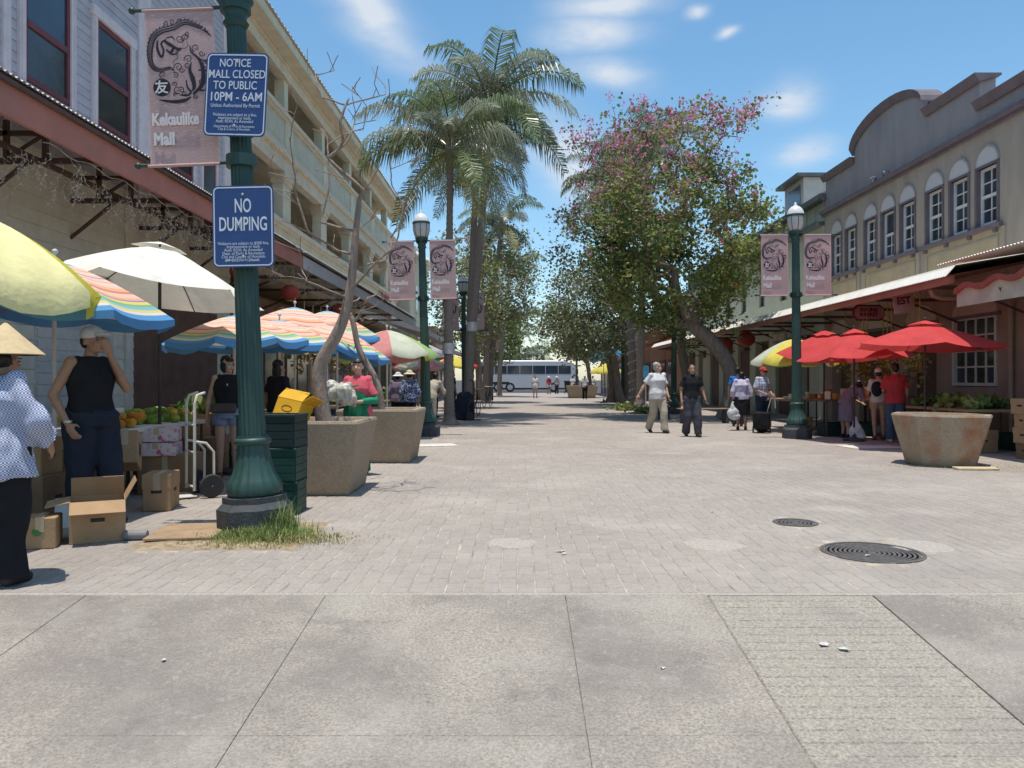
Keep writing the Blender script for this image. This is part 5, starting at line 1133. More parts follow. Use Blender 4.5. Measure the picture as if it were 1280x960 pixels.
def person(label, loc, rz=0, H=1.7, pose=None, top=None, bottom=None, hair=None, hat=None, skin=0, girth=1.0, vox=.011, shoes=None, face=True, head_yaw=0, head_pitch=0, thumbs=None, curl=.5, fdirs=None, extra=None, seed=1, female=False, group=None):
    P = {k: Vector(v) for k, v in BASE.items()}
    if female:
        for k in ('shoL', 'shoR'): P[k].x *= .9
    for k, v in (pose or {}).items(): P[k] = Vector(v)
    t = thing('person', label, 'person', loc, rz, group); sc_ = H / 1.72; t.scale = (sc_,) * 3
    g = girth; b = MB(); up = lambda a, c: (P[c] - P[a])
    sp = [(P['pel'] - up('pel', 'wai') * .55, .125 * g, .10 * g, up('pel', 'wai')), (P['pel'], .165 * g, .122 * g, up('pel', 'wai')), (P['wai'], .138 * g, .105 * g, up('pel', 'che')), (P['che'], .165 * g, .118 * g, up('wai', 'nek')), (P['che'].lerp(P['nek'], .62), .16, .095, up('che', 'nek')), (P['nek'] - up('che', 'nek') * .1, .085, .07, up('che', 'nek')), (P['nek'], .058, .058, up('che', 'nek'))]
    loft(b, sp)
    b.cap(P['nek'] - Vector((0, 0, .04)), P['hed'] - Vector((0, -.015, .06)), .056, .052)
    HM = Matrix.Rotation(R(head_yaw), 3, 'Z') @ Matrix.Rotation(R(head_pitch), 3, 'X'); hp = lambda x, y, z: P['hed'] + HM @ Vector((x, y, z))
    b.ell(hp(0, .012, .035), (.076, .093, .088), HM); b.ell(hp(0, -.022, -.03), (.062, .07, .085), HM); b.ell(hp(0, -.055, -.085), (.03, .025, .026), HM)
    b.ell(hp(0, -.094, -.022), (.013, .018, .022), HM); b.ell(hp(0, -.088, -.055), (.022, .01, .014), HM)
    for s in (-1, 1): b.ell(hp(s * .077, .01, -.015), (.012, .02, .03), HM); b.ell(hp(s * .035, -.072, -.035), (.025, .02, .025), HM)
    for s, k in ((1, 'L'), (-1, 'R')):
        b.ell(P['sho' + k], (.056, .056, .056)); b.cap(P['sho' + k], P['elb' + k], .05 * g ** .5, .039); b.cap(P['elb' + k], P['wri' + k], .04, .026); b.ell(P['elb' + k].lerp(P['wri' + k], .28), (.043,) * 3)
        fd = (fdirs or {}).get(k) or (P['wri' + k] - P['elb' + k]); th = (thumbs or {}).get(k) or (-.25 * s, -1, .15); hand(b, P['wri' + k], fd, th, curl if s > 0 else curl, 1.0 if not female else .9)
        b.cap(P['hip' + k], P['kne' + k], .086 * g ** .5, .056); b.cap(P['kne' + k], P['ank' + k], .054, .036); kd = P['kne' + k].lerp(P['ank' + k], .3); b.ell(kd + Vector((0, .015, 0)), (.056, .06, .10))
        fdn = (P['ank' + k] - P['kne' + k]).normalized(); a = P['ank' + k]; tw = (pose or {}).get('toe' + k, Vector((s * .03, -1, 0))); tw = Vector(tw).normalized()
        b.cap(a + Vector((0, 0, -.03)) - tw * .02, a + tw * .14 + Vector((0, 0, -.055 + tw.z * .1)), .042, .03)
    bd = remesh(b, m_skin[skin], vox, 3); body = link('body', bd, t)
    if face:
        f = MB(); br = MB(); lp = MB()
        for s in (-1, 1): f.ell(hp(s * .031, -.087, .002), (.012, .006, .005), HM, 8, 6); br.ell(hp(s * .033, -.089, .024), (.02, .006, .004), HM, 8, 6)
        lp.ell(hp(0, -.096, -.058), (.022, .008, .006), HM, 8, 6)
        obj('eyes', f, m_eye, body); obj('eyebrows', br, m_hairb, body); obj('mouth', lp, m_lip, body)
    # clothes
    if top:
        m, kind, hem, loose = top['m'], top.get('kind', 'tee'), top.get('hem', .84), top.get('loose', .018); c = MB()
        d = up('pel', 'wai').normalized(); hz = P['pel'] + (P['wai'] - P['pel']) * ((hem - .95) / .14)
        hl = top.get('flare', 1.0)
        loft(c, [(hz, (.168 * g + loose) * hl, (.124 * g + loose) * hl, d), (P['pel'].lerp(P['wai'], .15), .168 * g + loose, .126 * g + loose, d)] + [(q[0], q[1] + loose, q[2] + loose, q[3]) for q in sp[2:4]] + [(sp[4][0], .165 + loose * .3, .10 + loose * .4, sp[4][3]), (sp[5][0] + d * .01, .10, .082, sp[5][3])] + ([(sp[6][0] - d * .002, .069, .07, sp[6][3])] if kind not in ('tank',) else []))
        for s, k in ((1, 'L'), (-1, 'R')):
            a, e, w_ = P['sho' + k], P['elb' + k], P['wri' + k]
            if kind == 'tank': c.ell(a + Vector((-s * .055, 0, .0)), (.05, .062, .06)); continue
            c.ell(a + Vector((-s * .004, 0, -.004)), (.063 + loose * .3,) * 3); fr_ = top.get('sleeve', .72)
            if fr_ <= 1: c.tube([a + Vector((-s * .01, 0, -.01)), a.lerp(e, fr_)], [.05 + loose * .5, .05 + loose * 1.0], 14)
            else: c.tube([a + Vector((-s * .01, 0, -.01)), e], [.05 + loose * .5, .046 + loose * .9], 14); c.ell(e, (.046 + loose * .9,) * 3); c.tube([e, e.lerp(w_, fr_ - 1)], [.047 + loose, .036 + loose], 14)
        so = link('shirt', remesh(c, m, vox, 2, top.get('wr', .008) * 1.6, 7, seed), t)
        if top.get('collar'): cc = MB(); cc.lathe([(.078, -.03), (.068, .012), (.072, .014), (.084, -.028)], 18, cap=False); obj('collar', cc, m, so, 60, P['nek'])
    if bottom:
        m, kind, loose = bottom['m'], bottom.get('kind', 'long'), bottom.get('loose', .022); c = MB(); d = up('pel', 'wai').normalized(); wz = P['pel'].lerp(P['wai'], bottom.get('waist', .45))
        if kind == 'skirt':
            kz = bottom.get('hem', .5); loft(c, [(Vector((P['pel'].x, P['pel'].y - .02, kz)), .24, .2, (0, 0, 1)), (P['pel'], .178 * g + loose, .135 * g + loose, d), (wz, .155 * g, .118 * g, d)])
        else:
            loft(c, [(P['pel'] - d * .1, .15 * g + loose, .115 * g + loose, d), (P['pel'], .17 * g + loose * .8, .126 * g + loose * .8, d), (wz, .16 * g + .004, .12 * g + .006, d)])
            for k in ('L', 'R'):
                h, n_, a = P['hip' + k], P['kne' + k], P['ank' + k]; c.ell(h, (.088 + loose,) * 3)
                if kind == 'short': q = h.lerp(n_, bottom.get('len', .5)); c.tube([h, q], [.088 * g ** .5 + loose, .078 + loose * 1.2], 16)
                else: c.tube([h, n_], [.086 * g ** .5 + loose, .060 + loose], 16); c.ell(n_, (.06 + loose,) * 3); c.tube([n_, n_.lerp(a, .5), a - (a - n_).normalized() * .0 + Vector((0, 0, -.025))], [.058 + loose, .052 + loose, .048 + loose * 1.1], 16)
        link('trousers' if kind == 'long' else ('shorts' if kind == 'short' else 'skirt'), remesh(c, m, vox, 2, bottom.get('wr', .009) * 1.6, 6.5, seed + 3), t)
    if shoes:
        for s, k in ((1, 'L'), (-1, 'R')):
            a = P['ank' + k]; tw = Vector((pose or {}).get('toe' + k, (s * .03, -1, 0))).normalized(); c = MB(); c.cap(a + Vector((0, 0, -.035)) - tw * .03, a + tw * .15 + Vector((0, 0, -.05 + tw.z * .1)), .047, .037); c.ell(a + Vector((0, 0, .0)), (.043, .045, .04))
            link('shoe', remesh(c, shoes, .012, 1), t)
    if hair:
        m, kind = hair; c = MB()
        if hat: c.ell(hp(0, .04, -.005), (.078, .065, .07), HM)
        else: c.ell(hp(0, .03, .058), (.083, .092, .078), HM)
        if kind == 'long': c.ell(hp(0, .05, -.06), (.085, .06, .13), HM); c.ell(hp(0, .06, -.16), (.075, .045, .10), HM)
        if kind == 'bob': c.ell(hp(0, .035, -.02), (.092, .078, .095), HM); c.ell(hp(.06, .0, -.03), (.03, .05, .08), HM); c.ell(hp(-.06, .0, -.03), (.03, .05, .08), HM); c.ell(hp(0, -.05, .065), (.065, .045, .035), HM)
        if kind == 'short': c.ell(hp(0, .05, .0), (.077, .06, .075), HM)
        if kind == 'bun': c.ell(hp(0, .045, 0), (.078, .06, .08), HM); c.ell(hp(0, -.045, .07), (.062, .042, .03), HM); c.ell(hp(0, .12, .03), (.04, .04, .04), HM)
        link('hair', remesh(c, m, .010, 1, .006, 22, seed), t)
    if hat:
        m, kind = hat; c = MB()
        if kind == 'cap': c.ell(hp(0, .012, .062), (.09, .105, .078), HM); c.ell(hp(0, -.115, .045), (.07, .075, .010), HM)
        if kind == 'bucket': c.ell(hp(0, .012, .07), (.09, .103, .075), HM); c.lathe([(.095, .05), (.165, .02), (.168, .026), (.095, .07)], 24, M=Matrix.Translation(P['hed'] + Vector((0, .01, 0))))
        if kind == 'wide': c.ell(hp(0, .012, .07), (.09, .103, .08), HM); c.lathe([(.08, .055), (.22, .035), (.222, .045), (.08, .075)], 28, M=Matrix.Translation(P['hed'] + Vector((0, .01, 0))))
        if kind == 'cone': c.lathe([(.24, .0), (.243, .006), (.12, .12), (.01, .225), (.004, .225), (.005, .20), (.11, .10), (.225, .0)], 32, M=Matrix.Translation(hp(0, .01, .03)))
        o = link('hat', remesh(c, m, .009, 1) if kind in ('cap',) else c.mesh('hat', m, 50), t)
    if extra: extra(t, P)
    return t
k_blk, k_navy, k_khaki, k_den = fab('black', (.018, .018, .021)), fab('navy', (.025, .03, .045)), fab('khaki', (.40, .35, .28)), fab('denim', (.20, .24, .36))
k_wht, k_gry, k_red = fab('white', (.62, .61, .60)), fab('charcoal', (.065, .065, .08)), fab('red', (.42, .05, .06))
k_shoe = mat('shoe_dark', (.03, .028, .028), .6); k_sand = mat('sandal_brown', (.14, .08, .05), .6); k_shw = mat('shoe_white', (.6, .6, .6), .6)
# vendor with a conical hat, seen from behind
pt = pattern('links', (.07, .10, .24), (.58, .60, .68), 230, 'links')
def vend(t, P): obj('collar_strap', MB().tube([P['shoL'] + Vector((-.05, -.1, .02)), P['che'] + Vector((.06, -.165, -.02)), P['wai'] + Vector((.02, -.16, 0))], .012, 6), k_navy, t)
person('vendor in a straw conical hat and blue white patterned blouse, back turned', (-3.32, 4.98, 0), R(172), 1.58, pose=dict(elbL=(.27, .02, 1.10), wriL=(.24, -.16, .92), elbR=(-.28, -.02, 1.12), wriR=(-.24, -.2, .95), che=(0, -.02, 1.27), nek=(0, -.03, 1.45), hed=(0, -.09, 1.56), kneL=(.11, -.02, .49), kneR=(-.11, -.02, .49), ankL=(.13, .02, .085), ankR=(-.13, .02, .085)),
       top=dict(m=pt, kind='long', hem=.74, loose=.05, sleeve=1.75, flare=1.16, wr=.02), bottom=dict(m=k_blk, loose=.05, wr=.014), hat=(mat('straw_hat', (.62, .47, .27), .8, .12, 20, trans=.1), 'cone'), hair=(m_hairb, 'short'), shoes=k_shoe, girth=1.15, vox=.009, head_pitch=10, seed=2, female=True)
def capman(t, P):
    obj('bracelet', MB().lathe([(.034, -.01), (.034, .01)], 14, M=Matrix.Translation(P['wriR'] + Vector((0, 0, .02)))), mat('silver_beads', (.5, .48, .45), .4, metal=.6), t)
person('big man in a black sleeveless top and white cap, hand at his mouth', (-3.9, 7.15, 0), R(62), 1.79, pose=dict(elbR=(-.30, .06, 1.12), wriR=(-.27, -.10, .88), elbL=(.25, -.14, 1.17), wriL=(.07, -.16, 1.47), hed=(0, -.03, 1.59), ankL=(.12, -.12, .085), kneL=(.11, -.1, .49)), fdirs=dict(L=(-.35, -.05, 1)), thumbs=dict(L=(-.8, .4, .2)),
       top=dict(m=k_blk, kind='tank', hem=.86, loose=.022, wr=.008), bottom=dict(m=k_navy, loose=.05, wr=.014), hat=(k_wht, 'cap'), hair=(m_hairb, 'short'), shoes=k_navy, girth=1.15, skin=0, vox=.009, head_yaw=8, head_pitch=-4, extra=capman, seed=4)
def bagw(t, P):
    obj('belt_bag', MB().cbox(-.20, .12, -.20, -.12, .93, 1.06, .02), mat('brown_leather', (.07, .05, .045), .6), t); obj('pendant', MB().box(-.008, .008, -.128, -.12, 1.28, 1.33), m_tin, t)
person('woman in a black tank top, denim shorts and brown belt bag', (-3.80, 10.25, 0), R(18), 1.62, pose=dict(elbR=(-.24, .05, 1.12), wriR=(-.27, .02, .87)), top=dict(m=k_blk, kind='tank', hem=.93, loose=.012), bottom=dict(m=k_den, kind='short', len=.36, loose=.03), hair=(m_hairb, 'bob'), shoes=k_sand, vox=.009, head_yaw=35, skin=1, extra=bagw, seed=5, female=True, girth=1.08)
person('woman in a dark dress bending behind the yellow carton', (-3.55, 11.6, 0), R(150), 1.6, top=dict(m=k_blk, hem=.8, loose=.03), bottom=dict(m=k_blk, kind='skirt', hem=.35), hair=(m_hairb, 'long'), vox=.013, skin=0, seed=6, female=True, shoes=k_shoe)
k_pink, k_gap = fab('coral', (.62, .11, .14)), fab('apron_green', (.022, .17, .09))
def apron(t, P):
    c = MB(); loft(c, [((0, -.03, .5), .22, .14, (0, 0, 1)), ((0, -.03, .95), .20, .145, (0, 0, 1)), ((0, -.035, 1.15), .17, .135, (0, 0, 1)), ((0, -.045, 1.33), .12, .11, (0, 0, 1))]); link('apron', remesh(c, k_gap, .013, 2, .01, 8, 3), t)
    for k in ('L', 'R'):
        c = MB(); c.tube([P['elb' + k].lerp(P['sho' + k], .25), P['elb' + k], P['elb' + k].lerp(P['wri' + k], .72)], [.064, .06, .045], 14); link('oversleeve', remesh(c, fab('sleeve_green', (.03, .26, .13)), .010, 2, .008, 12, 5), t)
person('vendor in a coral shirt and green apron holding a plastic bag', (-2.2, 10.75, 0), R(-4), 1.60, pose=dict(elbL=(.27, -.04, 1.10), wriL=(.06, -.25, 1.08), elbR=(-.26, -.06, 1.12), wriR=(-.05, -.27, 1.06)), thumbs=dict(L=(0, 0, 1), R=(0, 0, 1)), top=dict(m=k_pink, kind='tee', sleeve=.8, loose=.025, wr=.01), bottom=dict(m=k_gap, loose=.03), hair=(m_hairb, 'bun'), vox=.010, skin=1, extra=apron, seed=7, female=True, girth=1.12, shoes=k_shoe)
# carried plastic bag
c = MB(); c.ell((0, 0, 0), (.21, .13, .12)); c.ell((.06, -.03, .05), (.13, .11, .1)); c.ell((-.12, .02, .08), (.12, .1, .09)); c.ell((.1, 0, -.06), (.14, .12, .1))
o = link('plastic_bag', remesh(c, mat('clear_plastic_bag', (.62, .60, .52), .35, .3, 9, trans=.25, spec=.5, dirt=[((.50, .44, .2), .6, 7, .52), ((.8, .8, .78), .6, 18, .58)]), .012, 1, .03, 16, 4)); o.location = (-2.38, 10.45, 1.12); tag(o, 'crinkled clear plastic bag held by the vendor in the green apron', 'bag')
person('shopper in a white sun hat and purple shirt at the left stalls', (-3.05, 19.8, 0), R(175), 1.52, pose=dict(hed=(0, -.06, 1.56)), top=dict(m=fab('plum', (.20, .16, .24)), sleeve=1.7, loose=.035), bottom=dict(m=k_blk), hat=(k_wht, 'bucket'), hair=(m_hairb, 'short'), vox=.014, seed=8, shoes=k_shoe, female=True, face=False)
person('shopper in a beige sun hat and dark blue floral shirt', (-2.68, 19.3, 0), R(200), 1.54, pose=dict(wriL=(.22, -.2, .95)), top=dict(m=pattern('floral', (.03, .05, .14), (.3, .34, .45), 26, 'v', .55), sleeve=1.5, loose=.035), bottom=dict(m=k_blk), hat=(fab('straw', (.6, .52, .38)), 'bucket'), hair=(m_hairb, 'short'), vox=.014, seed=9, shoes=k_shoe, female=True, face=False)
person('person in beige leaning over a stall between lamp and palm', (-2.35, 21.0, 0), R(150), 1.6, pose=dict(che=(0, -.12, 1.22), nek=(0, -.22, 1.37), hed=(0, -.28, 1.48), wai=(0, -.04, 1.08), shoL=(.18, -.2, 1.32), shoR=(-.18, -.2, 1.32), elbL=(.24, -.3, 1.08), wriL=(.15, -.45, .98), elbR=(-.24, -.3, 1.08), wriR=(-.15, -.45, .98)), top=dict(m=fab('beige', (.42, .37, .29)), sleeve=1.6, loose=.03), bottom=dict(m=fab('beige', (.42, .37, .29))), hair=(m_hairb, 'short'), vox=.014, seed=10, shoes=k_shoe, face=False)
# walkers on the right
person('grey haired man in a white shirt and khaki trousers walking', (3.42, 19.3, 0), R(20), 1.74, pose=dict(elbR=(-.30, .10, 1.16), wriR=(-.42, .16, .93), elbL=(.22, -.02, 1.12), wriL=(.22, -.14, .9), kneL=(.09, -.16, .52), ankL=(.09, -.20, .09), kneR=(-.08, .06, .49), ankR=(-.09, .26, .13), toeR=(0, -1, -.35), pel=(0, -.01, .94)), top=dict(m=k_wht, sleeve=.8, loose=.035, hem=.83, wr=.012, collar=True), bottom=dict(m=k_khaki, loose=.035, wr=.014), hair=(m_hairg, 'short'), vox=.011, head_yaw=55, skin=1, shoes=k_shoe, girth=1.18, seed=11)
def logo(t, P):
    obj('chest_logo', MB().box(.07, .13, -.158, -.15, 1.28, 1.3), k_wht, t); obj('belt', MB().lathe([(.001, 0), (.001, .01)], 4), k_blk, t); obj('phone_pouch', MB().cbox(-.06, .0, -.15, -.12, .93, 1.0, .01), k_shoe, t)
person('man in a black polo shirt and charcoal trousers walking towards the camera', (3.98, 18.0, 0), R(6), 1.66, pose=dict(elbR=(-.25, .04, 1.12), wriR=(-.27, -.06, .88), elbL=(.26, .02, 1.13), wriL=(.30, -.08, .90), kneR=(-.10, -.03, .49), ankR=(-.10, .18, .12), toeR=(0, -1, -.3), kneL=(.10, -.10, .5), ankL=(.11, -.12, .085)), top=dict(m=k_blk, sleeve=.75, loose=.03, hem=.88, collar=True), bottom=dict(m=k_gry, loose=.045, wr=.014), hair=(m_hairb, 'short'), vox=.010, skin=0, shoes=k_shoe, girth=1.06, seed=12)
person('woman in a lilac blouse and black skirt under the curved tree', (5.78, 20.3, 0), R(168), 1.56, pose=dict(nek=(0, -.04, 1.44), hed=(0, -.09, 1.54), wriR=(-.27, .02, .86)), top=dict(m=fab('lilac', (.46, .42, .53)), sleeve=1.65, loose=.04, hem=.88, wr=.012), bottom=dict(m=k_blk, kind='skirt', hem=.45), hair=(m_hairb, 'long'), vox=.012, seed=13, female=True, shoes=k_shoe, face=False, girth=1.1)
pc = pattern('plaid', (.50, .52, .56), (.13, .18, .30), 90, 'check')
def shades(t, P): obj('sunglasses', MB().cbox(-.07, .07, -.115, -.085, 1.578, 1.61, .008), m_eye, t)
person('man in a red cap, sunglasses and plaid shirt with a trolley', (6.08, 19.5, 0), R(25), 1.62, pose=dict(elbR=(-.25, .0, 1.12), wriR=(-.10, -.24, 1.0), elbL=(.24, .02, 1.1), wriL=(.1, -.24, 1.0)), top=dict(m=pc, sleeve=.85, loose=.03, collar=True), bottom=dict(m=k_navy, loose=.04), hat=(fab('cap_red', (.42, .06, .05)), 'cap'), hair=(m_hairb, 'short'), vox=.011, seed=14, shoes=k_shoe, extra=shades)
person('person in a bright blue shirt behind the woman in lilac', (6.15, 22.0, 0), R(160), 1.66, top=dict(m=fab('blue', (.03, .13, .42))), bottom=dict(m=k_navy), hair=(m_hairb, 'short'), vox=.014, seed=15, shoes=k_shoe, face=False)
def pack(t, P):
    c = MB(); c.ell((.06, .15, 1.22), (.13, .08, .19)); link('backpack', remesh(c, k_navy, .014, 2, .008), t)
person('woman in a white cap, white shirt and tan shorts at the right stall', (7.85, 17.1, 0), R(165), 1.56, pose=dict(elbL=(.22, -.08, 1.12), wriL=(.15, -.26, 1.05), kneL=(.1, .03, .49), ankL=(.1, .14, .085)), top=dict(m=k_wht, sleeve=.8, hem=.9, loose=.025), bottom=dict(m=fab('tan', (.45, .30, .20)), kind='short', len=.42), hat=(k_wht, 'cap'), hair=(m_hairb, 'short'), vox=.012, seed=16, skin=1, shoes=k_sand, extra=pack, female=True, face=False)
person('man in a red shirt and blue jeans at the right stall', (7.85, 16.35, 0), R(170), 1.66, pose=dict(elbL=(.22, -.06, 1.12), wriL=(.12, -.24, 1.1)), top=dict(m=k_red, sleeve=.85, loose=.035), bottom=dict(m=fab('jeans', (.07, .10, .16)), loose=.035), hair=(m_hairb, 'short'), vox=.012, seed=17, shoes=k_shw, face=False, girth=1.1)
person('woman in a grey purple dress bending at the right stall', (7.35, 17.6, 0), R(100), 1.5, pose=dict(che=(0, -.18, 1.18), nek=(0, -.32, 1.28), hed=(0, -.40, 1.36), wai=(0, -.06, 1.07), shoL=(.17, -.28, 1.24), shoR=(-.17, -.28, 1.24), elbL=(.22, -.36, .98), wriL=(.12, -.5, .9), elbR=(-.22, -.36, .98), wriR=(-.12, -.5, .9)), top=dict(m=fab('mauve', (.22, .18, .24)), loose=.03, sleeve=.9), bottom=dict(m=fab('mauve', (.22, .18, .24)), kind='skirt', hem=.42), hair=(m_hairb, 'bob'), vox=.013, seed=18, female=True, shoes=k_shoe, skin=1)
FARP = [('far walker in white with pale shorts in the middle of the mall', 669, 497.5, k_wht, fab('pale', (.45, .45, .44)), 'short', None, 10), ('far pedestrian in a red top by the bus', 686, 492.5, k_red, k_wht, 'short', (k_wht, 'bucket'), 20), ('far pedestrian in a grey shirt and white hat by the bus', 696, 492.5, fab('greyshirt', (.33, .36, .35)), k_navy, 'long', (k_wht, 'bucket'), -10), ('far pedestrian in white shirt and black trousers by the far planter', 731, 499, k_wht, k_blk, 'long', (k_wht, 'bucket'), 170), ('far pedestrian in white leaning by the bin', 716, 494, k_wht, k_gry, 'long', None, 150), ('far pedestrian in a white shirt sitting height behind the far planter', 741, 494, k_wht, k_gry, 'long', None, 180), ('far pedestrian in a dark shirt by the bin', 722, 493.5, k_navy, k_gry, 'long', None, 100)]
for i, (lb, x, yb, tm, bm_, kd, ht, rz) in enumerate(FARP):
    d = 1274 / (yb - 475); person(lb, ((x - 648) / 980 * d, d, 0), R(rz), 1.66, pose=dict(kneL=(.1, -.08, .5), ankL=(.1, -.08, .085)), top=dict(m=tm), bottom=dict(m=bm_, kind=kd), hair=(m_hairb, 'short'), hat=ht, vox=.018, seed=30 + i, shoes=k_shoe, face=False)
person('passer in dark clothes among the stalls behind the second palm', (-2.6, 31, 0), R(120), 1.65, top=dict(m=k_navy), bottom=dict(m=k_blk), hair=(m_hairb, 'short'), vox=.018, seed=41, shoes=k_shoe, face=False)
person('shopper in a grey shirt by the left stalls near the lamp among palms', (-2.9, 27, 0), R(60), 1.62, top=dict(m=k_gry), bottom=dict(m=k_navy), hair=(m_hairb, 'short'), vox=.018, seed=42, shoes=k_shoe, face=False)
# ================================================================ stalls and small things
m_card = mat('cardboard', (.38, .245, .135), .9, .12, 5, .15, 60, dirt=[((.29, .18, .10), .4, 3, .56)])
m_card2 = mat('cardboard_dark', (.27, .17, .10), .9, .15, 5, .15, 60)
m_tape = mat('tape', (.45, .36, .24), .4)
def carton(label, x, y, z, w_, d, h, rz=0, m=None, flaps=False, holes=True, tiltx=0, group=None, topc=True):
    m = m or m_card; t = thing('cardboard_box', label, 'cardboard box', (x, y, z), rot=(R(tiltx), 0, R(rz)), group=group); e = .006
    if flaps:
        b = MB(); b.box(-w_ / 2, w_ / 2, -d / 2, -d / 2 + e, 0, h); b.box(-w_ / 2, w_ / 2, d / 2 - e, d / 2, 0, h); b.box(-w_ / 2, -w_ / 2 + e, -d / 2 + e, d / 2 - e, 0, h); b.box(w_ / 2 - e, w_ / 2, -d / 2 + e, d / 2 - e, 0, h); b.box(-w_ / 2 + e, w_ / 2 - e, -d / 2 + e, d / 2 - e, 0, e); obj('body', b, m, t)
        for (p, M) in (('front', Matrix.Translation((0, -d / 2, h)) @ Matrix.Rotation(R(118), 4, 'X')), ('back', Matrix.Translation((0, d / 2, h)) @ Matrix.Rotation(R(20), 4, 'X'))):
            b = MB(); b.box(-w_ / 2 + .004, w_ / 2 - .004, -.003, .003, .002, d * .42, M=M); obj('flap', b, m, t)
        for (s, a) in ((1, 28), (-1, -100)):
            b = MB(); b.box(-.003, .003, -d / 2 + .004, d / 2 - .004, .002, d * .42, M=Matrix.Translation((s * w_ / 2, 0, h)) @ Matrix.Rotation(R(a), 4, 'Y')); obj('flap', b, m, t)
    else:
        b = MB(); b.cbox(-w_ / 2, w_ / 2, -d / 2, d / 2, 0, h, .008); obj('body', b, m, t)
        b = MB(); b.box(-w_ / 2 - .003, w_ / 2 + .003, -d / 2 - .003, d / 2 + .003, h * .62, h + .004); 
        if topc: obj('lid', b, m, t)
        obj('tape', MB().box(-.03, .03, -d / 2 - .0045, d / 2 + .0045, h * .55, h + .006), m_tape, t)
    if holes:
        for s in (-1, 1):
            for ax in (0, 1):
                b = MB()
                if ax: b.cbox(-.05, .05, s * (d / 2 + .002) - .003, s * (d / 2 + .002) + .003, h * .5, h * .5 + .03, .002)
                else: b.cbox(s * (w_ / 2 + .002) - .003, s * (w_ / 2 + .002) + .003, -.05, .05, h * .5, h * .5 + .03, .002)
                obj('hand_hole', b, k_shoe, t)
    return t
CG = 'cartons around the left stalls'
o = carton('open carton with raised flaps in front of the man in the cap', -3.46, 6.45, 0, .40, .40, .33, 28, flaps=True, group=CG); obj('green_mark', MB().cbox(.203, .206, -.02, .02, .2, .225, .001), mat('lime_ink', (.3, .6, .08), .6), o)
o = carton('small carton with a green leaf mark left of the open carton', -3.72, 6.14, 0, .22, .26, .24, 20, group=CG, topc=False, holes=False); obj('leaf_mark', MB().ell((-.02, -.132, .13), (.035, .004, .028), Matrix.Rotation(.5, 3, 'Y')), mat('leaf_ink', (.08, .2, .05), .7), o)
carton('upright carton standing right of the man in the cap', -3.62, 7.95, 0, .26, .42, .36, 12, group=CG)
o = carton('tilted carton with slot holes leaning under the fruit table', -4.05, 8.1, .40, .24, .42, .34, 20, tiltx=-18, holes=False, group=CG, topc=False)
for u in (-.06, -.03, .04, .07): obj('slot', MB().box(.119, .124, u - .006, u + .006, .12, .24), k_shoe, o)
carton('large closed carton behind the hand truck', -4.05, 9.15, 0, .6, .5, .44, 8, m_card2, group=CG)
carton('pale carton on the stack left of the man in the cap', -4.55, 7.3, .42, .4, .4, .34, 5, group=CG); carton('dark carton under the pale carton left of the man', -4.5, 7.3, 0, .46, .45, .42, -4, m_card2, group=CG)
carton('carton low behind the vendor in the conical hat', -4.6, 6.4, 0, .4, .4, .45, 12, m_card2, group=CG); carton('carton on the pavement by the knees of the woman in shorts', -4.35, 10.9, 0, .5, .5, .5, 5, m_card2, group=CG)
m_fbox = mat('printed_fruit_box', (.62, .55, .55), .7, .1, 3, dirt=[((.45, .05, .16), .95, 16, .5)])
for k, (z, lb) in enumerate(((.44, 'pink and white printed fruit box, lower of two by the table pole'), (.60, 'pink and white printed fruit box, upper of two by the table pole'))):
    carton(lb, -4.12, 9.0, z, .42, .34, .15, 10 + k * 4, m_fbox, holes=False, group='printed fruit boxes', topc=False)
tag(obj('price_card', MB().box(-.1, .1, -.004, .004, 0, .26, Matrix.Rotation(R(-14), 4, 'X')), k_wht, loc=(-3.98, 6.9, .0), rot=(0, 0, R(15))), 'white printed card leaning beside the open carton', 'card')
tag(obj('grey_tin', MB().lathe([(.035, 0), (.04, .01), (.04, .17), (.035, .18)], 18, M=Matrix.Translation((0, 0, .04)) @ Matrix.Rotation(R(90), 4, 'Y')), mat('dull_grey', (.22, .22, .22), .6), smooth=40, loc=(-3.2, 6.37, 0), rot=(0, 0, R(5))), 'grey tin lying on its side next to the open carton', 'tin')
# fruit table
def table(label, x0, x1, y0, y1, h, m, lm):
    t = thing('stall_table', label, 'table', ((x0 + x1) / 2, (y0 + y1) / 2, 0)); a, c = (x1 - x0) / 2, (y1 - y0) / 2
    obj('table_top', MB().cbox(-a, a, -c, c, h - .05, h, .006), m, t)
    for s in (-1, 1):
        for q in (-1, 1): obj('leg', MB().tube([(s * (a - .06), q * (c - .06), 0), (s * (a - .06), q * (c - .06), h - .05)], .02, 8), lm, t)
    return t
m_ttop = mat('white_table', (.62, .61, .58), .6, .1, 4); m_wood = mat('stall_wood', (.28, .19, .12), .8, .2, 6, stretch=(1, 6, 1))
table('white edged fruit table under the white umbrella', -5.2, -4.2, 7.9, 10.6, .77, m_ttop, m_brn)
fr_m = {'mango': [mat('mango_yellow', (.55, .33, .04), .5, .25, 5), mat('mango_orange', (.55, .22, .03), .5, .25, 5), mat('papaya_green', (.16, .26, .04), .5, .3, 4, dirt=[((.5, .38, .05), .7, 6, .5)])]}
def fmesh(r, m): b = MB(); b.ell((0, 0, 0), r, nu=10, nv=7); b.tube([(0, 0, r[2] * .95), (0, 0, r[2] * 1.12)], .006, 5); return b.mesh('fruit', m, 180)
FM = [fmesh((.05, .055, .075), fr_m['mango'][0]), fmesh((.048, .05, .07), fr_m['mango'][1]), fmesh((.06, .06, .10), fr_m['mango'][2])]
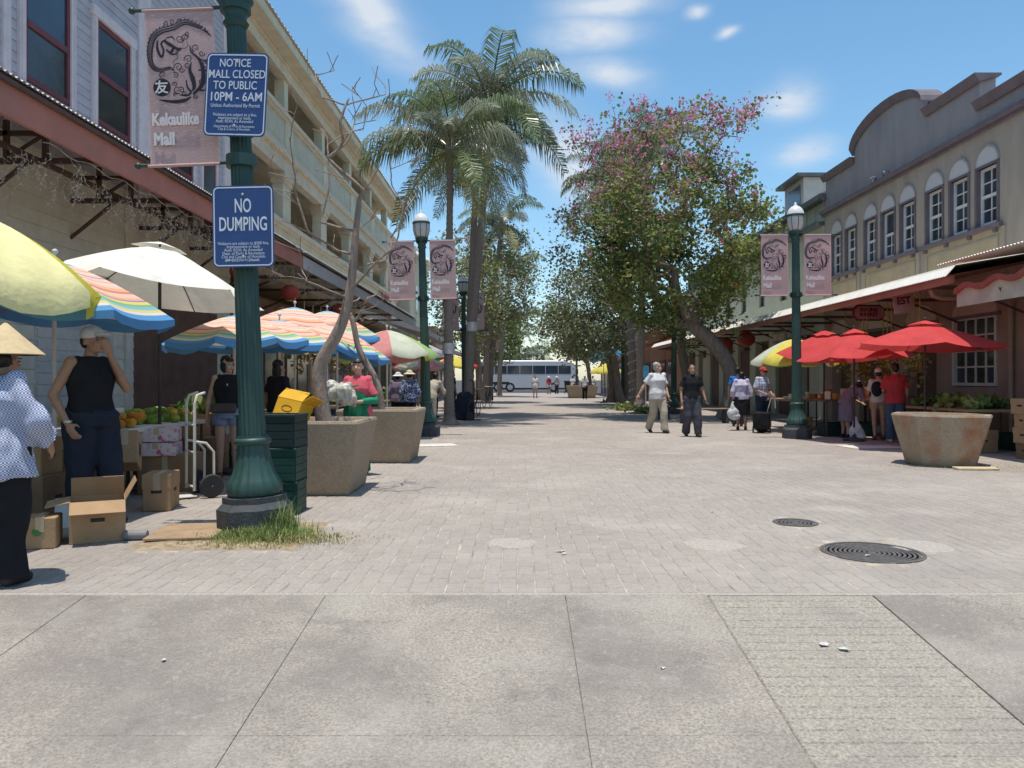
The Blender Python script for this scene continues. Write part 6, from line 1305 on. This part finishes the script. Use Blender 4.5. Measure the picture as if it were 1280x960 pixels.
def heap(name, label, group, cat, x0, x1, y0, y1, z, n, meshes, rg, layers=2, s=1.0):
    for k in range(n):
        o = link(name, rg.choice(meshes)); fx = rg.random(); fy = rg.random(); o.location = (x0 + (x1 - x0) * fx, y0 + (y1 - y0) * fy, z + .05 * s + (rg.random() < .4) * .07 * s * (layers > 1)); o.rotation_euler = (R(90) + rg.uniform(-.5, .5), rg.uniform(-.4, .4), rg.uniform(0, 6.28)); o.scale = (s,) * 3; tag(o, label, cat, group)
rg = random.Random(2)
heap('mango', 'ripe yellow and orange mango heaped at the near end of the fruit table', 'mangoes on the fruit table', 'fruit', -4.75, -4.24, 8.0, 9.0, .77, 38, FM[:2], rg)
heap('papaya', 'green and yellow papaya heaped at the far end of the fruit table', 'papayas on the fruit table', 'fruit', -4.8, -4.24, 9.15, 10.5, .77, 40, [FM[2], FM[0], FM[2]], rg)
for (x, y, lb) in ((-4.5, 8.75, 'white price card stuck in the mangoes'), (-4.62, 8.35, 'white price card nearest the man in the cap on the fruit table')):
    tag(obj('price_card', MB().box(-.09, .09, -.003, .003, 0, .11, Matrix.Rotation(R(-25), 4, 'X')), k_wht, loc=(x, y, .89), rot=(0, 0, .5)), lb, 'price card')
# further left stalls: tables, produce crates, hanging bundles
m_crg = mat('green_crate', (.012, .052, .04), .55, .15, 5); m_crd = mat('dark_green_crate', (.013, .03, .03), .55, .15, 5)
def crate_mesh(w_, d, h, m):
    b = MB(); e = .015
    for s in (-1, 1):
        for k in range(4): z0 = .01 + k * (h - .02) / 4; b.box(-w_ / 2, w_ / 2, s * d / 2 - e / 2, s * d / 2 + e / 2, z0, z0 + (h - .02) / 4 * .93); b.box(s * w_ / 2 - e / 2, s * w_ / 2 + e / 2, -d / 2 + e / 2, d / 2 - e / 2, z0, z0 + (h - .02) / 4 * .93)
        for q in np.linspace(-w_ / 2, w_ / 2, 7): b.box(q - .008, q + .008, s * (d / 2 - .012) - .008, s * (d / 2 - .012) + .008, 0, h)
        for q in np.linspace(-d / 2, d / 2, 5): b.box(s * (w_ / 2 - .012) - .008, s * (w_ / 2 - .012) + .008, q - .008, q + .008, 0, h)
    b.box(-w_ / 2, w_ / 2, -d / 2, d / 2, 0, .012)
    return b.mesh('frame', m)
def rim_mesh(w_, d, m):
    b = MB(); e = .03
    for s in (-1, 1): b.cbox(-w_ / 2 - .012, w_ / 2 + .012, s * d / 2 - e / 2, s * d / 2 + e / 2, -.03, 0, .005); b.cbox(s * w_ / 2 - e / 2, s * w_ / 2 + e / 2, -d / 2 + e / 2, d / 2 - e / 2, -.03, 0, .005)
    return b.mesh('rim', m)
cm1, cm2, rm1, rm2 = crate_mesh(.56, .38, .32, m_crg), crate_mesh(.56, .38, .32, m_crd), rim_mesh(.56, .38, m_crg), rim_mesh(.56, .38, m_crd)
m_crin = mat('crate_liner', (.01, .035, .03), .8)
def crate(label, x, y, z, rz, dark, group):
    t = thing('plastic_crate', label, 'crate', (x, y, z), R(rz), group); link('frame', cm2 if dark else cm1, t); link('rim', rm2 if dark else rm1, t, (0, 0, .32)); obj('liner', MB().box(-.26, .26, -.17, .17, .015, .3), m_crin, t); return t
for k, (lb, dk) in enumerate((('bottom green plastic crate of the stack behind the near lamp', 0), ('middle green plastic crate of the stack behind the near lamp', 0), ('top dark green plastic crate of the stack behind the near lamp', 1))): crate(lb, -2.42, 7.72, k * .325, 2 - 3 * k, dk, 'crates stacked behind the near lamp')
EX = 'boxes and crates pushed under the stalls'
for (x, y, z, w_, d, h, rz, dk, lb) in ((-4.45, 9.75, 0, .5, .42, .36, 4, 1, 'brown carton under the far end of the fruit table'), (-4.5, 10.25, 0, .44, .4, .3, -8, 0, 'light carton at the far end under the fruit table'), (-4.5, 8.3, 0, .5, .45, .34, 10, 1, 'dark carton under the near end of the fruit table'), (-4.95, 9.2, 0, .5, .6, .6, 0, 1, 'tall dark carton deep under the fruit table'), (-4.62, 11.2, .5, .4, .4, .3, 20, 0, 'light carton stacked beside the woman in shorts'), (8.3, 14.2, 0, .5, .45, .4, 6, 0, 'carton under the produce table behind the stained planter'), (8.35, 15.3, 0, .5, .45, .36, -6, 1, 'dark carton under the far end of the right produce table'), (7.4, 20.5, 0, .4, .4, .34, 12, 0, 'carton under the goods table behind the right lamp'), (8.9, 13.4, .44, .44, .4, .3, 8, 0, 'carton on the ground stack between table and right border')):
    carton(lb, x, y, z if z < .44 or x < 0 else 0, w_, d, h, rz, m_card2 if dk else m_card, group=EX)
for (x, y, z, rz, dk, lb) in ((7.3, 18.2, 0, 4, 1, 'dark crate under the goods table below the red umbrellas, left'), (7.95, 18.3, 0, -6, 0, 'green crate under the goods table below the red umbrellas, right'), (9.3, 14.6, 0, 10, 0, 'green crate by the shop wall behind the produce table'), (-5.0, 7.9, 0, 8, 0, 'green crate behind the man in the cap')): crate(lb, x, y, z, rz, dk, EX)
# yellow carton on the planter
m_yel = mat('yellow_carton', (.66, .36, .02), .7, .1, 4)
yb = thing('yellow_carton', 'torn yellow carton lying open on the planter rim behind the crates', 'cardboard box', (-2.62, 8.98, .84), rot=(R(-18), R(10), R(-22)))
obj('body', MB().cbox(-.17, .17, -.12, .12, 0, .22, .006), m_yel, yb); obj('flap', MB().box(-.17, .17, -.003, .003, 0, .16, Matrix.Translation((0, -.12, .22)) @ Matrix.Rotation(R(-35), 4, 'X')), m_yel, yb); obj('flap', MB().box(-.003, .003, -.12, .12, 0, .14, Matrix.Translation((.17, 0, .22)) @ Matrix.Rotation(R(50), 4, 'Y')), m_yel, yb)
obj('printed_mark', MB().tube([(.07 * math.cos(a), -.1215, .11 + .035 * math.sin(a)) for a in np.linspace(0, 6.28, 20)], .005, 4), mat('brown_ink', (.25, .1, .01), .8), yb)
# hand trucks
m_ht = mat('cream_steel', (.60, .57, .50), .45, .1, 6); m_rub = mat('rubber', (.04, .04, .042), .8)
def hand_truck(label, x, y, rz, m, h=1.16):
    t = thing('hand_truck', label, 'hand truck', (x, y, 0), R(rz)); b = MB()
    for s in (-1, 1): b.tube([(s * .16, 0, .08), (s * .16, .0, h - .12), (s * .15, .03, h - .03), (s * .12, .12, h)], .017, 8)
    for z in (.12, .5, .8): b.tube([(-.16, 0, z), (.16, 0, z)], .013, 8)
    obj('frame', b, m, t, 60)
    for s in (-1, 1): obj('brace', MB().tube([(s * .16, 0, .62), (s * .16, .12, .60), (s * .17, .2, .5), (s * .18, .2, .14)], .015, 8), m, t, 60)
    obj('toe_plate', MB().cbox(-.2, .2, -.24, .02, .015, .03, .004), m, t); obj('axle', MB().tube([(-.27, .16, .13), (.27, .16, .13)], .01, 8), m, t)
    for s in (-1, 1):
        w_ = obj('wheel', MB().lathe([(.07, -.03), (.12, -.03), (.13, -.015), (.13, .015), (.12, .03), (.07, .03)], 24, M=Matrix.Translation((s * .24, .16, .13)) @ Matrix.Rotation(R(90), 4, 'Y')), m_rub, t, 40)
        obj('hub', MB().lathe([(.072, -.02), (.072, .02)], 20, M=Matrix.Translation((s * .24, .16, .13)) @ Matrix.Rotation(R(90), 4, 'Y')), mat('hub_grey', (.35, .34, .33), .6), w_, 40)
    return t
hand_truck('cream steel hand truck parked by the fruit table', -3.66, 8.75, -52, m_ht)
hand_truck('dark hand truck beside the palm trunks', -1.45, 25.4, 100, m_brn, 1.3)
c = MB(); c.cbox(-.3, .3, -.22, .22, 0, .7, .05); c.ell((0, 0, .75), (.28, .22, .18)); o = link('dark_bundle', remesh(c, k_navy, .03, 2, .03, 6, 3)); o.location = (-1.75, 25.5, 0); tag(o, 'dark wrapped bundle standing by the hand truck at the palms', 'bundle')
table('wooden stall table behind the woman in the dark dress', -5.4, -4.2, 11.3, 13.8, .8, m_wood, m_brn); table('wooden stall table beyond the second planter', -5.0, -3.6, 14.6, 17.6, .8, m_wood, m_brn); table('wooden stall table beside the lamp with banners', -4.6, -3.2, 18.4, 21.6, .8, m_wood, m_brn); table('wooden stall table behind the first palm', -4.6, -3.2, 24, 28, .8, m_wood, m_brn)
m_veg = [leafmat('leafy_veg', (.08, .16, .035), .2), leafmat('leafy_veg_pale', (.22, .27, .08), .2)]
def bunch_mesh(m, rg, n=26, r=.13):
    return leaves(None, [(Vector((rg.gauss(0, r * .5), rg.gauss(0, r * .5), abs(rg.gauss(0, r * .5)))), rg.uniform(.7, 1.3)) for _ in range(n)], rg, .14).mesh('bunch', m)
BM = [bunch_mesh(m_veg[k % 2], rg) for k in range(4)]
def vegs(label, group, x0, x1, y0, y1, z, n):
    for k in range(n): o = link('vegetable_bunch', rg.choice(BM)); o.location = (rg.uniform(x0, x1), rg.uniform(y0, y1), z + .02); o.rotation_euler = (0, 0, rg.uniform(0, 6.28)); tag(o, label, 'vegetables', group)
vegs('bunch of leafy greens on the stall table behind the yellow carton', 'greens on the second stall table', -5.3, -4.25, 11.4, 13.7, .8, 34); vegs('bunch of leafy greens on the stall table beyond the second planter', 'greens on the third stall table', -4.9, -3.65, 14.7, 17.5, .8, 34); vegs('bunch of leafy greens on the stall table beside the lamp with banners', 'greens on the fourth stall table', -4.5, -3.25, 18.5, 21.5, .8, 34); vegs('bunch of leafy greens on the stall table behind the first palm', 'greens on the fifth stall table', -4.5, -3.25, 24.1, 27.9, .8, 24)
for k, (x, y, lb) in enumerate(((-4.3, 11.6, 'crate under the second stall table, nearest'), (-4.3, 12.5, 'crate under the second stall table, middle'), (-4.3, 13.4, 'crate under the second stall table, farthest'))): crate('green ' + lb, x, y, 0, 5 * k, k % 2, 'crates under the second stall table')
for k, (y, lb) in enumerate(((15.0, 'carton under the third stall table, nearest'), (16.0, 'carton under the third stall table, middle'), (17.0, 'carton under the third stall table, farthest'))): carton(lb, -3.95, y, 0, .5, .45, .4, 6 * k - 5, m_card2 if k % 2 else m_card, group='cartons under the third stall table')
for k, (y, lb) in enumerate(((19.0, 'carton under the fourth stall table, nearest'), (20.2, 'carton under the fourth stall table, farthest'))): carton(lb, -3.5, y, 0, .5, .45, .4, 6 * k - 5, m_card2 if k % 2 else m_card, group='cartons under the fourth stall table')
# hanging dried bundles behind the hats
for k in range(9):
    y = 17.2 + k * .75; b = leaves(None, [(Vector((rg.gauss(0, .1), rg.gauss(0, .1), -abs(rg.gauss(0, .35)))), rg.uniform(.6, 1.1)) for _ in range(70)], rg, .16); b.tube([(0, 0, -.4), (0, 0, .9)], .012, 5)
    tag(obj('hanging_bundle', b, mat('dried_stalks', (.30, .24, .12), .9, .3, 9, rnd=.3), loc=(-4.9, y, 2.2)), 'dried brown stalk bundle hanging over the left stalls', 'plant bundle', 'dried bundles hanging under the left canopy')
# paper lanterns
m_lan = mat('red_lantern', (.42, .07, .05), .6, .15, 6, trans=.2)
def lantern(label, x, y, z, r=.24):
    t = thing('paper_lantern', label, 'lantern', (x, y, z), group='red paper lanterns'); b = MB()
    n = 40; pr = [(max(.001, r * math.cos(a)) * (1 - .03 * (k % 2)), r * .85 * math.sin(a)) for k, a in enumerate(np.linspace(-1.25, 1.25, 23))]; b.lathe(pr, 24); obj('shade', b, m_lan, t, 60)
    obj('cap_ring', MB().lathe([(.09, r * .8), (.09, r * .88)], 16).lathe([(.09, -r * .88), (.09, -r * .8)], 16), mat('gold', (.45, .3, .08), .5), t); obj('cord', MB().tube([(0, 0, r * .88), (0, 0, r * .88 + .35)], .004, 5), k_shoe, t)
lantern('red paper lantern hanging behind the bare tree branches', -5.5, 18.9, 3.4, .23); lantern('red paper lantern half hidden behind the no dumping sign', -5.6, 15.9, 3.5, .25); lantern('red paper lantern over the rainbow umbrellas', -5.5, 24, 3.4, .28); lantern('left red paper lantern under the right canopy by the curved tree', 8.3, 31.5, 2.75, .32); lantern('right red paper lantern under the right canopy by the curved tree', 8.6, 29.6, 2.85, .34)
# icicle lights under the left canopy
def icicles(label, y0, y1, x0, x1, ztop, dens, rg):
    t = thing('icicle_lights', label, 'string lights', (0, y0, 0)); wb = MB(); bl = MB(); n = int((y1 - y0) * dens)
    pts = []
    for k in range(n):
        y = y0 + (y1 - y0) * k / n; x = rg.uniform(x0, x1); z = ztop + rg.uniform(-.05, .05); pts.append(Vector((x, y - y0, z)))
    wb.tube([Vector((x1, (y1 - y0) * k / 60, ztop + .03 * math.sin(k * 1.3))) for k in range(61)], .004, 4)
    for p in pts:
        q = p.copy(); L_ = rg.randint(3, 9); path = [q.copy()]
        for i in range(L_):
            q = q + Vector((rg.uniform(-.05, .05), rg.uniform(-.06, .06), -rg.uniform(.03, .075))); path.append(q.copy()); d = Vector((rg.uniform(-1, 1), rg.uniform(-1, 1), -rg.random())).normalized(); bl.tube([q, q + d * .035], [.0045, .003], 4)
        wb.tube(path, .0018, 3, cap=False)
    obj('wire', wb, mat('white_wire', (.55, .52, .48), .6), t); obj('bulbs', bl, mat('bulb_clear', (.72, .68, .62), .3), t)
rg = random.Random(8)
icicles('tangled icicle string lights under the brown canopy on the left', 8.9, 19.0, -6.1, -5.4, 4.0, 24, rg); icicles('icicle string lights under the grey canopy behind the bare tree', 19.4, 36, -5.8, -5.36, 3.95, 14, rg)
# ================================================================ right stalls
table('dark goods table under the red umbrellas', 7.0, 8.6, 17.9, 19.4, .85, m_dark, m_brn); table('goods table behind the lamp under the green umbrella', 7.0, 8.4, 20.2, 22.0, .8, m_wood, m_brn); table('produce table behind the stained planter', 7.9, 9.2, 13.8, 16.0, .78, m_wood, m_brn); table('shadowed counter behind the man in red', 8.6, 9.7, 15.6, 19.6, .9, m_dark, m_brn)
gm = [mat('goods_' + n_, c, .6, .2, 6) for n_, c in (('amber', (.45, .25, .05)), ('cream', (.55, .5, .4)), ('rust', (.38, .12, .05)), ('pale', (.6, .58, .55)))]
for k in range(16):
    b = MB(); w_, d, h = rg.uniform(.06, .14), rg.uniform(.06, .12), rg.uniform(.1, .3); b.cbox(-w_ / 2, w_ / 2, -d / 2, d / 2, 0, h, .012)
    tag(obj('goods_packet', b, rg.choice(gm), loc=(7.1 + (k % 8) * .18, 18.0 + (k // 8) * .35, .85), rot=(0, 0, rg.uniform(-.5, .5))), 'small packet standing on the dark goods table under the red umbrellas', 'packet', 'packets on the right goods table')
for k in range(12):
    b = MB(); w_, d, h = rg.uniform(.08, .16), rg.uniform(.06, .12), rg.uniform(.06, .2); b.cbox(-w_ / 2, w_ / 2, -d / 2, d / 2, 0, h, .012)
    tag(obj('goods_packet', b, rg.choice(gm), loc=(7.1 + (k % 6) * .2, 20.35 + (k // 6) * .4, .8), rot=(0, 0, rg.uniform(-.5, .5))), 'small packet standing on the goods table behind the right lamp', 'packet', 'packets behind the right lamp')
for k in range(10):
    b = leaves(None, [(Vector((rg.gauss(0, .07), rg.gauss(0, .07), -abs(rg.gauss(0, .25)))), rg.uniform(.5, 1)) for _ in range(60)], rg, .13); b.tube([(0, 0, -.3), (0, 0, 1.25)], .012, 5)
    tag(obj('hanging_bundle', b, mat('yellow_stalks', (.34, .25, .06), .9, .3, 9, rnd=.3), loc=(8.5 + .1 * (k % 3), 16.6 + k * .42, 1.85)), 'yellow dried bundle hanging under the right canopy', 'plant bundle', 'bundles hanging under the right canopy')
vegs('bunch of greens on the produce table behind the stained planter', 'greens on the right produce table', 8.0, 9.1, 13.9, 15.9, .78, 26)
RC = 'banana cartons at the right border'
for k, (x, y, z, rz, lb) in enumerate(((8.55, 12.85, 0, 2, 'bottom dark carton of the stack at the right border'), (8.5, 12.85, .26, 6, 'second carton from the ground in the stack at the right border'), (8.48, 12.8, .50, -4, 'third carton with a bright green label at the right border'), (8.46, 12.85, .74, 5, 'top carton of the stack at the right border'), (9.0, 12.6, .0, -3, 'carton at the right border, bottom of the second stack'), (9.02, 12.6, .45, 5, 'carton at the right border, top of the second stack'))):
    o = carton(lb, x, y, z, .52, .42, .25 if z or k == 0 else .44, rz, m_card2 if k in (0, 4) else m_card, group=RC)
    if k == 2: obj('green_label', MB().box(-.2, -.11, -.216, -.2135, .06, .16), mat('lime_label', (.10, .70, .06), .6), o)
# signs under the right canopy
sgn = thing('octagonal_shop_sign', 'pink octagonal market sign with dark red border under the right canopy', 'sign', (8.75, 19.6, 2.98), R(8))
w_, h, cc = .42, .2, .1
ocp = lambda w_, h, c: [(-w_ + c, -h), (w_ - c, -h), (w_, -h + c), (w_, h - c), (w_ - c, h), (-w_ + c, h), (-w_, h - c), (-w_, -h + c)]
obj('board', MB().prism(ocp(w_, h, .11), -.02, .02, 'y'), mat('sign_maroon', (.16, .03, .035), .6), sgn); obj('face', MB().prism(ocp(w_ - .04, h - .04, .09), -.026, -.02, 'y'), mat('sign_rose', (.50, .27, .30), .6), sgn)
for tx, z in (('MAUNA', .03), ('MARKET', -.09)): link('lettering', text_mesh(tx, .13, MC['sign_maroon'], 'CENTER', 1.0, .006), sgn, (0, -.029, z), (R(90), 0, 0))
obj('chain', MB().tube([(-.3, 0, h), (-.3, 0, .45)], .006, 5).tube([(.3, 0, h), (.3, 0, .45)], .006, 5), m_brn, sgn)
bs = thing('hand_lettered_sign', 'tilted cream board lettered EST hanging under the right canopy', 'sign', (8.55, 17.4, 3.0), rot=(0, R(-7), R(6)))
obj('board', MB().cbox(-.24, .24, -.012, .012, -.22, .22, .004), mat('sign_cream', (.50, .36, .33), .7), bs); link('lettering', text_mesh('EST', .22, MC['sign_maroon'], 'CENTER', .95, .008), bs, (0, -.014, -.01), (R(90), 0, R(0))); obj('cord', MB().tube([(-.15, 0, .22), (-.15, 0, .3)], .005, 5).tube([(.15, 0, .22), (.15, 0, .3)], .005, 5), m_brn, bs)
# trolley and bags
tr = thing('shopping_trolley', 'black two wheeled shopping trolley held by the man in the red cap', 'trolley', (5.95, 19.2, 0), R(-20))
c = MB(); c.cbox(-.2, .2, -.15, .15, .1, .52, .03); link('bag', remesh(c, k_blk, .016, 1, .012, 8, 2), tr); obj('handle', MB().tube([(.12, .1, .1), (.14, .14, .55), (.22, .2, .85), (.26, .22, .95), (.3, .2, .9), (.32, .18, .6)], .01, 8), m_tin, tr, 60)
for s in (-1, 1): obj('wheel', MB().lathe([(.02, -.015), (.08, -.015), (.08, .015), (.02, .015)], 18, M=Matrix.Translation((s * .2, .12, .08)) @ Matrix.Rotation(R(90), 4, 'Y')), m_rub, tr, 40)
def plastic_bag(label, x, y, s=1.0, z=0):
    c = MB(); c.ell((0, 0, .16), (.15, .11, .16)); c.ell((.03, 0, .08), (.16, .12, .09)); c.tube([(0, 0, .26), (-.03, 0, .4), (0, 0, .47)], [.09, .035, .03], 10)
    o = link('shopping_bag', remesh(c, mat('white_plastic', (.62, .62, .63), .4, .08, 6, trans=.2), .015, 1, .018, 12, int(x * 10))); o.location = (x, y, z); o.scale = (s,) * 3; return tag(o, label, 'bag')
plastic_bag('white plastic bag held low by the woman in lilac', 5.52, 20.15, 1.0, .28); plastic_bag('white plastic bag on the ground by the bending woman', 7.22, 16.75, 1.1)
# bus
bus = thing('tour_bus', 'long white coach with dark windows crossing the end of the mall', 'bus', (1.2, 86, 0)); m_busw = mat('bus_white', (.62, .61, .60), .35, .05, .5, spec=.5); x0, x1 = -5.6, 5.0
body = MB(); body.prism([(x0, .45), (x1 - .1, .45), (x1, .7), (x1, 2.7), (x1 - .25, 3.1), (x1 - .6, 3.2), (x0 + .3, 3.2), (x0, 3.0)], -1.25, 1.25, 'y'); obj('body', body, m_busw, bus)
obj('roof_fairing', MB().cbox(x0 + .3, x1 - .8, -1.1, 1.1, 3.2, 3.42, .08), m_busw, bus); obj('skirt', MB().box(x0 + .05, x1 - .12, -1.235, 1.235, .3, .45), k_gry, bus)
xs_ = np.linspace(x0 + .4, x1 - .5, 8)
for a, c_ in zip(xs_[:-1], xs_[1:]): wv = obj('window', MB().cbox(a + .03, c_ - .03, -1.262, -1.251, 1.95, 2.85, .004), m_gl, bus)
obj('vent', MB().box(x0 + 1.2, x0 + 3.4, -1.258, -1.251, .85, 1.1), k_shoe, bus)
for xw in (x0 + 2.2, x0 + 3.5, x1 - 2.4):
    wl = obj('wheel', MB().lathe([(.3, -.15), (.5, -.15), (.52, -.1), (.52, .1), (.5, .15), (.3, .15)], 24, M=Matrix.Translation((xw, -1.12, .51)) @ Matrix.Rotation(R(90), 4, 'X')), m_rub, bus, 40); obj('rim', MB().lathe([(.3, -.08), (.1, -.05), (.08, .1), (.3, .12)], 20, M=Matrix.Translation((xw, -1.16, .51)) @ Matrix.Rotation(R(90), 4, 'X')), m_tin, wl, 40)
obj('windscreen', MB().prism([(x1 - .005, 1.3), (x1 + .012, 1.3), (x1 + .012, 2.65), (x1 - .005, 2.65)], -1.15, 1.15, 'y'), m_gl, bus); obj('mirror', MB().cbox(x1 + .05, x1 + .25, -1.5, -1.3, 1.9, 2.5, .03), k_shoe, bus)
for y_ in (-.95, .95): obj('headlight', MB().cbox(x1 - .02, x1 + .02, y_ - .2, y_ + .2, .8, 1.0, .005), m_lcap, bus)
# far bin, phone box, newspaper things
bn = thing('wheeled_bin', 'dark green wheeled bin in front of the bus', 'bin', (5.0, 76, 0)); obj('bin_body', MB().prism([(-.45, 0.1), (.45, .1), (.55, 1.15), (-.55, 1.15)], -.35, .35, 'y'), m_crd, bn); obj('bin_lid', MB().cbox(-.6, .6, -.4, .42, 1.15, 1.25, .03), m_crg, bn)
for s in (-1, 1): obj('wheel', MB().lathe([(.02, -.03), (.1, -.03), (.1, .03), (.02, .03)], 16, M=Matrix.Translation((s * .5, .3, .1)) @ Matrix.Rotation(R(90), 4, 'Y')), m_rub, bn)
pb = thing('round_blue_sign', 'small bright blue rounded sign on a post among the right palms', 'sign', (5.2, 32, 0)); obj('post', MB().tube([(0, 0, 0), (0, 0, 1.9)], .025, 8), m_tin, pb); obj('plate', MB().prism(rrect(.24, .55, .1), -.05, -.03, 'y'), mat('bright_blue', (.10, .38, .66), .5), pb, loc=(0, 0, 1.62))
# bicycle far left by lamp
def bicycle(label, x, y, rz):
    t = thing('bicycle', label, 'bicycle', (x, y, 0), R(rz)); m = k_shoe
    for xx in (-.52, .52):
        w_ = obj('wheel', MB().tube([(xx + .33 * math.cos(a), 0, .34 + .33 * math.sin(a)) for a in np.linspace(0, 2 * math.pi, 29)], .016, 6), m_rub, t, 60)
        b = MB()
        for k in range(12): a = k * math.pi / 6; b.tube([(xx, 0, .34), (xx + .32 * math.cos(a), 0, .34 + .32 * math.sin(a))], .002, 3)
        obj('spokes', b, m_tin, w_)
    b = MB(); 
    for p, q in (((-.52, .34), (-.05, .3)), ((-.05, .3), (-.18, .85)), ((-.52, .34), (-.16, .78)), ((-.05, .3), (.38, .8)), ((-.16, .78), (.38, .8)), ((.52, .34), (.36, .95))): b.tube([(p[0], 0, p[1]), (q[0], 0, q[1])], .016, 6)
    obj('frame', b, m, t, 60); obj('saddle', MB().ell((-.2, 0, .9), (.13, .07, .04)), m, t, 60); obj('handlebar', MB().tube([(.3, -.27, 1.0), (.36, 0, .97), (.3, .27, 1.0)], .013, 6), m_tin, t, 60)
    return t
bicycle('dark bicycle parked at the far left lamp', -1.5, 38, 75); bicycle('dark bicycle parked behind the hand truck at the palms', -1.55, 28.0, 80)
# bench under the right trees
def bench(label, x, y, rz):
    t = thing('park_bench', label, 'bench', (x, y, 0), R(rz))
    for k in range(4): obj('seat_slat', MB().cbox(-.8, .8, -.2 + k * .11, -.11 + k * .11, .42, .45, .005), m_wood, t)
    for s in (-1, 1): obj('leg', MB().box(s * .65 - .04, s * .65 + .04, -.18, .2, 0, .42), m_ped, t)
    return t
bench('low bench under the curved orchid tree', 5.6, 23.6, 5); bench('low bench behind the man in the black polo', 4.9, 26.4, 80)
# small potted plants by tree base etc.
for (x, y, lb) in ((5.0, 30.5, 'low ground plant at the foot of the right palms'), (4.6, 33.5, 'low ground plant at the foot of the dusty tree')):
    b = leaves(None, [(Vector((rg.gauss(0, .25), rg.gauss(0, .25), abs(rg.gauss(0, .12)))), rg.uniform(.7, 1.3)) for _ in range(220)], rg, .16); tag(obj('ground_plant', b, m_leaf2, loc=(x, y, .02)), lb, 'plant', kind='stuff')
# ================================================================ grass at the near lamp, litter
m_gr = leafmat('grass_blade', (.21, .27, .08), .35, .5); m_straw = leafmat('straw_blade', (.45, .37, .18), .2, .3)
def grass(n, cx, cy, sx, sy, h, rg, fl=.6, cond=None):
    b = MB()
    for _ in range(n):
        x, y = cx + rg.gauss(0, sx), cy + rg.gauss(0, sy); k = math.exp(-((x - cx) / sx) ** 2 * .3 - ((y - cy) / sy) ** 2 * .3)
        if (x + 2.28) ** 2 + (y - 6.82) ** 2 < .3 ** 2 or (cond and not cond(x, y)): continue
        L_ = h * rg.uniform(.4, 1.2) * (.35 + .65 * k); a = rg.uniform(0, 6.28); d = Vector((math.cos(a), math.sin(a), 0)); w_ = Vector((-d.y, d.x, 0)) * rg.uniform(.002, .0045); p0 = Vector((x, y, 0)); bend = rg.uniform(.2, 1.1) * fl
        p1 = p0 + (Vector((0, 0, 1)) + d * bend * .4).normalized() * L_ * .5; p2 = p1 + (Vector((0, 0, .8)) + d * bend * 1.4).normalized() * L_ * .5; p2.z = max(p2.z, .008); n0 = len(b.v)
        b.v += [tuple(p0 - w_), tuple(p0 + w_), tuple(p1 + w_ * .8), tuple(p1 - w_ * .8), tuple(p2)]; b.f += [(n0, n0 + 1, n0 + 2, n0 + 3), (n0 + 3, n0 + 2, n0 + 4)]
    return b
rg = random.Random(4)
g1 = grass(2300, -2.1, 6.45, .24, .15, .135, rg, 1.2); g1b = grass(260, -1.98, 6.6, .09, .1, .34, rg); g1.add(g1b.v, g1b.f); tag(obj('grass_tuft', g1, m_gr), 'green grass tuft around the foot of the nearest lamp', 'grass', kind='stuff')
g2 = grass(1300, -1.95, 6.38, .34, .14, .08, rg, 3.0); tag(obj('dry_grass', g2, m_straw), 'dry straw scattered at the foot of the nearest lamp', 'grass', kind='stuff')
g3 = grass(900, 6.6, 11.75, .75, .2, .05, rg, 4.0, lambda x, y: y > 11.2); g3.v = [(x, y, z) for x, y, z in g3.v]; tag(obj('dry_grass', g3, m_straw), 'dry straw scattered around the stained planter', 'grass', kind='stuff')
tag(obj('wood_hatch', MB().cbox(-.27, .27, -.33, .33, 0, .022, .005), mat('weathered_ply', (.33, .23, .14), .9, .2, 5, .3, 40), loc=(-2.78, 6.62, .012), rot=(0, 0, R(8))), 'weathered brown wooden hatch beside the nearest lamp foot', 'hatch')
m_pap = mat('paper_white', (.55, .53, .48), .8, .25, 20)
LIT = [(566, 597), (705, 693), (700, 690), (1085, 695), (777, 588), (1035, 575), (890, 640), (1055, 812), (1030, 806), (828, 836), (205, 826), (415, 606), (650, 570), (930, 580), (760, 560), (690, 552)]
def gz(x, y):
    d = 1274 / (y - 475)
    if d < 4.79: d = 980 * 1.832 / (y - 475 + 109); return (x - 648) / 980 * d, d, apz(d) + .003
    return (x - 648) / 980 * d, d, .003
for i, (x, y) in enumerate(LIT):
    X, Y, Z = gz(x, y); s = rg.uniform(.012, .04); b = MB(); n = rg.randint(4, 6); b.add([(s * math.cos(k * 6.28 / n) * rg.uniform(.5, 1.6), s * math.sin(k * 6.28 / n) * rg.uniform(.5, 1), rg.uniform(0, .012)) for k in range(n)], [tuple(range(n))])
    tag(obj('paper_scrap', b, m_pap, loc=(X, Y, Z), rot=(0, 0, rg.uniform(0, 3))), 'small white paper scrap lying on the pavement', 'litter', 'paper scraps on the ground')
tag(obj('flat_card', MB().cbox(-.55, .55, -.35, .35, 0, .006, .002), mat('pale_card', (.58, .55, .50), .85), loc=(6.85, 15.2, .003), rot=(0, 0, .12)), 'pale flattened card lying on the paving by the right lamp', 'card')
tag(obj('flat_card', MB().cbox(-.5, .5, -.3, .3, 0, .006, .002), MC['pale_card'], loc=(-1.75, 15.6, .003), rot=(0, 0, .3)), 'pale flattened card on the paving past the second planter', 'card')
bpy.data.scenes.remove(WS)
